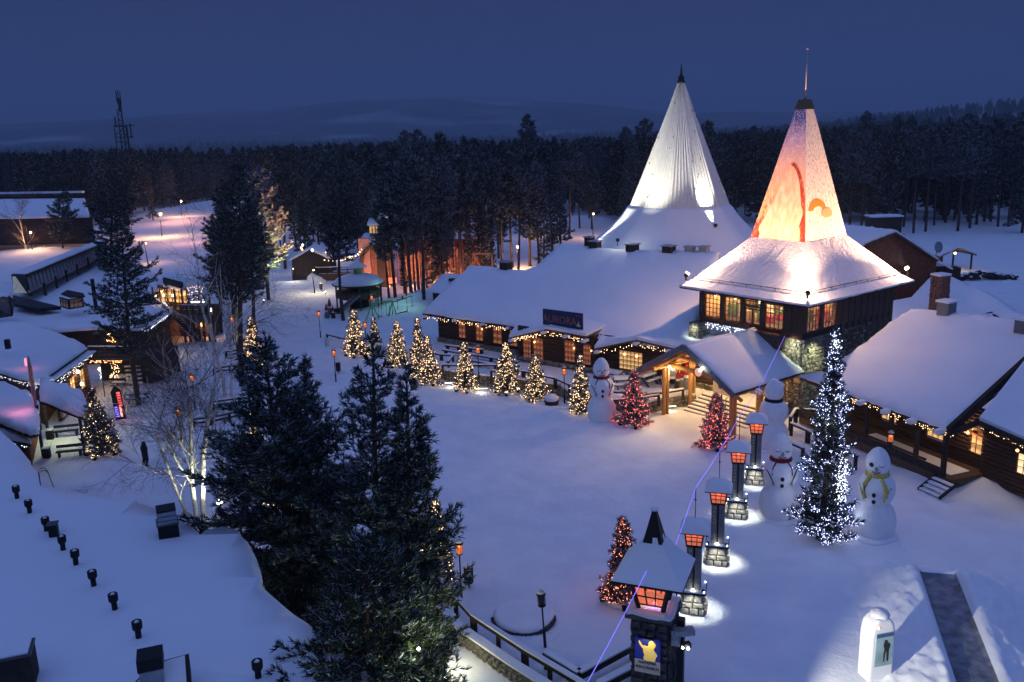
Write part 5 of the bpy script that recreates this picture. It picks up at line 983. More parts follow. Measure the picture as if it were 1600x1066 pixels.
p = at(972, 938); t = xtree(112, 4.2, 1.25, 620, BULB_P, lights=5, col=(1, .22, .14), power=12, br=.018, frost=.2, needle=.18, shape=lambda t: (1-t)**.7*(1 if t < .28 else .72)); t.location = (p.x, p.y, 0); t['label'] = 'narrow red-lit tree partly behind the big lantern roof'; t['group'] = 'red-lit trees'
p, hh = px_tree(158, 712, 158, 608); t = xtree(120, hh, 1.35, 210, BULB_W, lights=3, br=.024, frost=.2, power=6); t.location = (p.x, p.y, 0); t['label'] = 'sparsely lit spruce at the corner of the bench shelter'
p = at(1280, 842); t = xtree(113, 11.6, 1.85, 2900, BULB_C, lights=8, col=(.70, .78, 1), power=14, br=.021, needle=.26, stand=False, dense=190, frost=.12, shape=lambda t: (1-t)**.8*(.8+.2*math.sin(23*t))*(1 if t > .12 else .9)); t.location = (p.x, p.y, 0); t['label'] = 'tall slender spruce crowded with cold white and blue lights'; t.rotation_euler = (R(.5), R(1.5), 0)
octas([(rnd.uniform(-.2, .2), rnd.uniform(-.2, .2), 10.9+rnd.uniform(-.2, .3)) for k in range(60)], .03, 'top_cluster', BULB_I, t); octas([(.45+rnd.uniform(-.25, .25), -1.25+rnd.uniform(-.2, .2), rnd.uniform(2.8, 5.2)) for k in range(110)], .026, 'bright_strand', BULB_I, t)
# ------------------------------------------------------------------ path lamps
def path_lamp(on=True, h=3.05):
    t = thing('path_lamp', 'x', 'lamp post'); MB().tube([(0, 0, -.1), (0, 0, .75)], .065, 8).tube([(0, 0, .7), (0, 0, h-.62)], .036, 8).build('post', BLACK, t)
    c = MB().lathe([(.2, h-.10), (.215, h-.06), (.12, h), (.11, h+.10), (.02, h+.13)], 12).build('cap', BLACK, t); MB().lathe([(.19, h-.08), (.10, h+.0), (.1, h+.03)], 12).build('snow_cap', SNOW, c).location.z = .09
    MB().lathe([(.17, h-.62), (.17, h-.58)], 12).build('collar', BLACK, t)
    f = MB()
    for k in range(6): a = k*PI/3; f.tube([(.165*math.cos(a), .165*math.sin(a), h-.6), (.165*math.cos(a), .165*math.sin(a), h-.1)], .01, 4)
    f.build('cage', BLACK, t)['kind'] = 'stuff'; MB().lathe([(.15, h-.575), (.15, h-.105)], 12).build('glass', AMBERG if on else DGLASS, t)
    if on: MB().lathe([(.02, h-.30), (.06, h-.22), (.05, h-.14), (.01, h-.11)], 8).build('flame', FLAME, t); lamp('POINT', (0, 0, h-.22), 9, (1, .52, .22), t, .06)
    return t
pl = path_lamp(); pl['group'] = 'lamp posts with amber cylinders'
lp = [(721, 936, 'nearest glowing amber lamp post, a bin on its side'), (525, 597, 'amber lamp post with a square bin, left of the dark pine tip'), (501, 527, 'amber lamp post at the end of the long rail by the lane'), (772, 530+18, 'amber lamp post behind the leftmost lit little trees'), (749, 612, 'amber lamp post between two lit trees by the stone wall'), (882, 630, 'amber lamp post left of the sleepy snowman'), (1387, 748, 'amber lamp post behind the winking snowman'), (285, 700, 'amber lamp post seen through the floodlit birch'), (305, 640, 'amber lamp post behind the birch tops'), (366, 540, 'amber lamp post near the orange-lit doorway'), (583, 500, 'amber lamp post in front of the round playground pavilion')]
for i, (u, v, lab) in enumerate(lp):
    if i == 3: u, v = 573, 548
    p = at(u, v); o = pl if i == 0 else copy_tree(pl); o.location = (p.x, p.y, gz(p.x, p.y)+(1.0 if i in (4,) else 0)); o['label'] = lab
l2 = path_lamp(False, 2.65); p = at(852, 1012); l2.location = (p.x, p.y, 0); l2['label'] = 'unlit leaning lamp post by the round stone fire ring'; l2.rotation_euler = (0, R(-3), 0)
for (u, v, lab) in ((733, 918, 'round black litter bin beside the nearest amber lamp post'), (529, 584, 'square black litter bin on the lamp post left of the pine tip'), (502, 455, 'dark litter bin beside the lane lamp near the lit deck')):
    p = at(u, v); b = thing('litter_bin', lab, 'bin', (p.x, p.y, .25)); MB().lathe([(.20, 0), (.23, .05), (.24, .85), (.2, .88)], 14).build('body', BLACK, b); MB().lathe([(.22, .88), (.18, .97), (.02, 1.0)], 12).build('snow_cap', SNOW, b); MB().tube([(0, 0, -.3), (0, 0, .05)], .04, 6).build('post', BLACK, b)
# ------------------------------------------------------------------ signal columns along the line
def column():
    t = thing('lantern_column', 'x', 'lantern column', group='lantern columns with lit stone feet'); tz = 1.02; a, b_ = .56, .43
    P0 = [(-a, -a), (a, -a), (a, a), (-a, a)]; MB().add([(x, y, -.1) for x, y in P0]+[(x*b_/a, y*b_/a, tz) for x, y in P0], [(0, 1, 5, 4), (1, 2, 6, 5), (2, 3, 7, 6), (3, 0, 4, 7), (4, 5, 6, 7)]).build('foot_core', MORTAR, t)
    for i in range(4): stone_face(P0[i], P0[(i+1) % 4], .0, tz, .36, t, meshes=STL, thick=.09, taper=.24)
    MB().box((0, 0, tz+.06), (1.18, 1.18, .07)).build('shelf', BLACK, t); MB().box((0, 0, tz+.12), (1.10, 1.10, .05)).build('shelf_snow', SNOW, t)
    for s in (-1, 1): MB().box((s*.19, 0, 2.22), (.28, .52, 2.20)).build('pillar_board', GREYW, t)
    MB().box((0, .06, 2.2), (.10, .36, 2.1)).build('gap_filler', BLACK, t)  # black strip filling the gap between the twin boards
    for k, ch in enumerate('NAPAPIIRI'): o = text(ch, .2, mat('column_letter', (.55, .52, .25), .6) if k == 0 else bpy.data.materials['column_letter'], t, (-.17, -.27, 3.1-k*.21), name='lettering')
    zl = 3.34; f = MB(); c0_, c1_ = .33, .42
    MB().box((0, 0, zl), (.72, .72, .06)).build('lantern_base', BLACK, t)
    for (x, y) in ((-1, -1), (1, -1), (1, 1), (-1, 1)): f.beam((x*c0_, y*c0_, zl), (x*c1_, y*c1_, zl+.72), .05, .05)
    for i in range(4):
        for q in (0, .33, .67, 1.0):
            r_ = c0_+(c1_-c0_)*q; A_ = [(-r_, -r_), (r_, -r_), (r_, r_), (-r_, r_)]; f.beam((*A_[i], zl+.04+.66*q), (*A_[(i+1) % 4], zl+.04+.66*q), .03, .03)
        for s in (-.33, .33):
            M = Matrix.Rotation(i*PI/2, 3, 'Z'); f.beam(M @ Vector((s*c0_, -c0_, zl)), M @ Vector((s*c1_, -c1_, zl+.7)), .03, .03)
    f.build('lantern_frame', BLACK, t)['kind'] = 'stuff'
    for i in range(4):
        M = Matrix.Rotation(i*PI/2, 3, 'Z'); k_ = [M @ Vector(v_) for v_ in ((-c0_+.02, -c0_+.02, zl+.03), (c0_-.02, -c0_+.02, zl+.03), (c1_-.02, -c1_+.02, zl+.7), (-c1_+.02, -c1_+.02, zl+.7))]; MB().add(k_, [(0, 1, 2, 3)]).build('pane', LANTG, t)
    MB().ball((0, 0, zl+.5), .11, 10, 6).build('lantern_bulb', FLAME, t); lamp('POINT', (0, 0, zl+.45), 16, (1, .42, .18), t, .1)
    MB().lathe([(.95, 4.06), (.95, 4.10), (.55, 4.28), (.15, 4.42)], 4, ph=PI/4, sm=False).build('roof', BLACK, t)
    MB().lathe([(.945, 4.105), (.92, 4.17), (.74, 4.34), (.48, 4.50), (.22, 4.60), (.03, 4.63)], 4, ph=PI/4, sm=False).build('roof_snow', SNOWR, t)
    MB().tube([(0, 0, 4.5), (0, 0, 6.12)], .02, 6).ball((0, 0, 5.5), .05).build('cable_mast', BLACK, t)
    for s in (-1, 1): MB().tube([(s*.46, -.45, tz+.14), (s*.46, -.45, tz+.28)], .07, 8).build('spot_lamp', BLACK, t)
    for (x, y) in ((0, -.78), (-.78, 0), (.78, 0), (0, .78)):
        lamp('SPOT', (x*1.28, y*1.28, tz+.05), 60, (.98, 1, .84), t, .06, (x*.78, y*.78, .30), 118, 1)
    lamp('SPOT', (0, -.42, tz+.16), 12, (.95, 1, .85), t, .04, (0, -.2, 3.2), 60, .9); MB().ball((0, -.40, tz+.2), .05).build('up_lens', WHITEL, t)
    for (x, y) in ((.5, -.5), (-.5, -.5), (.5, .5)): MB().ball((x, y, tz+.18), .045).build('shelf_light', BULB_I, t)
    return t
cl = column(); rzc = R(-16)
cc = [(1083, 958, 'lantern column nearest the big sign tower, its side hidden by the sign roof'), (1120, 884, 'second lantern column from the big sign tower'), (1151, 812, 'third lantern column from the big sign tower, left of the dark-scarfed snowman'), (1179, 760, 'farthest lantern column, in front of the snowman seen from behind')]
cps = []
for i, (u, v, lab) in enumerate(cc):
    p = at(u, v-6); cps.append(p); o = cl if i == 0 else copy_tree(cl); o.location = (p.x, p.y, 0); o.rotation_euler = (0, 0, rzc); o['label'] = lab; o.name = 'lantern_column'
# ------------------------------------------------------------------ big sign tower
sp = Vector((5.05, 30.0, 0)); sr = R(-21.8)
sg = thing('sign_tower', 'stone sign tower with a snowy pyramid roof over a glowing lantern', 'sign tower', sp, sr)
W = .72; MB().box((0, 0, 2.1), (2*W-.1, 2*W-.1, 4.3)).build('tower_core', MORTAR, sg); P0 = [(-W, -W), (W, -W), (W, W), (-W, W)]
for i in range(3): stone_face(P0[i], P0[(i+1) % 4], .0, 4.25, .42, sg, meshes=STD, thick=.10)
MB().box((0, 0, 4.36), (1.76, 1.76, .16)).build('cap_slab', STONED, sg); MB().slab([(-.87, -.87, 4.56), (.87, -.87, 4.56), (.87, .87, 4.56), (-.87, .87, 4.56)], .12, .05, .06).build('cap_snow', SNOW, sg)
zb_, zt2 = 4.56, 5.88; f = MB(); ca, cb = .46, .74
for (x, y) in ((-1, -1), (1, -1), (1, 1), (-1, 1)): f.beam((x*ca, y*ca, zb_-.02), (x*cb, y*cb, zt2), .13, .13)
f.build('corner_bars', BLACK, sg)
for i in range(4):
    M = Matrix.Rotation(i*PI/2, 3, 'Z'); ca2, cb2 = ca-.02, cb-.02
    def fp(s, t): r_ = ca2+(cb2-ca2)*t; return M @ Vector((s*r_, -r_, zb_+.14+(zt2-zb_-.14)*t))
    for a in range(3):
        for c in range(3):
            s0, s1 = -1+a*2/3, -1+(a+1)*2/3; t0, t1 = (0, .33, .68)[c], (.33, .68, 1)[c]; MB().add([fp(s0, t0), fp(s1, t0), fp(s1, t1), fp(s0, t1)], [(0, 1, 2, 3)]).build('pane', LANTG, sg)
    g = MB()
    for s in (-1/3, 1/3): g.beam(fp(s, 0)*1.0, fp(s, 1), .045, .045)
    for t_ in (0.01, .33, .68, .98): g.beam(fp(-1, t_), fp(1, t_), .05, .05)
    g.build('glazing_bars', BLACK, sg)
MB().ball((0, -.1, 5.35), .17, 12, 8).build('lantern_bulb', glow('lantern_bulb', (1, .62, .22), 14), sg); lamp('POINT', (0, -.1, 5.3), 120, (1, .36, .16), sg, .15); MB().ball((.12, -.35, 4.78), .07).build('blue_bulb', glow('blue_bulb', (.3, .25, 1), 10), sg); lamp('POINT', (.12, -.3, 4.85), 6, (.3, .25, 1), sg, .05)
e_ = 1.32; zl = 5.86
MB().lathe([(e_*1.414, zl), (e_*1.414, zl+.07), (.60, zl+1.0), (.56, zl+1.05)], 4, ph=PI/4, sm=False).build('roof', BLACK, sg)
MB().lathe([(e_*1.414-.015, zl+.08), (e_*1.414-.04, zl+.13), (1.25, zl+.60), (.80, zl+1.02), (.62, zl+1.30)], 4, ph=PI/4, sm=False).build('roof_snow', SNOWR, sg)
MB().lathe([(.60, zl+1.0), (.11, zl+2.48), (.10, zl+2.52)], 4, ph=PI/4, sm=False).build('spire', BLACK, sg)
for i in (0, 1, 2):
    M = Matrix.Rotation(i*PI/2, 3, 'Z'); k_ = [M @ Vector(v_) for v_ in ((.0, -.405, zl+1.12), (.28, -.405, zl+1.12), (.045, -.18, zl+2.0), (.01, -.18, zl+2.0))]; MB().slab(k_, .03).build('spire_snow', SNOWR, sg)
MB().lathe([(.14, zl+2.48), (.15, zl+2.56), (.08, zl+2.62)], 8).build('finial_snow', SNOW, sg)
for i in range(4):
    for s in (-1.1, -.55, 0, .55, 1.1): M = Matrix.Rotation(i*PI/2, 3, 'Z'); MB().box(M @ Vector((s, -e_+.02, zl-.02)), (.04, .04, .14)).build('drip_hook', BLACK, sg)
# lit picture panel
MB().box((-.02, -W-.14, 3.15), (.96, .05, .92)).build('picture_panel', mat('panel_blue', (.02, .03, .20), .5, em=(.01, .02, .30), es=.25), sg)
sil = [(-.36, .28), (-.33, .33), (-.28, .25), (-.20, .14), (-.10, .14), (-.02, .12), (.02, .18), (.03, .30), (.10, .37), (.19, .37), (.25, .30), (.30, .24), (.27, .15), (.23, .08), (.22, .0), (.30, -.10), (.36, -.20), (.30, -.28), (.28, -.40), (.24, -.46), (-.12, -.46), (-.17, -.38), (-.13, -.25), (-.17, -.12), (-.18, 0), (-.24, .06), (-.30, .14)]
n_ = len(sil); y_ = -W-.185; MB().add([(x, y_, 3.15+z) for x, z in sil]+[(x, y_+.02, 3.15+z) for x, z in sil], [tuple(range(n_)), tuple(n_+k for k in reversed(range(n_)))]+[(k, n_+k, n_+(k+1) % n_, (k+1) % n_) for k in range(n_)]).build('yellow_silhouette', mat('panel_yellow', (.85, .65, .16), .5, em=(1, .72, .2), es=.25), sg)
MB().box((-.02, -W-.14, 2.42), (.96, .05, .54)).build('text_panel', mat('panel_cream', (.62, .55, .48), .6), sg)
text('NAPAPIIRI', .15, BLACK, sg, (-.02, -W-.17, 2.58)); text('POLCIRKELN', .15, BLACK, sg, (-.02, -W-.17, 2.38))
MB().box((-.02, -W-.42, 3.78), (.6, .08, .08)).beam((-.02, -W-.1, 3.85), (-.02, -W-.45, 3.80), .05, .05).build('picture_lamp', BLACK, sg)
lamp('SPOT', (-.02, -W-.42, 3.72), 22, (1, .80, .45), sg, .05, (0, -W, 2.9), 120, .7)
ax_ = MB().box((1.25, -.55, 3.95), (.75, .35, .22), .5).box((.98, -.5, 3.7), (.3, .5, .6)).build('camera_housing', GALV, sg); MB().box((1.1, -.3, 2.2), (.25, .3, 4.2)).build('side_post', BLACK, sg)
fl = MB().box((1.35, -.62, 3.45), (.34, .22, .2), .6).build('floodlight', BLACK, sg)
for dx in (-.09, .1): MB().ball((1.36+dx, -.76, 3.42), .055).build('lens', WHITEL, fl)
SPT = Vector((7.6, 26.6, 2.7))
# ------------------------------------------------------------------ blue light rope over the columns
top = [Vector((p_.x, p_.y, 6.12)) for p_ in cps]; wall_pt = TL(-6.9, -3.9, 6.4)
fin = sp+Vector((0, 0, 8.85))
path = [wall_pt]+top[::-1]+[sp+Matrix.Rotation(sr, 3, 'Z') @ Vector((.5, 1.0, 6.25))]
onto = deep(1010, 893, 29.0)
for nm, pth, lab in (('rope_light', path, 'thin blue-violet light rope strung from the stone tower over the lantern columns'), ('rope_light', [onto, at(915, 1072, 6.0)], 'end of the blue light rope running down from the big sign tower roof')):
    b = MB(); r_ = .014
    for a, c in zip(pth[:-1], pth[1:]):
        pts_ = [a.lerp(c, k/6)-Vector((0, 0, .05*math.sin(PI*k/6))) for k in range(7)]; b.tube(pts_, r_, 5)
    o = b.build(nm, ROPE, None); tag(o, lab, 'rope light', 'blue light ropes')
# ------------------------------------------------------------------ near walls, rails and the fire ring
nw = thing('path_wall', 'near stone wall with a snow-capped timber rail between the sunken lit path and the square', 'wall'); A = [at(u, v, .45) for u, v in ((640, 890), (668, 925), (720, 985), (800, 1040), (880, 1090), (960, 1140))]; sj = MB()
for a, c in zip(A[:-1], A[1:]):
    d_ = (c-a).normalized(); n_ = Vector((d_.y, -d_.x, 0)); a_, c_ = a.copy(), c.copy(); a_.z = c_.z = 0
    MB().beam(a_+Vector((0, 0, .05)), c_+Vector((0, 0, .05)), .36, 1.0).build('wall_core', MORTAR, nw); stone_face(a_+n_*.19, c_+n_*.19, -.4, .52, .30, nw, thick=.1)
    MB().beam(a_+Vector((0, 0, .60)), c_+Vector((0, 0, .60)), .44, .1).build('snow_cap', SNOW, nw)
rail([(*(p_+Vector((.55, .45, 0))).to_2d(), 0) for p_ in A], 'long near snow-capped timber rail above the sunken path, running to the frame bottom', z=.0, hgt=.85, sp=1.75, w=.26, ht=.16)
rail([(*at(852, 1020, .7).to_2d(), 0), (*at(905, 1052, .7).to_2d(), 0), (*at(990, 1006, .7).to_2d(), 0)], 'heavy V-shaped timber rail left of the big sign tower', z=0, hgt=.62, sp=2.2, w=.35, ht=.26)
rail([(*at(935, 1066, .7).to_2d(), 0), (*at(1005, 1030, .7).to_2d(), 0)], 'second heavy timber beam just below the V-shaped one by the sign tower', z=0, hgt=.5, sp=2.2, w=.35, ht=.26)
rail([(*at(1235, 655, 1).to_2d(), 0), (*at(1243, 642, 1).to_2d(), 0), (*at(1290, 645, 1).to_2d(), 0)], 'bent dark rail beside the porch, behind the blue-lit spruce', z=.3, hgt=.8)
rail([(*at(1236, 661, 1).to_2d(), 0), (*at(1262, 672, 1).to_2d(), 0), (*at(1340, 712, 1).to_2d(), 0)], 'upper rail sloping behind the blue-lit spruce towards the walkway', z=.15, hgt=.8)
rail([(*at(1222, 682, 1).to_2d(), 0), (*at(1256, 697, 1).to_2d(), 0)], 'short rail between the dark-scarfed snowman and the blue-lit spruce', z=.1, hgt=.7)
rail([(*at(1395, 690, .9).to_2d(), 0), (*at(1440, 706, .9).to_2d(), 0)], 'thin rail piece in front of the walkway behind the winking snowman', z=.0, hgt=.7, snow=False)
for uv, lab in ((((385, 640), (330, 652), (300, 655)), 'dark rail below the slender birch, left of the pine boughs'), (((375, 622), (330, 628)), 'upper of the rails crossing behind the floodlit birch'), (((410, 573), (360, 572), (333, 576)), 'dark rail in front of the warm-lit tree by the bare trunks'), (((378, 546), (352, 550)), 'short dark rail behind the bare trunks'), (((395, 680), (360, 692)), 'short rail near the half-hidden warm-lit tree')):
    rail([(*at(u, v, .7).to_2d(), 0) for u, v in uv], lab, z=0, hgt=.7, two=True)
c_ = at(818, 968); fr = thing('fire_ring', 'round snow-filled ring of dark stones on the snowy square', 'fire ring', (c_.x, c_.y, 0)); rr_ = 1.35
for k in range(26):
    a = PI+PI*k/25; o = link('stone', rnd.choice(STD), fr, (rr_*math.cos(a), rr_*math.sin(a), .07+rnd.uniform(-.03, .03)), a+PI/2, (.20, .14, rnd.uniform(.10, .2)))
MB().lathe([(rr_+.02, .10), (rr_+.06, .20), (rr_-.08, .30), (rr_*.8, .24), (rr_*.5, .2), (.1, .2)], 40, wob=.03).build('snow_filling', SNOW, fr)
pt = at(988, 825); c_ = at(862, 634); MB()
pt = thing('planter', 'half-round tub heaped with snow in front of the stone wall, left of the terrace lamp', 'planter', (c_.x, c_.y, 0)); MB().lathe([(.5, 0), (.62, .45), (.6, .5)], 14).build('tub', WOODD, pt); MB().lathe([(.6, .5), (.55, .75), (.3, .95), (.05, 1.0)], 14, wob=.05).build('snow_heap', SNOW, pt)
# white wall-foot lights
for i, (u, v) in enumerate(((752, 612), (705, 603), (946, 655), (822, 604), (1045, 640))):
    p = at(u, v, 0); lab = ('under the terrace wall by the lone lit tree', 'under the terrace wall right of the touching pair of trees', 'at the foot of the sleepy snowman', 'between two lit trees under the wall', 'beside the porch posts')[i]
    t = thing('wall_foot_light', 'low bright strip light '+lab, 'light', (p.x, p.y-.2, .35), 0, 'strip lights at the wall foot'); MB().box((0, 0, 0), (1.2, .06, .05)).build('housing', GREY, t); MB().box((0, -.035, -.01), (1.1, .02, .035)).build('tube', glow('strip_light', (1, .93, .66), 6), t); lamp('POINT', (0, -.25, -.05), 14, (1, .90, .60), t, .15)
# ------------------------------------------------------------------ ice frame and snow slide at the lower right
p = at(1374, 1064); ic = thing('snow_block', 'rounded floodlit snow block holding a poster of a dark bending figure', 'snow block', (p.x, p.y+.3, 0), R(14)); ic.scale = (.92, .92, .94)
MB().add([(x, y, z) for y in (-.30, .55) for x, z in ((-.62, -.1), (.62, -.1), (.62, 2.1), (.50, 2.65), (.30, 2.85), (-.28, 2.9), (-.52, 2.65), (-.62, 2.1))], [tuple(range(8)), tuple(8+k for k in reversed(range(8)))]+[(k, 8+k, 8+(k+1) % 8, (k+1) % 8) for k in range(8)]).build('snow_block', SNOW, ic)
o = ic.children[0]; bv = o.modifiers.new('bevel', 'BEVEL'); bv.width = .12; bv.segments = 3
MB().ball((.05, .15, 2.9), .42, 12, 8, .6).build('snow_cap', SNOW, ic); MB().tube([(-.2, .1, 3.2), (.2, .2, 3.05), (.42, .25, 2.95)], .025, 5).tube([(-.05, .12, 3.12), (.35, .2, 2.9)], .02, 5).build('white_stick', CREAM, ic)
MB().box((.03, -.315, 1.5), (.86, .05, 1.55)).build('poster', mat('poster_teal', (.28, .42, .46), .4, var=.25, scale=1.2), ic)
MB().box((.03, -.345, 2.18), (.84, .02, .16)).build('poster_band', mat('poster_blue', (.05, .10, .25)), ic)
sil = [(-.05, -.62), (.0, -.6), (.03, -.2), (.08, -.1), (.12, -.58), (.2, -.6), (.20, -.05), (.26, .12), (.22, .26), (.12, .30), (.10, .42), (-.02, .44), (-.06, .34), (-.08, .14), (-.02, .0), (-.06, -.2)]
n_ = len(sil); MB().add([(x+.06, -.35, 1.52+z) for x, z in sil]+[(x+.06, -.335, 1.52+z) for x, z in sil], [tuple(range(n_)), tuple(n_+k for k in reversed(range(n_)))]+[(k, n_+k, n_+(k+1) % n_, (k+1) % n_) for k in range(n_)]).build('printed_figure', COAL, ic)
MB().ball((-.32, -.32, 2.55), .05).build('amber_light', glow('small_amber', (1, .5, .2), 6), ic)
# slide: a long mound with a hollow track, falling from a raised end toward the camera
sa = at(1467, 889, 1.15); sb = at(1540, 1095, .45); d_ = (sb-sa); L = Vector((d_.x, d_.y, 0)).length; dh = Vector((d_.x, d_.y, 0)).normalized(); nh = Vector((-dh.y, dh.x, 0))
V = []; ni, nj = 110, 125
for i in range(ni):
    t = i/(ni-1); s = -2.6+t*(L+7); tt = np.clip(s/L, 0, 1.2); zc = sa.z+(sb.z-sa.z)*min(tt, 1.1); endf = np.clip((s+2.4)/2.2, 0, 1)**1.5 if s < 0 else 1
    for j in range(nj):
        w_ = -6.2+12.4*j/(nj-1); aw = abs(w_); pr_ = 1-np.clip((aw-1.1)/3.2, 0, 1); pr_ = pr_*pr_*(3-2*pr_); z = zc*pr_*endf
        if s > -.6: dp = 1-np.clip((aw-.66)/.36, 0, 1); z -= .40*dp*dp*(3-2*dp)*min(1, (s+.6)/.5)*zc/1.1; z += .07*math.exp(-((aw-1.18)/.2)**2)
        z += (float(vnoise(np.array([s*2.0]), np.array([w_*2.2]), 4)[0])-.5)*.12*(1 if aw > 1.0 else .10)*(1 if pr_ > .02 else 0)+(float(vnoise(np.array([s*6.0]), np.array([w_*6]), 9)[0])-.5)*.08*(1 if aw > 1 else .1)+(float(vnoise(np.array([s*13.0]), np.array([w_*13]), 19)[0])-.5)*.07*(1 if aw > .95 else 0)
        q = sa+dh*s+nh*w_; V.append((q.x, q.y, z-.08 if pr_ <= .01 else z))
T = [(i*nj+j, (i+1)*nj+j, (i+1)*nj+j+1, i*nj+j+1) for i in range(ni-1) for j in range(nj-1)]
me = npmesh('snow_slide', np.array(V), np.array(T), [SNOW, mat('icy_track', (.16, .18, .22), .5, var=.4, scale=2, bump=.3)], [1 if (abs(-6.2+12.4*(k % (nj-1)+.5)/(nj-1)) < .78 and (-2.6+((k//(nj-1))/(ni-1))*(L+7)) > -.25) else 0 for k in range(len(T))], True)
tag(link('snow_slide', me), 'snow-built toboggan slide with a dark icy track at the lower right', 'snow slide')
lamp('SPOT', SPT, 4200, (1, .94, .74), None, .04, (15.2, 31.8, .6), 40, .7, 'block_flood')  # spot without a fixture, set out from the sign to brighten the block
# ------------------------------------------------------------------ birch floodlight, tree uplights, low lamp in the foreground spruce
def flood(loc, tgt, pw, col, ang, lab, lens=WHITEL, size=.08, stem=.5):
    t = thing('floodlight', lab, 'floodlight', loc, 0, 'floodlights in the snow'); v = (Vector(tgt)-Vector(loc)).normalized()
    MB().tube([(0, 0, -stem), (0, 0, -.05)], .03, 6).build('stem', BLACK, t); MB().tube([-v*.12, v*.06], [.10, .16], 10).build('housing', BLACK, t); MB().tube([v*.06, v*.085], .145, 10).build('lens', lens, t)
    l = lamp('SPOT', v*.15, pw, col, t, size, None or v*5, ang, .6); return t
p = at(346, 828); bb = at(312, 833)
q = deep(343, 785, p.y-1.5); flood(q, (bb.x+.1, bb.y, 3.6), 720, (.96, 1, .74), 95, 'bright floodlight on a bent stem aimed at the many-stemmed birch', stem=1.2); lamp('POINT', q+Vector((-.25, .1, .05)), 25, (.96, 1, .8), None, .1, name='birch_flood_spill'); MB().ball(q+Vector((0, 0, 0)), .01)
lens = MB().ball((.0, 0, .0), .17, 12, 8, .6).build('lit_shade', WHITEL); lens.parent = [o for o in bpy.data.objects if o.get('label') == 'bright floodlight on a bent stem aimed at the many-stemmed birch'][0]
p = at(417, 470); flood((p.x+1.0, p.y-5.0, .9), (p.x+.2, p.y, 8.5), 11000, (.90, 1, .36), 75, 'yellow-green floodlight at the foot of the lit pine by the lane'); flood((p.x+8.5, p.y-1.5, 1.2), (p.x, p.y, 12.5), 34000, (1, .40, .16), 48, 'orange floodlight raking the top of the lit pine')
p = at(372, 560); flood((p.x+2.6, p.y-2.8, .8), (p.x+.8, p.y, 4.5), 2200, (.88, 1, .42), 80, 'yellow floodlight under the bushy pine in front of the lit one')
flood((-1.9, 26.0, 2.6), (-2.9, 29.0, 5.0), 420, (.92, 1, .55), 120, 'yellow floodlight low inside the foreground spruce boughs'); 
p = at(655, 1015, 1.0); flood((p.x, p.y-.4, 1.0), (p.x-.6, p.y+1.2, 2.6), 220, (.95, 1, .58), 120, 'floodlight beside the walled path lighting the low spruce'); lamp('POINT', (p.x+1.3, p.y-.2, 1.0), 90, (1, .95, .60), None, .15, name='path_spill'); q = deep(650, 1000, 27.4); lamp('POINT', q, 70, (.92, 1, .50), None, .12, name='bough_spill'); q = deep(654, 1014, 20.2); tag(MB().ball((0, 0, 0), .04, 8, 6).build('spot_lens', WHITEL, None, q), 'bright small spotlight shining among the spruce boughs beside the walled path', 'spotlight'); lamp('POINT', q+Vector((0, -.15, .1)), 60, (.92, 1, .50), None, .1, name='bough_spill'); q = deep(668, 985, 28.2); lamp('POINT', q, 60, (.92, 1, .50), None, .12, name='bough_spill')  # path_spill and bough_spill are added fill lights with no fixture
p = at(460, 838, 2.5); MB(); tag(MB().ball((0, 0, 0), .28, 12, 8, .8).build('globe_lamp', glow('globe_glow', (.95, .92, .72), 1.6), None, p), 'pale globe lamp glimpsed between the dark pines', 'lamp')
p = at(475, 880, 1.5); lamp('POINT', p, 22, (1, .45, .2), None, .1, name='amber_spill')  # added amber fill, no lamp here, for the glow on the trunk
# ------------------------------------------------------------------ a person walking on the snow
def person(loc, rz, lab):
    t = thing('person', lab, 'person', loc, rz); J = {'p': (0, 0, .95), 'c': (0, .02, 1.3), 'n': (0, .0, 1.5), 'h': (0, -.02, 1.62), 't': (0, -.02, 1.74), 'sl': (-.19, 0, 1.42), 'el': (-.27, .05, 1.15), 'wl': (-.2, -.1, .95), 'sr': (.19, 0, 1.42), 'er': (.28, -.03, 1.15), 'wr': (.2, -.14, 1.0), 'hl': (-.1, 0, .9), 'kl': (-.11, -.08, .5), 'al': (-.1, .05, .09), 'fl': (-.1, -.12, .03), 'hr': (.1, 0, .9), 'kr': (.1, .05, .5), 'ar': (.1, .16, .1), 'fr': (.1, .02, .03)}
    E_ = ['pc', 'cn', 'nh', 'ht', ('c', 'sl'), ('sl', 'el'), ('el', 'wl'), ('c', 'sr'), ('sr', 'er'), ('er', 'wr'), ('p', 'hl'), ('hl', 'kl'), ('kl', 'al'), ('al', 'fl'), ('p', 'hr'), ('hr', 'kr'), ('kr', 'ar'), ('ar', 'fr')]
    rad = dict(p=.17, c=.2, n=.08, h=.12, t=.09, sl=.1, el=.075, wl=.05, sr=.1, er=.075, wr=.05, hl=.12, kl=.08, al=.06, fl=.05, hr=.12, kr=.08, ar=.06, fr=.05)
    ks = list(J); me = bpy.data.meshes.new('body'); me.from_pydata([J[k] for k in ks], [(ks.index(e[0]), ks.index(e[1])) for e in E_], []); me.materials.append(mat('dark_coat', (.015, .016, .022), .9, var=.3)); o = link('body', me, t)
    sk_ = o.modifiers.new('skin', 'SKIN'); me.skin_vertices  # layer made by the modifier
    for i, k in enumerate(ks): me.skin_vertices[0].data[i].radius = (rad[k]*1.38, rad[k]*1.25); me.skin_vertices[0].data[i].use_root = (i == 0)
    o.modifiers.new('sub', 'SUBSURF').levels = 2; MB().lathe([(.13, 1.62), (.14, 1.70), (.10, 1.80), (.02, 1.84)], 12).build('hat', COAL, t)
    return t
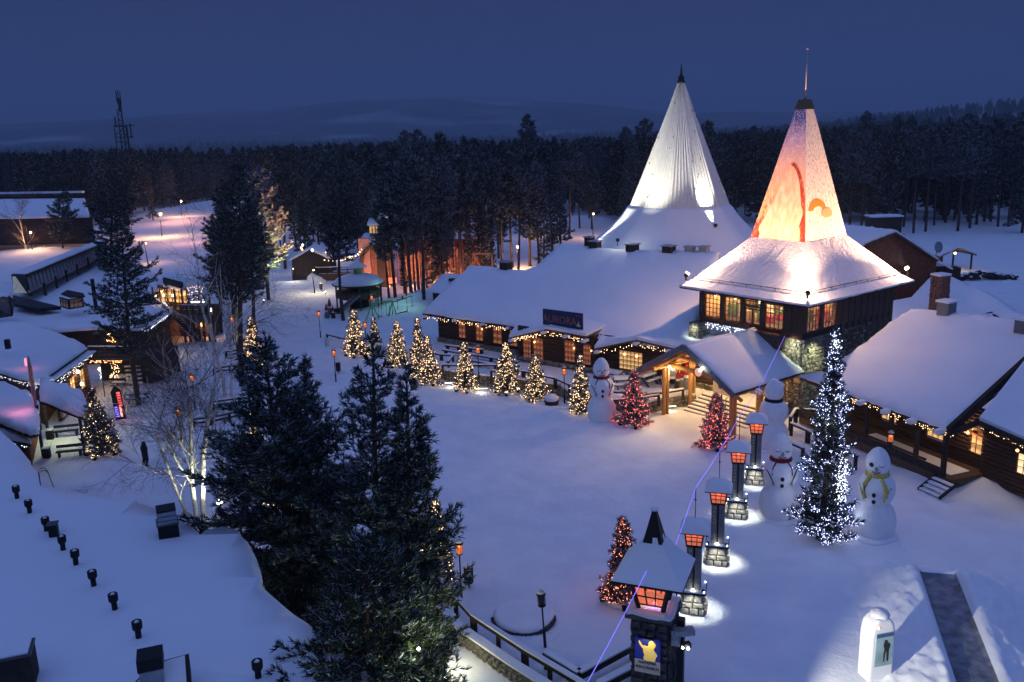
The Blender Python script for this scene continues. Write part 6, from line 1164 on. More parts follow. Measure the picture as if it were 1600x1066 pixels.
p = at(229, 731); person((p.x, p.y, gz(p.x, p.y)), 2.4, 'person in a dark coat and hat walking away over the snow left of the birch')
# ------------------------------------------------------------------ the big near roof at lower left
nb_ = thing('shop_building', 'building below the camera with a wide flat snowy roof dotted with vent pipes', 'building')
px = [(-160, 520), (0, 668), (12, 680), (45, 716), (62, 738), (85, 757), (150, 771), (230, 783), (285, 808), (300, 818), (312, 829), (322, 821), (345, 815), (368, 822), (388, 842), (402, 875), (412, 914), (478, 966), (560, 1030), (640, 1110), (690, 1200), (-300, 1200), (-300, 640)]
poly = [at(u, v, 8.0) for u, v in px]
MB().slab(poly, .42, .16, .3).build('roof_snow', mat('deep_roof_snow', (.84, .86, .90), .75, var=.02, scale=.3, bump=.5, bscale=.6), nb_); MB().slab([p_-Vector((0, 0, .42)) for p_ in poly], .3).build('roof_edge', WOODD, nb_)
c_ = sum(poly, Vector())/len(poly); MB().slab([p_.lerp(c_, .05)-Vector((0, 0, .7)) for p_ in poly], 7.4).build('wall', WOODB, nb_)
def pipe():
    t = thing('vent_pipe', 'x', 'vent pipe', group='black vent pipes on the near roof'); MB().lathe([(.085, -.3), (.085, .34)], 12).build('pipe', BLACK, t)
    MB().lathe([(.13, .32), (.145, .36), (.145, .56), (.12, .58), (.10, .56), (.10, .50)], 14).build('cowl', BLACK, t); MB().lathe([(.02, .52), (.095, .53), (.03, .60)], 10).build('snow_cap', SNOW, t); MB().lathe([(.40, -.16), (.26, -.02), (.16, .035), (.08, .04)], 12, wob=.08).build('snow_collar', SNOW, t); return t
pp = pipe(); PL = [(27, 780, 'farthest'), (47, 803, 'second farthest'), (73, 831, 'third farthest, beside the small square box'), (99, 861, 'fourth farthest'), (119, 884, 'fifth farthest'), (147, 917, 'sixth farthest, middle of the long row'), (180, 954, 'third nearest of the long row'), (217, 998, 'nearest of the long row'), (404, 1062, 'lone one left of the frosted spruce')]
for i, (u, v, lab) in enumerate(PL):
    o = pp if i == 0 else copy_tree(pp); o.location = at(u, v, 8.0); o['label'] = 'black vent pipe in snow, '+lab; o.rotation_euler = (R(rnd.uniform(-2, 2)), R(rnd.uniform(-2, 2)), i)
t = thing('roof_box', 'small square dark box beside the third vent pipe', 'roof vent', at(85, 837, 8.0), .3, 'roof boxes'); MB().box((0, 0, .2), (.30, .30, .52)).build('box', BLACK, t); MB().box((0, 0, .48), (.38, .38, .04)).build('lid', GREY, t)
t = thing('roof_box', 'louvred pale vent box on a dark base near the birch', 'roof vent', at(264, 836, 8.0), .42, 'roof boxes'); MB().box((0, 0, .22), (.70, .70, .62)).build('base', BLACK, t)
for k in range(3): MB().box((0, 0, .60+.17*k), (.66, .66, .14)).build('louvre', GALV, t)
MB().box((0, 0, .53), (.76, .76, .03)).build('flange', GREY, t); MB().box((0, 0, 1.07), (.66, .66, .03)).build('lid', BLACK, t)
t = thing('roof_box', 'big dark hatch at the lower left corner of the near roof', 'roof hatch', at(24, 1066, 8.0), .35, 'roof boxes'); MB().box((0, 0, .3), (1.05, .8, 1.2)).build('box', WOODD, t); MB().box((0, 0, .93), (1.1, .85, .07)).build('lid', GREY, t); MB().box((-.02, 0, .98), (1.0, .78, .06)).build('snow_cap', SNOW, t)
t = thing('roof_chimney', 'sheet-clad chimney rising from a dark angled dormer at the frame bottom', 'chimney', at(243, 1090, 8.0), .35); MB().box((0, 0, .45), (.56, .56, 1.2)).build('flue', GALV, t); MB().box((0, 0, 1.12), (.62, .62, .34)).build('cap', BLACK, t)
MB().slab([(-1.1, -.5, .2), (0, .35, .78), (.9, .5, .75), (.9, -.5, .3)], .5).build('dormer', WOODD, t); MB().slab([(-1.0, -.6, .25), (.0, .22, .82), (.8, .38, .8), (.8, -.6, .36)], .04).build('dormer_snow', SNOW, t)
p = at(62, 752, 8.0); t = thing('roof_ladder_rails', 'pair of bent hoop rails at the edge of the near roof', 'ladder', p)
for k in (0, 1):
    o_ = Vector((.18*k, -.28*k, 0)); MB().tube([o_+Vector(q) for q in ((0, 0, -.2), (.0, .0, .42), (.10, .02, .56), (.25, .04, .58), (.36, .06, .45), (.5, .08, -.3))], .018, 6).build('hoop', GREY, t)
# ------------------------------------------------------------------ left shops
PURP = (1, .36, .42)
la = thing('left_shop', 'shop with a hipped snowy roof and white icicle lights, left of the bench shelter', 'building')
def Z(u, v, z): return at(u, v, z)
la1 = [Z(-60, 500, 5.6), Z(0, 504, 5.5), Z(42, 502, 5.4), Z(88, 517, 4.9), Z(124, 533, 4.4), Z(138, 543, 4.15), Z(78, 586, 4.15), Z(60, 594, 4.2), Z(-60, 562, 4.3)]
p3 = [Z(138, 543, 4.15), Z(60, 594, 4.2), Z(0, 504, 5.3)]; nl = (p3[1]-p3[0]).cross(p3[2]-p3[0]).normalized(); la1 = [onpl(u, v, p3[0], nl) for u, v in ((-60, 500), (0, 504), (42, 502), (88, 517), (124, 533), (138, 543), (78, 586), (60, 594), (-60, 562))]
MB().slab(la1, .35, .12, .2).build('roof_snow', SNOWR, la); MB().slab([p_-Vector((0, 0, .36)) for p_ in la1], .15).build('roof_boards', WOODD, la)
MB().beam(Z(144, 549, 3.95), Z(78, 594, 3.95), .7, .1).build('lower_eave', SNOWR, la); MB().beam(Z(139, 545, 4.12), Z(80, 587, 4.12), .1, .12).build('gutter', BLACK, la)
icicle_lights(Z(143, 552, 3.9), Z(84, 600, 3.9), 44, .5, 'icicle_lights', BULB_I, la, .026); icicle_lights(Z(-20, 576, 4.0), Z(56, 600, 4.0), 50, .55, 'icicle_lights', BULB_I, la, .026)
w0, w1 = Z(138, 556, 3.7), Z(90, 595, 3.7)
def PLa(t, p, z): q = w0+(w1-w0).normalized()*t+Vector((-.6, .6, 0))*p; q.z = z; return q
Lw_ = (w1-w0).length; logwall(0, 1, Lw_, 1, .1, 3.7, [(1, 2.4, 1.0, 2.8), (3.6, 5.0, 1.0, 2.8), (6.2, 7.4, 1, 2.8)], parent=la, P=PLa)
for s in (1.7, 4.3, 6.8): window(la, PLa(s, .95, 1.9), math.atan2((w1-w0).y, (w1-w0).x)+PI, 1.2, 1.7, 2, 3, WIN_W)
logwall(0, 1, 0, 8, .1, 3.9, parent=la, P=PLa); MB().slab([Z(60, 594, 3.8), Z(-60, 560, 3.8), Z(-60, 520, 3.8), Z(100, 545, 3.8)], 3.8).build('wall', WOODR, la)
for (u, v, z, pw) in ((122, 581, 2.9, 60), (128, 600, 2.0, 30), (116, 640, .8, 0)):
    if pw: q = Z(u, v, z); MB().ball(q, .15).build('wall_lamp', glow('wall_globe', (1, .8, .5), 9), la); lamp('POINT', q+Vector((.2, -.3, 0)), pw, (1, .66, .34), la, .12)
MB().box((*Z(13, 545, 5.2).to_2d(), 5.6), (.35, .35, .8)).build('flue', BLACK, la)
# balcony annex with amber garland
bx = thing('balcony_annex', 'dark annex with a snowy balcony rail and amber garlands beside the hipped shop', 'building')
a, c = Z(140, 560, 2.9), Z(222, 560, 2.9)
MB().slab([a, c, c+Vector((1, 5, 0)), a+Vector((0, 5, 0))], .25).build('balcony_floor', WOODD, bx); MB().slab([a+Vector((0, 2, -.3)), c+Vector((0, 2, -.3)), c+Vector((1, 6, -.3)), a+Vector((0, 6, -.3))], 2.6).build('wall', WOODD, bx)
for k in range(3): MB().beam(a+Vector((0, 0, .35+k*.33)), c+Vector((0, 0, .35+k*.33)), .07, .14).build('balcony_rail', WOODD, bx)
MB().beam(a+Vector((0, 0, 1.14)), c+Vector((0, 0, 1.14)), .16, .07).build('snow_cap', SNOW, bx)
for k in range(6): MB().box(a.lerp(c, k/5)+Vector((0, .05, .5)), (.1, .1, 1.1)).build('post', WOODD, bx)
icicle_lights(a+Vector((0, -.1, -.2)), a.lerp(c, .62)+Vector((0, -.1, -.2)), 50, .3, 'garland_lights', BULB_A, bx, .032)
gl_ = [(157+rnd.uniform(-1, 1), 562+i*2.0) for i in range(16)]; octas([Z(u, v, 2.0-.1*i) for i, (u, v) in enumerate(gl_)], .04, 'hanging_lights', BULB_I, bx); octas([Z(rnd.uniform(172, 186), rnd.uniform(565, 590), rnd.uniform(1.2, 2)) for i in range(46)], .035, 'hanging_lights', BULB_W, bx)
q = Z(156, 577, 2.2); MB().ball(q, .16).build('wall_lamp', glow('annex_globe', (1, .72, .36), 10), bx); lamp('POINT', q+Vector((0, -.3, 0)), 45, (1, .62, .3), bx, .12)
for k in range(6): MB().box(Z(207+k*.8, 572+k*6.5, 1.7-.28*k), (1.4, .34, .1)).build('step', SNOWP, bx)
# --- wide roof with the long skylight
lc = thing('skylight_building', 'wide low building with a long glazed skylight band across its snowy roof', 'building')
up_ = [Z(-80, 440, 5.4), Z(20, 462, 5.2), Z(60, 470, 5.0), Z(95, 478, 4.9), Z(132, 482, 4.7), Z(200, 452, 4.7), Z(236, 440, 4.6), Z(250, 428, 4.6), Z(165, 380, 5.2), Z(30, 440, 5.2), Z(-80, 425, 5.4)]
low = [Z(-80, 478, 4.6), Z(20, 480, 4.6), Z(90, 481, 4.62), Z(130, 485, 4.6), Z(200, 455, 4.6), Z(238, 470, 4.4), Z(268, 484, 4.2), Z(240, 502, 4.1), Z(232, 512, 4.1), Z(145, 509, 4.1), Z(92, 513, 4.1), Z(40, 506, 4.3), Z(20, 497, 4.4), Z(-80, 500, 4.4)]
allp = [Z(-80, 432, 5.0), Z(30, 440, 5.0), Z(168, 380, 5.0), Z(240, 425, 4.8), Z(246, 455, 4.7), Z(269, 484, 4.2), Z(240, 502, 4.1), Z(233, 512, 4.1), Z(145, 509, 4.1), Z(92, 514, 4.1), Z(40, 506, 4.3), Z(-80, 500, 4.4)]
p3 = [Z(233, 512, 4.1), Z(92, 514, 4.1), Z(168, 380, 5.0)]; nl = (p3[1]-p3[0]).cross(p3[2]-p3[0]).normalized(); allp = [onpl(u, v, p3[0], nl) for u, v in ((-80, 432), (30, 440), (168, 380), (240, 425), (246, 455), (269, 484), (240, 502), (233, 512), (145, 509), (92, 514), (40, 506), (-80, 500))]
MB().slab(allp, .4, .14, .25).build('roof_snow', SNOWR, lc); MB().slab([p_-Vector((0, 0, .4)) for p_ in allp], .15).build('roof_boards', WOODD, lc)
MB().slab([p_.lerp(sum(allp, Vector())/12, .04)-Vector((0, 0, .56)) for p_ in allp], 4.2).build('wall', WOODD, lc)
MB().slab([Z(20, 461, 5.35), Z(95, 479, 4.85), Z(60, 482, 5.0), Z(20, 474, 5.25)], .35).build('valley_gutter', BLACK, lc)
icicle_lights(Z(267, 489, 3.9), Z(235, 513, 3.9), 48, .2, 'icicle_lights', BULB_I, lc, .032); icicle_lights(Z(232, 515, 3.9), Z(190, 513, 3.9), 24, .3, 'icicle_lights', BULB_I, lc, .03)
octas([Z(rnd.uniform(166, 182), rnd.uniform(512, 535), rnd.uniform(2.6, 3.4)) for i in range(60)], .04, 'amber_garland', BULB_A, lc); octas([Z(rnd.uniform(182, 206), rnd.uniform(508, 520), rnd.uniform(3, 3.6)) for i in range(30)], .035, 'garland', BULB_W, lc)
q = Z(172, 522, 3.2); MB().ball(q-Vector((0, .3, 0)), .2).build('wall_lamp', glow('amber_globe', (1, .55, .22), 10), lc); lamp('POINT', q-Vector((0, .6, 0)), 35, (1, .55, .24), lc, .15)
MB().box(Z(107, 508, 3.9), (3.6, .1, .12)).build('lit_slot', WIN_W, lc)
b0, b1 = Z(48, 462, 5.1), Z(170, 401, 5.1); t0, t1 = Z(40, 428, 7.2), Z(166, 377, 7.2); r0, r1 = Z(17, 428, 7.2), Z(158, 374, 7.2)
NS = 26
for k in range(NS):
    a, c = k/NS+.004, (k+1)/NS-.004; v4 = [b0.lerp(b1, a)+Vector((0, 0, .35)), b0.lerp(b1, c)+Vector((0, 0, .35)), t0.lerp(t1, c)-Vector((0, 0, .25)), t0.lerp(t1, a)-Vector((0, 0, .25))]
    MB().add(v4+[x+Vector((-.1, .1, 0)) for x in v4], [(0, 1, 2, 3), (7, 6, 5, 4), (0, 4, 5, 1), (1, 5, 6, 2), (2, 6, 7, 3), (3, 7, 4, 0)]).build('skylight_pane', mat('frosted_pane', (.20, .20, .21), .45, var=.2, scale=1.5) if k == 0 else bpy.data.materials['frosted_pane'], lc)
MB().slab([t0+Vector((.25, -.25, .12)), t1+Vector((.25, -.25, .12)), r1+Vector((0, 0, .12)), r0+Vector((0, 0, .12))], .15, .06, .1).build('skylight_snow', SNOWR, lc); MB().beam(t0+Vector((.2, -.2, -.15)), t1+Vector((.2, -.2, -.15)), .3, .3).build('skylight_ridge', BLACK, lc); MB().beam(b0+Vector((0, -.1, .15)), b1+Vector((0, -.1, .15)), .3, .3).build('skylight_curb', BLACK, lc)
MB().slab([b0+Vector((-.3, .2, 2)), t0-Vector((0, 0, .05)), t1-Vector((0, 0, .05)), b1+Vector((-.3, .2, 2)), r1-Vector((0, 0, .1)), r0-Vector((0, 0, .1))], 2.0).build('skylight_back', WOODD, lc)
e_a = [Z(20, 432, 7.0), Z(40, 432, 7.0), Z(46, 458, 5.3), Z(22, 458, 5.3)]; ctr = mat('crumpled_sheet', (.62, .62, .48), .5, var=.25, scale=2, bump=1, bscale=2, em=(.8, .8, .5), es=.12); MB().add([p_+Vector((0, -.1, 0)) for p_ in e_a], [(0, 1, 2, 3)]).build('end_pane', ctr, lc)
for (u, v) in ((70, 452), (88, 441), (104, 431), (121, 421), (138, 411), (152, 402)): MB().box(Z(u, v, 5.7), (.22, .22, 1.5)).build('roof_post', WOODD, lc)
dm = Z(112, 478, 4.9); MB().slab([Z(95, 459, 6.4), Z(110, 464, 6.2), Z(133, 463, 6.2), Z(130, 458, 6.4), Z(105, 453, 6.5)], .12).build('dormer_roof', WOODD, lc)
for (a, c) in ((Z(96, 482, 4.9), Z(109, 486, 4.9)), (Z(109, 486, 4.9), Z(132, 482, 4.9))): window(lc, (a+c)/2+Vector((0, 0, .7)), math.atan2((c-a).y, (c-a).x), (c-a).length-.25, .95, 3 if a.x > dm.x-1.5 else 1, 1, WIN_X, WOODD, .12)
p = Z(150, 481, 4.8); MB().tube([p, p+Vector((0, 0, 3.1))], .2, 10).build('flue', BLACK, lc)
gp_ = [Z(-20, 500, 4.7), Z(20, 494, 4.7), Z(24, 470, 6.2), Z(14, 462, 6.8), Z(-20, 474, 6.8)]
gs = thing('slanted_glazing', 'slanted glazed grid at the left frame edge under the long skylight', 'skylight'); MB().add(gp_, [(0, 1, 2, 3, 4)]).build('pane', mat('grid_glass', (.07, .075, .09), .25, var=.4, scale=.8), gs)
b = MB()
for k in range(7): a = gp_[0].lerp(gp_[1], k/6); c = gp_[4].lerp(gp_[3], k/6); b.beam(a+Vector((0, -.05, .05)), c+Vector((0, -.05, .05)), .1, .1)
for k in range(4): a = gp_[0].lerp(gp_[4], k/3); c = gp_[1].lerp(gp_[3], k/3); b.beam(a+Vector((0, -.05, .05)), c+Vector((0, -.05, .05)), .1, .1)
b.build('glazing_bars', BLACK, gs)['kind'] = 'stuff'; MB().slab([Z(-60, 470, 7.0), Z(12, 461, 7.0), Z(18, 456, 7.0), Z(-60, 460, 7.0)], .2, .08, .1).build('snow_cap', SNOWR, gs)
# --- lodge with deck and stairs
ld = thing('deck_lodge', 'small lit lodge with a shed roof, a timber deck on posts and an outside stair', 'lodge')
rf1 = [Z(232, 452, 5.6), Z(246, 442, 6.2), Z(284, 450, 6.0), Z(296, 438, 7.2), Z(258, 423, 7.4), Z(228, 425, 6.2)]
MB().slab([Z(246, 442, 6.1), Z(283, 451, 5.9), Z(300, 437, 6.8), Z(258, 424, 7.1)], .35, .1, .15).build('roof_snow', SNOWR, ld); MB().slab([Z(222, 454, 4.7), Z(242, 459, 4.6), Z(252, 448, 5.0), Z(246, 430, 5.6), Z(218, 436, 5.2)], .3, .1, .15).build('roof_snow', SNOWR, ld)
MB().slab([Z(254, 436, 6.9), Z(282, 444, 6.7), Z(286, 441, 6.9), Z(256, 433, 7.1)], .5).build('clerestory', WOODD, ld)
f0, f1 = Z(241, 476, 3.9), Z(286, 480, 3.9); ft = 5.6
MB().slab([Z(222, 470, 4.4), Z(241, 474, 4.4), Z(250, 460, 4.4), Z(226, 452, 4.4)], 4.3).build('side_wall', WOODD, ld)
wv = (f1-f0); MB().beam(f0+Vector((0, 1.6, .9)), f1+Vector((0, 1.6, .9)), .15, 2.2).build('back_wall', WOODB, ld)
for k in range(4): q = f0.lerp(f1, (k+.5)/4)+Vector((0, 1.45, .9)); window(ld, q, math.atan2(wv.y, wv.x), 1.1, 1.5, 2, 2, WIN_W)
for k in range(5): MB().box(f0.lerp(f1, k/4)+Vector((0, 0, .9)), (.16, .16, 2.2)).build('post', WOODB, ld)
for (u, v, z, pw) in ((270, 462, 5.0, 90), (244, 463, 4.4, 25), (245, 471, 4.0, 25), (255, 462, 5, 25), (252, 456, 5.2, 10)): q = Z(u, v, z); MB().ball(q, .14).build('lamp', glow('lodge_bulb', (1, .72, .36), 12), ld); lamp('POINT', q-Vector((0, .3, 0)), pw, (1, .66, .32), ld, .1)
d0, d1 = Z(258, 478, 3.5), Z(330, 505, 3.3)
MB().slab([Z(240, 478, 3.6), Z(266, 496, 3.5), Z(332, 503, 3.5), Z(328, 478, 3.5)], .25).build('deck', WOODB, ld)
def fence_rail(a, c, n_, par, h_=1.0, rows=4, sn=True):
    for k in range(rows): MB().beam(a+Vector((0, 0, .22+k*(h_-.2)/(rows-1))), c+Vector((0, 0, .22+k*(h_-.2)/(rows-1))), .05, .13).build('rail_board', WOODD, par)
    if sn: MB().beam(a+Vector((0, 0, h_+.12)), c+Vector((0, 0, h_+.12)), .14, .08).build('snow_cap', SNOW, par)
    for k in range(n_): MB().box(a.lerp(c, k/(n_-1))+Vector((0, .05, h_/2)), (.12, .12, h_+.1)).build('post', WOODD, par)
fence_rail(Z(283, 492, 3.5), Z(322, 493, 3.5), 5, ld); fence_rail(Z(240, 478, 3.6), Z(264, 496, 3.5), 4, ld); fence_rail(Z(322, 493, 3.5), Z(328, 478, 3.5), 3, ld); fence_rail(Z(286, 476, 3.5), Z(328, 474, 3.5), 6, ld, rows=3)
for k in range(7): MB().box(Z(284, 492, 3.5).lerp(Z(330, 493, 3.5), k/6)-Vector((0, -.3, 1.8)), (.2, .2, 3.6)).build('stilt', WOODD, ld)
s0, s1 = Z(272, 493, 3.5), Z(316, 535, 0.2)
for s in (0, 1.2): MB().beam(s0+Vector((s*.4, -s, 0)), s1+Vector((s*.4, -s, 0)), .1, .3).beam(s0+Vector((s*.4, -s, 1.0)), s1+Vector((s*.4, -s, 1.0)), .08, .1).build('stair_string', WOODD, ld)
for k in range(14): MB().box(s0.lerp(s1, (k+.5)/14)+Vector((.25, -.6, .05)), (.3, 1.2, .06), -.5).build('stair_tread', SNOWP, ld)
for k in range(6): MB().box(s0.lerp(s1, k/5)+Vector((.48, -1.2, .5)), (.08, .08, 1.0)).build('baluster', WOODD, ld)
# warm arch under the stair, orange lit doorway
q0, q1 = Z(262, 526, 0), Z(294, 528, 0); arch = [Vector((q0.x+(q1.x-q0.x)*(.5-.5*math.cos(a)), q0.y-.1, 2.6*math.sin(a))) for a in [PI*k/10 for k in range(11)]]
MB().slab([q0+Vector((-1.5, .3, 3.3)), q1+Vector((3, .3, 3.3)), q1+Vector((3, 3, 3.3)), q0+Vector((-1.5, 3, 3.3))], 3.3).build('lower_wall', WOODB, ld)
MB().add(arch, [tuple(range(11))]).build('arch_door', mat('arch_boards', (.45, .27, .12), .7, var=.25, scale=4, stretch=(6, 6, .5)), ld); lamp('POINT', Z(280, 528, 1.9)-Vector((0, 2.0, 0)), 60, (1, .68, .34), ld, .15)
for (u, v, z) in ((315, 503, 1.8), (326, 496, 2.0)): q = Z(u, v, z); MB().box(q, (.28, .12, 1.5)).build('lit_door', glow('amber_door', (1, .50, .12), 3.2), ld); lamp('POINT', q-Vector((0, .5, .2)), 160, (1, .42, .16), ld, .2)
q = Z(328, 484, 3.2); MB().box(q, (.35, .15, .3)).build('work_lamp', WHITEL, ld); MB().box(Z(309, 472, 4.2), (1.6, .1, .15)).build('strip_lamp', glow('strip_white', (1, .95, .8), 4), ld); octas([Z(rnd.uniform(292, 318), 470-rnd.uniform(0, 24), rnd.uniform(4.2, 5.6)) for k in range(40)], .04, 'string_lights', BULB_W, ld)
# --- bench shelter with the tall oval board
sh = thing('bench_shelter', 'open shelter with a heavy snowy roof over two dark benches', 'shelter')
S = [Z(60, 608, 4.5), Z(62, 588, 4.9), Z(132, 612, 4.2), Z(160, 634, 3.2), Z(133, 652, 3.2), Z(62, 626, 3.9)]
S = [Z(62, 590, 5.0), Z(128, 612, 4.2), Z(142, 640, 3.1), Z(132, 651, 3.1), Z(62, 624, 3.9)]
MB().slab([p_+Vector((0, 0, .35)) for p_ in S], .5, .28, .3).build('roof_snow', SNOW, sh); MB().slab([p_-Vector((0, 0, .15)) for p_ in S], .2).build('roof_boards', WOODD, sh)
for (u, v, h_) in ((68, 714, 3.6), (133, 712, 3.0), (76, 683, 3.8), (138, 690, 3.0)): p = at(u, v); MB().box((p.x, p.y, h_/2), (.16, .16, h_)).build('post', WOODD, sh)
q = Z(75, 640, 3.2); lamp('POINT', at(100, 690)+Vector((0, 0, 2.7)), 130, (.85, 1, .45), sh, .25); MB().box(at(100, 690)+Vector((0, 0, 3.05)), (.5, .15, .08)).build('lamp', glow('shelter_tube', (.9, 1, .6), 5), sh)
MB().box(Z(98, 640, 3.0)+Vector((0, 0, -.3)), (.18, .5, .5)).build('hanging_sign', CREAM, sh)
for i, (u0, u1, v, lab) in enumerate(((89, 130, 716, 'dark bench at the front of the bench shelter'), (85, 124, 684, 'dark bench at the back of the bench shelter'))):
    a, c = at(u0, v), at(u1, v-4); t = thing('bench', lab, 'bench', a, math.atan2((c-a).y, (c-a).x), 'benches in the shelter'); L = (c-a).length
    MB().box((L/2, 0, .45), (L, .36, .08)).build('seat', WOODD, t); MB().box((L/2, .22, .78), (L, .07, .2)).build('backrest', WOODD, t)
    for s in (.1, .9): MB().box((L*s, .05, .22), (.1, .36, .42)).build('leg', WOODD, t)
for i, (u, v, lab) in enumerate(((74, 715, 'dark bin by the front post of the bench shelter'), (79, 686, 'dark bin by the back post of the bench shelter'))):
    p = at(u, v); t = thing('litter_bin', lab, 'bin', p, .2); MB().box((0, 0, .35), (.45, .45, .7)).build('body', WOODD, t); MB().box((0, 0, .75), (.48, .48, .07)).build('snow_cap', SNOW, t)
ov = thing('oval_board', 'tall narrow oval picture board standing over the bench shelter', 'sign', Z(57, 640, 3.9), R(112)); MB().lathe([(.02, 0), (.45, .35), (.78, 1.2), (.85, 2.0), (.78, 2.8), (.45, 3.6), (.02, 3.95)], 24, sq=(1, .12)).build('board', mat('oval_print', (.12, .10, .16), .5, col2=(.55, .20, .14), scale=1.6, lo=.42, hi=.6), ov); MB().box((0, 0, -.6), (.22, .3, 1.8)).build('post', BLACK, ov)
lamp('POINT', Z(30, 622, 5.2), 42, (1, .25, .35), None, .3, name='red_roof_fill'); MB(); tag(MB().box((0, 0, 0), (.15, 1.2, .4)).build('red_light_sign', glow('red_sign_tube', (1, .2, .25), 2), None, Z(40, 566, 5.0), .5), 'small red light box on the shop front beside the oval board', 'light sign')  # the point light is an added fill for the pink glow on these roofs
q = Z(122, 620, 4.6); t = thing('street_lamp', 'bright round lamp on a thin bent post over the shelter roof', 'lamp post', at(130, 690)); 
b_ = at(130, 690); zg = deep(124, 619, b_.y).z; MB().tube([(0, 0, 0), (0, 0, zg-.1), (-.1, 0, zg+.12), (-.3, 0, zg+.15)], .04, 6).build('post', BLACK, t); MB().ball((-.36, 0, zg), .15).build('globe', glow('globe_bright', (1, .88, .6), 13), t); lamp('POINT', (-.36, -.1, zg-.2), 85, (1, .78, .46), t, .12)
# --- roofs at the left edge
le = thing('left_edge_roofs', 'snow-heaped roofs glowing faint purple at the left frame edge', 'building')
for i, (P_, z_) in enumerate((([(-60, 575), (0, 592), (20, 596), (48, 612), (60, 622), (60, 664), (46, 668), (-60, 630)], 4.4), ([(-60, 625), (0, 640), (28, 652), (44, 668), (46, 682), (-60, 660)], 3.6))):
    P_ = [Z(u, v, z_-.004*(v-590)) for u, v in P_]; MB().slab(P_, .55, .3, .35).build('roof_snow', SNOW, le); MB().slab([p_-Vector((0, 0, .56)) for p_ in P_], .2).build('roof_boards', WOODD, le)
MB().slab([Z(-60, 600, 3.6), Z(50, 626, 3.6), Z(40, 664, 3.0), Z(-60, 655, 3.0)], 3).build('wall', WOODR, le); icicle_lights(Z(48, 664, 3.4), Z(40, 690, 2.6), 34, .5, 'icicle_lights', BULB_I, le, .03); icicle_lights(Z(14, 684, 2.6), Z(38, 692, 2.6), 20, .4, 'icicle_lights', BULB_I, le, .03)
for k in range(9): q = at(40+k*.9, 705-k*4); MB().ball(q+Vector((0, 0, .5+.2*(k % 3))), .3, 7, 5).build('bush_clump', NEEDLEX, le)
lamp('POINT', at(45, 694)+Vector((0, 0, 1.6)), 18, (1, .9, .5), le, .1)
# --- red light sign, picnic shelter tables, little fir in a box, banner
p = at(190, 655); t = thing('light_sign', 'leaning box sign glowing red and blue on the snow, left of the tall trunk', 'sign', p, .25); t.rotation_euler = (0, R(-4), .3)
MB().add([(x, y, z) for y in (-.12, .12) for x, z in ((-.38, 0), (.38, 0), (.38, 2.4), (0, 2.85), (-.38, 2.4))], [(4, 3, 2, 1, 0), (5, 6, 7, 8, 9)]+[(k, (k+1) % 5, 5+(k+1) % 5, 5+k) for k in range(5)]).build('box', BLACK, t)
RG = glow('red_letter', (1, .06, .05), 2.2); BG = glow('blue_letter', (.15, .12, 1), 2.6); PG = glow('pink_bar', (1, .30, .25), 2.6)
for k in range(6): MB().box((.17, -.13, 2.25-.21*k), (.26, .03, .13)).build('red_letter', RG, t)
for k in range(5): MB().box((-.2, -.13, 1.08-.19*k), (.24, .03, .11)).build('blue_letter', BG, t)
MB().box((.1, -.13, .72), (.15, .03, .95)).build('pink_bar', PG, t); lamp('POINT', (.2, -.5, 1.2), 8, (1, .15, .12), t, .2)
table('x', at(197, 602), .1, 'snow-roofed picnic table left of the tall bare trunk'); table('x', at(216, 627), .15, 'snowy picnic table at the foot of the tall bare trunk')
p = at(252, 587); t = thing('planter', 'tiny fir in a wooden box on the snow below the deck stair', 'planter', p); MB().box((0, 0, .3), (1.7, .8, .55)).build('tub', WOODB, t); MB().box((0, 0, .6), (1.5, .7, .1)).build('snow_cap', SNOW, t); fm = conifer(71, 2.6, .75, base=.05, nb=40, kind='spruce', tw=7, k=6, blade=.2, bw=.05, frost=.15); link('trunk', fm[0], t).location.z = .5; link('foliage', fm[2], t).location.z = .5
a, c = at(133, 632), at(160, 607); bt = thing('banner', 'reddish banner hung on wires beside the shelter roof', 'banner'); MB().add([Z(134, 628, 2.0), Z(150, 614, 2.0), Z(150, 603, 2.9), Z(135, 616, 2.9)], [(0, 1, 2, 3)]).build('cloth', mat('banner_red', (.40, .12, .09), .7, var=.3), bt)
for dz in (0, .9): MB().tube([Z(124, 642, 2+dz), Z(166, 600, 2+dz)], .02, 4).build('wire', GREY, bt)
for (u, v) in ((126, 655), (164, 620)): p = at(u, v); MB().tube([p, p+Vector((0, 0, 3.1))], .05, 6).build('post', GREY, bt)
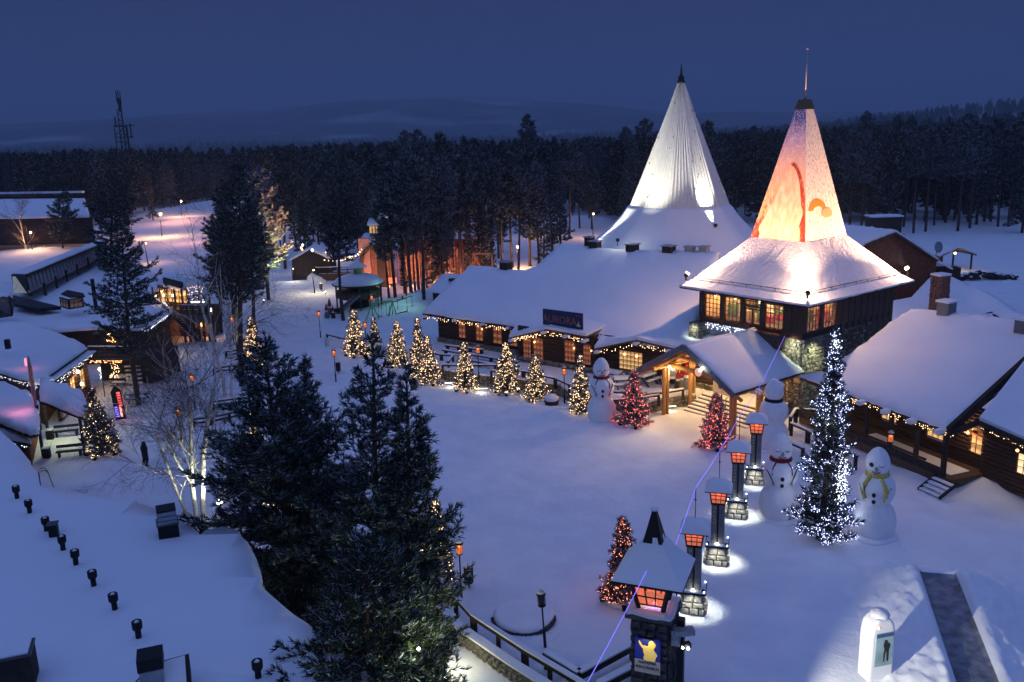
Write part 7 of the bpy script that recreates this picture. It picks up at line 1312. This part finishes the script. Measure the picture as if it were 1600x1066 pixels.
# ------------------------------------------------------------------ far left: long dark shed, posts, lamps on the lane
fs = thing('long_shed', 'long dark shed with a snowy roof at the far left edge', 'shed'); y_ = 185
A = [deep(-60, 340, y_), deep(140, 336, y_), deep(132, 309, y_+16), deep(-60, 311, y_+16)]; MB().slab(A, .5, .1, .2).build('roof_snow', SNOWR, fs); MB().slab([p_-Vector((0, -1, .5)) for p_ in A], 5.6).build('wall', WOODD, fs)
MB().beam(deep(-60, 303, y_+18), deep(130, 300, y_+18), 1.2, .4).build('ridge_snow', SNOWR, fs); MB().slab([deep(-60, 308, y_+17), deep(130, 306, y_+17), deep(130, 305, y_+22), deep(-60, 307, y_+22)], .8).build('ridge_box', WOODD, fs)
def street(u, v, ub, vb, lab, pw=900, s=.24, col=(1, .50, .22), arm=.5):
    p = at(ub, vb); g_ = deep(u, v, p.y); t = thing('street_lamp', lab, 'street lamp', p, 0, 'orange street lamps'); h_ = g_.z
    MB().tube([(0, 0, -.2), (g_.x-p.x-arm*.5, 0, h_), (g_.x-p.x, 0, h_+.15)], [.09, .06, .05], 6).build('post', BLACK, t); MB().ball((g_.x-p.x, 0, h_), s, 8, 6).build('bulb', glow('sodium_'+str(u), (1, .55, .24), 12) if False else SODIUM, t); MB().lathe([(.05, .12), (s*1.2, .05), (s*1.3, .0)], 8, (g_.x-p.x, 0, h_+s*.8)).build('hood', BLACK, t)
    lamp('POINT', (g_.x-p.x, -.4, h_-.3), pw, col, t, .2)
SODIUM = glow('sodium_bulb', (1, .44, .13), 3.4)
for a in ((48, 363, 52, 400, 'leftmost orange street lamp in front of the long dark shed', 1300), (54, 354, 56, 385, 'second orange street lamp, just behind the leftmost one', 900), (82, 340, 84, 373, 'orange street lamp left of the small spruce by the shed', 900), (251, 334, 253, 370, 'largest orange street lamp on the bank of the lane', 3800, .42), (283, 314, 284, 340, 'orange street lamp in front of the trees beyond the lane', 2400, .3), (207, 349, 207, 375, 'small orange lamp inside the left frosted pine', 300, .16), (228, 380, 231, 412, 'small orange lamp right of the left frosted pine', 500, .16),
          (539, 266, 539, 330, 'lone orange lamp high in the middle of the wood', 700, .3), (561, 284, 561, 340, 'dim pale lamp deep in the middle of the wood', 200, .16), (469, 304, 469, 350, 'orange lamp in the wood left of the wide pine', 1200, .3), (815, 247, 815, 300, 'orange lamp high in the wood above the hall roof', 900, .32), (850, 321, 850, 372, 'small orange lamp in the wood behind the hall roof end', 500, .17), (927, 334, 927, 372, 'orange lamp in the wood beside the pale cone', 900, .25), (211, 276, 211, 330, 'tiny lamp on the slope near the lattice mast', 200, .2),
          (809, 385, 811, 420, 'torch-like orange lamp between the trunks behind the hall roof', 1500, .26), (458, 420, 459, 445, 'small white lamp on a leaning stake by the lane', 120, .1, (1, .9, .7)), (490, 422, 492, 458, 'lamp casting a yellow pool on the lane beside the deck', 420, .14, (1, .82, .45))): street(*a)
for (u, v, pw, c_, z) in ((60, 392, 2600, (1, .34, .20), 5), (275, 350, 2600, (1, .40, .24), 7), (300, 380, 1400, (1, .40, .30), 6)): lamp('POINT', at(u, v)+Vector((0, 0, z)), pw, c_, None, .5, name='sodium_spill')  # fill lights added without fixtures for the street lamps' orange spill
# lattice mast
mp_ = at(206, 305); mh = deep(195, 141, mp_.y); t = thing('lattice_mast', 'tall dark lattice radio mast above the wood at the left', 'mast', mp_); b = MB(); hM = mh.z
def legs(z0, z1, w_, off=0, n_=8):
    for (x, y) in ((-1, -1), (1, -1), (0, 1)): b.tube([(x*w_+off, y*w_, z0), (x*w_+off, y*w_, z1)], .22, 4)
    for k in range(n_):
        za = z0+(z1-z0)*k/n_; zc = z0+(z1-z0)*(k+1)/n_; b.tube([(-w_+off, -w_, za), (w_+off, -w_, zc)], .12, 4).tube([(w_+off, -w_, za), (0+off, w_, zc)], .12, 4).tube([(-w_+off, -w_, zc), (w_+off, -w_, zc)], .12, 4)
legs(0, hM*.66, 2.6, 0, 9); legs(hM*.3, hM*.82, .9, -.4, 10)
b.build('lattice', BLACK, t)['kind'] = 'stuff'; MB().tube([(-.4, 0, hM*.8), (-.4, 0, hM*.93)], .6, 6).tube([(-1.2, 0, hM*.88), (-1.2, 0, hM)], .22, 5).tube([(.3, 0, hM*.86), (.3, 0, hM*.99)], .2, 5).tube([(-.5, 0, hM*.9), (-.5, 0, hM*1.0)], .2, 5).build('antennas', BLACK, t)
MB().box((.4, 0, hM*.67), (8, 2, .35)).box((0, 0, hM*.56), (6.6, 2, .35)).box((-3, 0, hM*.71), (.4, .4, 4)).box((2.9, 0, hM*.62), (.4, .4, 6)).build('platform', BLACK, t)
# ------------------------------------------------------------------ behind the square: theatre, deck with bulbs, playground
ORW = mat('orange_boards', (.36, .20, .14), .8, var=.35, scale=3); PKW = mat('pink_wall', (.45, .26, .25), .8, var=.2)
th = thing('forest_theatre', 'floodlit wooden theatre front glowing orange behind the tree trunks', 'building')
y_ = 131; 
def TY(u, v, y=y_): return deep(u, v, y)
for k in range(46):
    u0 = 604+k*3.45+rnd.uniform(-1, 1); g0 = TY(u0, 436); hh_ = rnd.uniform(5.0, 6.4)*(1-abs(k-22)/120); MB().box((g0.x, y_+rnd.uniform(-.1, .1)+4*((k-23)/23)**2, hh_/2), (rnd.uniform(.12, .28), .12, hh_*rnd.uniform(.75, 1.05))).build('wall_board', ORW, th)
MB().box((TY(690, 430).x, y_+4.6, 3), (13, .3, 6)).build('rear_wall', WOODR, th)
for (u0, u1, vt, mt) in ((565, 582, 372, PKW), (600, 612, 375, ORW)): a, c = TY(u0, 430), TY(u1, 430); MB().box(((a.x+c.x)/2, y_-.5, TY(u0, vt).z/2), (c.x-a.x, 1.2, TY(u0, vt).z)).build('wall_panel', mt, th)
ar = [(TY(576, 400).x+2.2*math.cos(a)*1.0+1.2, y_-1.2, 3.2+2.8*math.sin(a)) for a in [PI*k/12 for k in range(13)]]; b = MB().tube([(ar[0][0], y_-1.2, 0)]+ar+[(ar[-1][0], y_-1.2, 0)], .35, 6); b.build('portal_arch', WOODB, th); MB().box((TY(588, 400).x, y_-.4, 2.7), (3.6, .2, 5.4)).build('portal_door', ORW, th)
MB().box((TY(598, 400).x, y_-1.5, 3.4), (1.3, 1.0, 6.8)).build('portal_pillar', WOODD, th)
MB().slab([TY(562, 375)+Vector((0, -1, 0)), TY(615, 370)+Vector((0, -1, 0)), TY(615, 366)+Vector((0, 3, 0)), TY(566, 366)+Vector((0, 3, 0))], .4, .1, .1).build('roof_snow', SNOWR, th)
for (u0, u1, v0, v1, v2) in ((577, 597, 350, 362, 343), (594, 624, 338, 352, 328)):
    a, c = TY(u0, v0, y_+1), TY(u1, v0, y_+1); zb2 = TY(u0, v1, y_+1).z; MB().box(((a.x+c.x)/2, y_+2, (a.z+zb2)/2-.6), (c.x-a.x, 2.2, a.z-zb2+1.6)).build('upper_turret', mat('turret_paint', (.12, .15, .14), .8) if u0 == 577 else bpy.data.materials['turret_paint'], th)
    MB().slab([(a.x-.3, y_+.6, a.z+.1), (c.x+.3, y_+.6, a.z+.1), (c.x+.2, y_+3.5, a.z+1.0), (a.x-.2, y_+3.5, a.z+1.0)], .35, .1, .1).build('turret_snow', SNOWR, th)
for u in (579, 584, 589): MB().box(TY(u, 359, y_+.7), (.3, .1, 1.0)).build('turret_window', WIN_W, th)
for (u, v, pw, z, dy) in ((585, 440, 900, .6, -5), (615, 440, 900, .6, -5), (650, 442, 1500, .6, -5), (690, 442, 1800, .6, -5), (730, 438, 1600, .6, -4), (760, 432, 900, .6, -3)): q = TY(u, v); MB().ball((q.x, y_+dy, z), .16).build('ground_light', SODIUM, th); lamp('SPOT', (q.x, y_+dy, z), pw*2.4, (1, .38, .18), th, .2, (q.x, y_, 3.5), 120, .9)
MB().box((TY(620, 425).x, y_-6, 1.6), (1.4, .2, .8)).build('red_panel', glow('red_panel_glow', (1, .15, .06), 2.0), th)
sc_ = thing('scaffold', 'small orange-lit timber scaffold at the right end of the theatre', 'scaffold'); q = TY(770, 438, 124)
for (x0, z0_, x1, z1_) in ((0, 0, 0, 5.2), (-1.4, 0, -1.4, 2.0), (-2.8, 5.2, 0, 5.2), (-2.6, 5.2, -1.2, 2.1), (-1.4, 2, 0, 2), (0, 2, -1.2, 0)): MB().beam((q.x+x0, 124, z0_+.01), (q.x+x1, 124, z1_+.02), .2, .2).build('timber', TIMBER, sc_)
lamp('POINT', (q.x-1, 122, 1.2), 260, (1, .42, .18), sc_, .2)
# deck with light strings
dk = thing('event_deck', 'snowy fenced deck hung with warm bulb strings beside the lane', 'deck'); D_ = [at(472, 428), at(497, 440), at(560, 438), at(600, 420), at(520, 414), at(474, 420)]
MB().slab([p_+Vector((0, 0, 1.1)) for p_ in D_], 1.1).build('deck_floor', WOODB, dk); MB().slab([p_.lerp(D_[3], .03)+Vector((0, 0, 1.18)) for p_ in D_], .07).build('deck_snow', SNOWP, dk)
for a, c in zip(D_[:3], D_[1:4]): fence_rail(a+Vector((0, 0, 1.1)), c+Vector((0, 0, 1.1)), 5, dk, rows=3)
fence_rail(D_[5]+Vector((0, 0, 1.1)), D_[4]+Vector((0, 0, 1.1)), 5, dk, rows=2); fence_rail(D_[5]+Vector((0, 0, 1.1)), D_[0]+Vector((0, 0, 1.1)), 2, dk, rows=3)
pb_ = at(473, 424); pq = [(pb_.x, pb_.y, deep(473, 386, pb_.y).z)]; pr_ = at(497, 436); pe = deep(600, 396, 128)
MB().tube([(pb_.x, pb_.y, 0), pq[0]], .22, 8).build('pole', TIMBER, dk); zr = deep(497, 394, pr_.y).z; MB().tube([(pr_.x, pr_.y, 0), (pr_.x, pr_.y, zr+.3)], .12, 8).build('pole', WOODB, dk)
def strand(a, c, sag, n_, r_, mt=BULB_W): a, c = Vector(a), Vector(c); octas([a.lerp(c, k/n_)-Vector((0, 0, sag*4*(k/n_)*(1-k/n_))) for k in range(n_+1)], r_, 'bulb_string', mt, dk)
strand(pq[0], (pr_.x, pr_.y, zr-.2), .9, 34, .10); strand((pr_.x, pr_.y, zr-.3), deep(528, 385, 134), .3, 9, .10); strand((pr_.x, pr_.y, zr-1), deep(560, 398, 128), .6, 10, .08); strand(deep(518, 400, 126), deep(565, 390, 128), 1.1, 14, .10); strand(deep(540, 402, 126), deep(550, 401, 126), 0, 3, .12)
octas([deep(473, 383, pb_.y)], .25, 'pole_lamp', BULB_I, dk); octas([deep(488, 391, 124)], .2, 'pole_lamp', BULB_I, dk)
lamp('POINT', (pb_.x+2, pb_.y-.4, 3.6), 420, (1, .72, .38), dk, .3); lamp('POINT', deep(530, 400, 124), 300, (1, .72, .40), dk, .3)
for k in range(9): q = at(478+k*3.2+rnd.uniform(-2, 2), 436+k*1.1+rnd.uniform(-1, 2)); t_ = MB().lathe([(.5, 0), (.62, .3), (.45, .75), (.1, .95)], 9, wob=.15).build('snowy_boulder', SNOW, dk, q); t_.scale = (rnd.uniform(.7, 1.4),)*3
t = thing('log_cabin', 'small dark cabin with a snowy gable behind the event deck', 'cabin', (deep(488, 390, 138).x, 138, 0)); 
for s in (-1, 1): MB().slab([(0, -2, 5.4), (0, 3, 5.4), (s*3.4, 3, 3.6), (s*3.4, -2, 3.6)], .4, .1, .1).build('roof_snow', SNOWR, t)
MB().add([(x, -1.5, z) for x, z in ((-3, 0), (3, 0), (3, 3.5), (0, 5.0), (-3, 3.5))]+[(x, 3, z) for x, z in ((-3, 0), (3, 0), (3, 3.5), (0, 5.0), (-3, 3.5))], [(0, 1, 2, 3, 4), (9, 8, 7, 6, 5), (0, 5, 6, 1), (1, 6, 7, 2), (4, 9, 5, 0)]).build('wall', WOODD, t)
# round playground pavilion
p = at(557, 486); t = thing('playground_pavilion', 'round two-storey playground pavilion with a snowy domed roof and a slide', 'pavilion', (p.x, p.y+2.6, 0)); hr = deep(557, 447, p.y).z
MB().lathe([(3.35, hr), (3.3, hr+.15), (2.6, hr+.75), (1.6, hr+1.05), (.4, hr+1.2)], 24).build('roof_snow', SNOWR, t); MB().lathe([(3.4, hr-.12), (3.42, hr)], 24).build('roof_edge', WOODD, t); MB().lathe([(2.7, hr-1.9), (2.85, hr-1.85), (2.85, hr-.95), (2.7, hr-.9)], 24).build('parapet', WOODB, t); MB().lathe([(2.8, 1.5), (2.8, 1.65)], 24).build('upper_floor', WOODD, t); MB().lathe([(1.3, 0), (1.3, hr-.2)], 12).build('core', WOODD, t)
for k in range(14): a = 2*PI*k/14; MB().tube([(2.95*math.cos(a), 2.95*math.sin(a), 0), (2.95*math.cos(a), 2.95*math.sin(a), hr)], .09, 6).build('post', WOODB, t)
MB().lathe([(.55, hr+1.1), (.55, hr+2.1)], 10).build('cupola', GREEN, t); MB().lathe([(1.3, hr+2.05), (1.2, hr+2.2), (.5, hr+2.6), (.05, hr+3.0)], 12).build('cupola_snow', SNOWR, t)
MB().beam((.3, -3.0, 1.9), (-1.7, -5.6, .35), .6, .08).beam((.0, -3.0, 2.05), (-2.0, -5.6, .5), .06, .3).beam((.6, -3.0, 2.05), (-1.4, -5.6, .5), .06, .3).build('slide', GREYW, t)
lamp('POINT', (4.5, -2.5, 3.0), 60, (.3, 1, .55), None, .3, name='green_spill').location = (p.x+4.5, p.y, 3)  # green fill light added without a fixture, for the glow on the snow
# swing frame
a, c = at(578, 500), at(612, 495); zt3 = deep(583, 473, a.y).z; t = thing('swing_frame', 'green swing frame glowing faintly beside the pavilion', 'swing', (0, 0, 0)); A1 = at(571, 502); A2_ = at(592, 499); B1 = at(607, 495); B2 = at(620, 495); T1 = deep(582, 474, A1.y); T2 = deep(613, 470, B1.y)
GRN = mat('green_swing_paint', (.20, .60, .22), .5)
MB().tube([T1, T2], .11, 8).build('top_beam', GRN, t)
for q, s in ((A1, T1), (A2_, T1), (B1, T2), (B2, T2)): MB().tube([q, s], .08, 8).build('leg', GRN, t)
for k in (.35, .75): 
    q = T1.lerp(T2, k)
    for dx in (-.2, .2): MB().tube([q+Vector((dx, 0, 0)), q+Vector((dx, 0, -1.7))], .02, 4).build('chain', BLACK, t)
    MB().box(q+Vector((0, 0, -1.72)), (.5, .25, .05)).build('swing_seat', BLACK, t)
lamp('SPOT', at(640, 485)+Vector((0, -1, 3.2)), 75, (.45, 1, .62), None, .2, at(640, 492), 130, .8, 'green_spill')  # second added green fill light, no fixture of its own
t = thing('play_posts', 'row of dark upright play posts between the trunks right of the swing', 'play posts')
for k, (u, v, h_) in enumerate(((636, 478, 2.6), (645, 476, 1.8), (650, 474, 2.8), (656, 473, 2.4), (661, 478, 3.0), (630, 482, 1.6))): q = at(u, v); MB().tube([q, q+Vector((0, 0, h_))], .12, 6).build('post', WOODD, t)
for (u, v) in ((625, 492), (633, 488)): q = at(u, v); MB().tube([q+Vector(w_) for w_ in ((-.9, 0, 0), (-.9, 0, 1.6), (.9, .3, 2.0), (.9, .3, .4), (-.9, 0, 0))], .07, 6).build('climbing_frame', BLACK, t)
for i, (u, v, s_, lab) in enumerate(((511, 497, 1.15, 'left one of the red-clad wooden figures by the playground'), (516, 492, 1.35, 'tallest of the red-clad wooden figures by the playground'), (521, 497, 1.0, 'right one of the red-clad wooden figures by the playground'))): gnome(at(u, v), s_*.85, lab)
t = thing('sledge_bench', 'dark wooden bench beside the red-clad figures', 'bench', at(527, 496), .2); MB().box((0, 0, .5), (1.6, .5, .1)).build('seat', WOODD, t); MB().box((0, .25, .85), (1.6, .08, .5)).build('backrest', WOODD, t); MB().box((-.6, 0, .25), (.1, .4, .5)).box((.6, 0, .25), (.1, .4, .5)).build('legs', WOODD, t)
# small roof beside the hall
sr_ = thing('side_cabin', 'small cabin with a snowy roof tucked against the left end of the hall', 'cabin'); P_ = [at(668, 457, 3.0), at(692, 459, 3.0), at(735, 440, 3.4), at(712, 431, 4.0), at(690, 432, 4.0)]; MB().slab([p_+Vector((0, 0, .3)) for p_ in P_], .3, .1, .12).build('roof_snow', SNOWR, sr_); MB().slab([P_[0]+Vector((.6, .3, -.1)), P_[1]+Vector((0, .6, -.1)), P_[2]-Vector((0, 0, .4)), P_[3]-Vector((0, 0, 1.1)), P_[4]-Vector((0, 0, 1.1))], 2.9).build('wall', WOODD, sr_)
MB().box(at(716, 437, 4.1), (2.4, .5, .3)).build('roof_logs', WOODD, sr_)
# tower in the wood at the right
hb = thing('forest_hut', 'small box hut on the slope behind the glowing roof', 'hut', deep(1380, 352, 150)); MB().box((0, 0, 0), (5, 3, 3.0)).build('wall', WOODD, hb); MB().box((0, 0, 1.6), (5.4, 3.4, .2)).build('roof_snow', SNOWR, hb); MB().box((0, 0, -8), (6.2, 3.2, 13)).build('base', WOODD, hb)

# young trees in front of the theatre and added orange fill lamps, without fixtures, between the trunks
yr = random.Random(8)
for i in range(9):
    u = 634+i*17+yr.uniform(-3, 3); v = yr.uniform(440, 462); k = yr.choice([3, 4, 6, 0, 1, 5]); q = at(u, v)
    if u > 735: q = at(u, min(v, 436))
    s_ = yr.uniform(.5, .95); t = plant('spruce_tree' if k in (3, 4, 6) else 'pine_tree', VAR[k], '%s young tree from the left in front of the orange theatre wall' % ORD[i], 'young tree', (q.x, q.y, gz(q.x, q.y)-.1), yr.uniform(0, 6), 1, 'young trees before the theatre'); t.scale = (s_*.8, s_*.8, s_*1.05)

for u in (655, 700, 742): q = deep(u, 430, 125); lamp('POINT', (q.x, 125, 2.2), 300, (1, .36, .20), th, .4)
print('objects', len(bpy.data.objects))
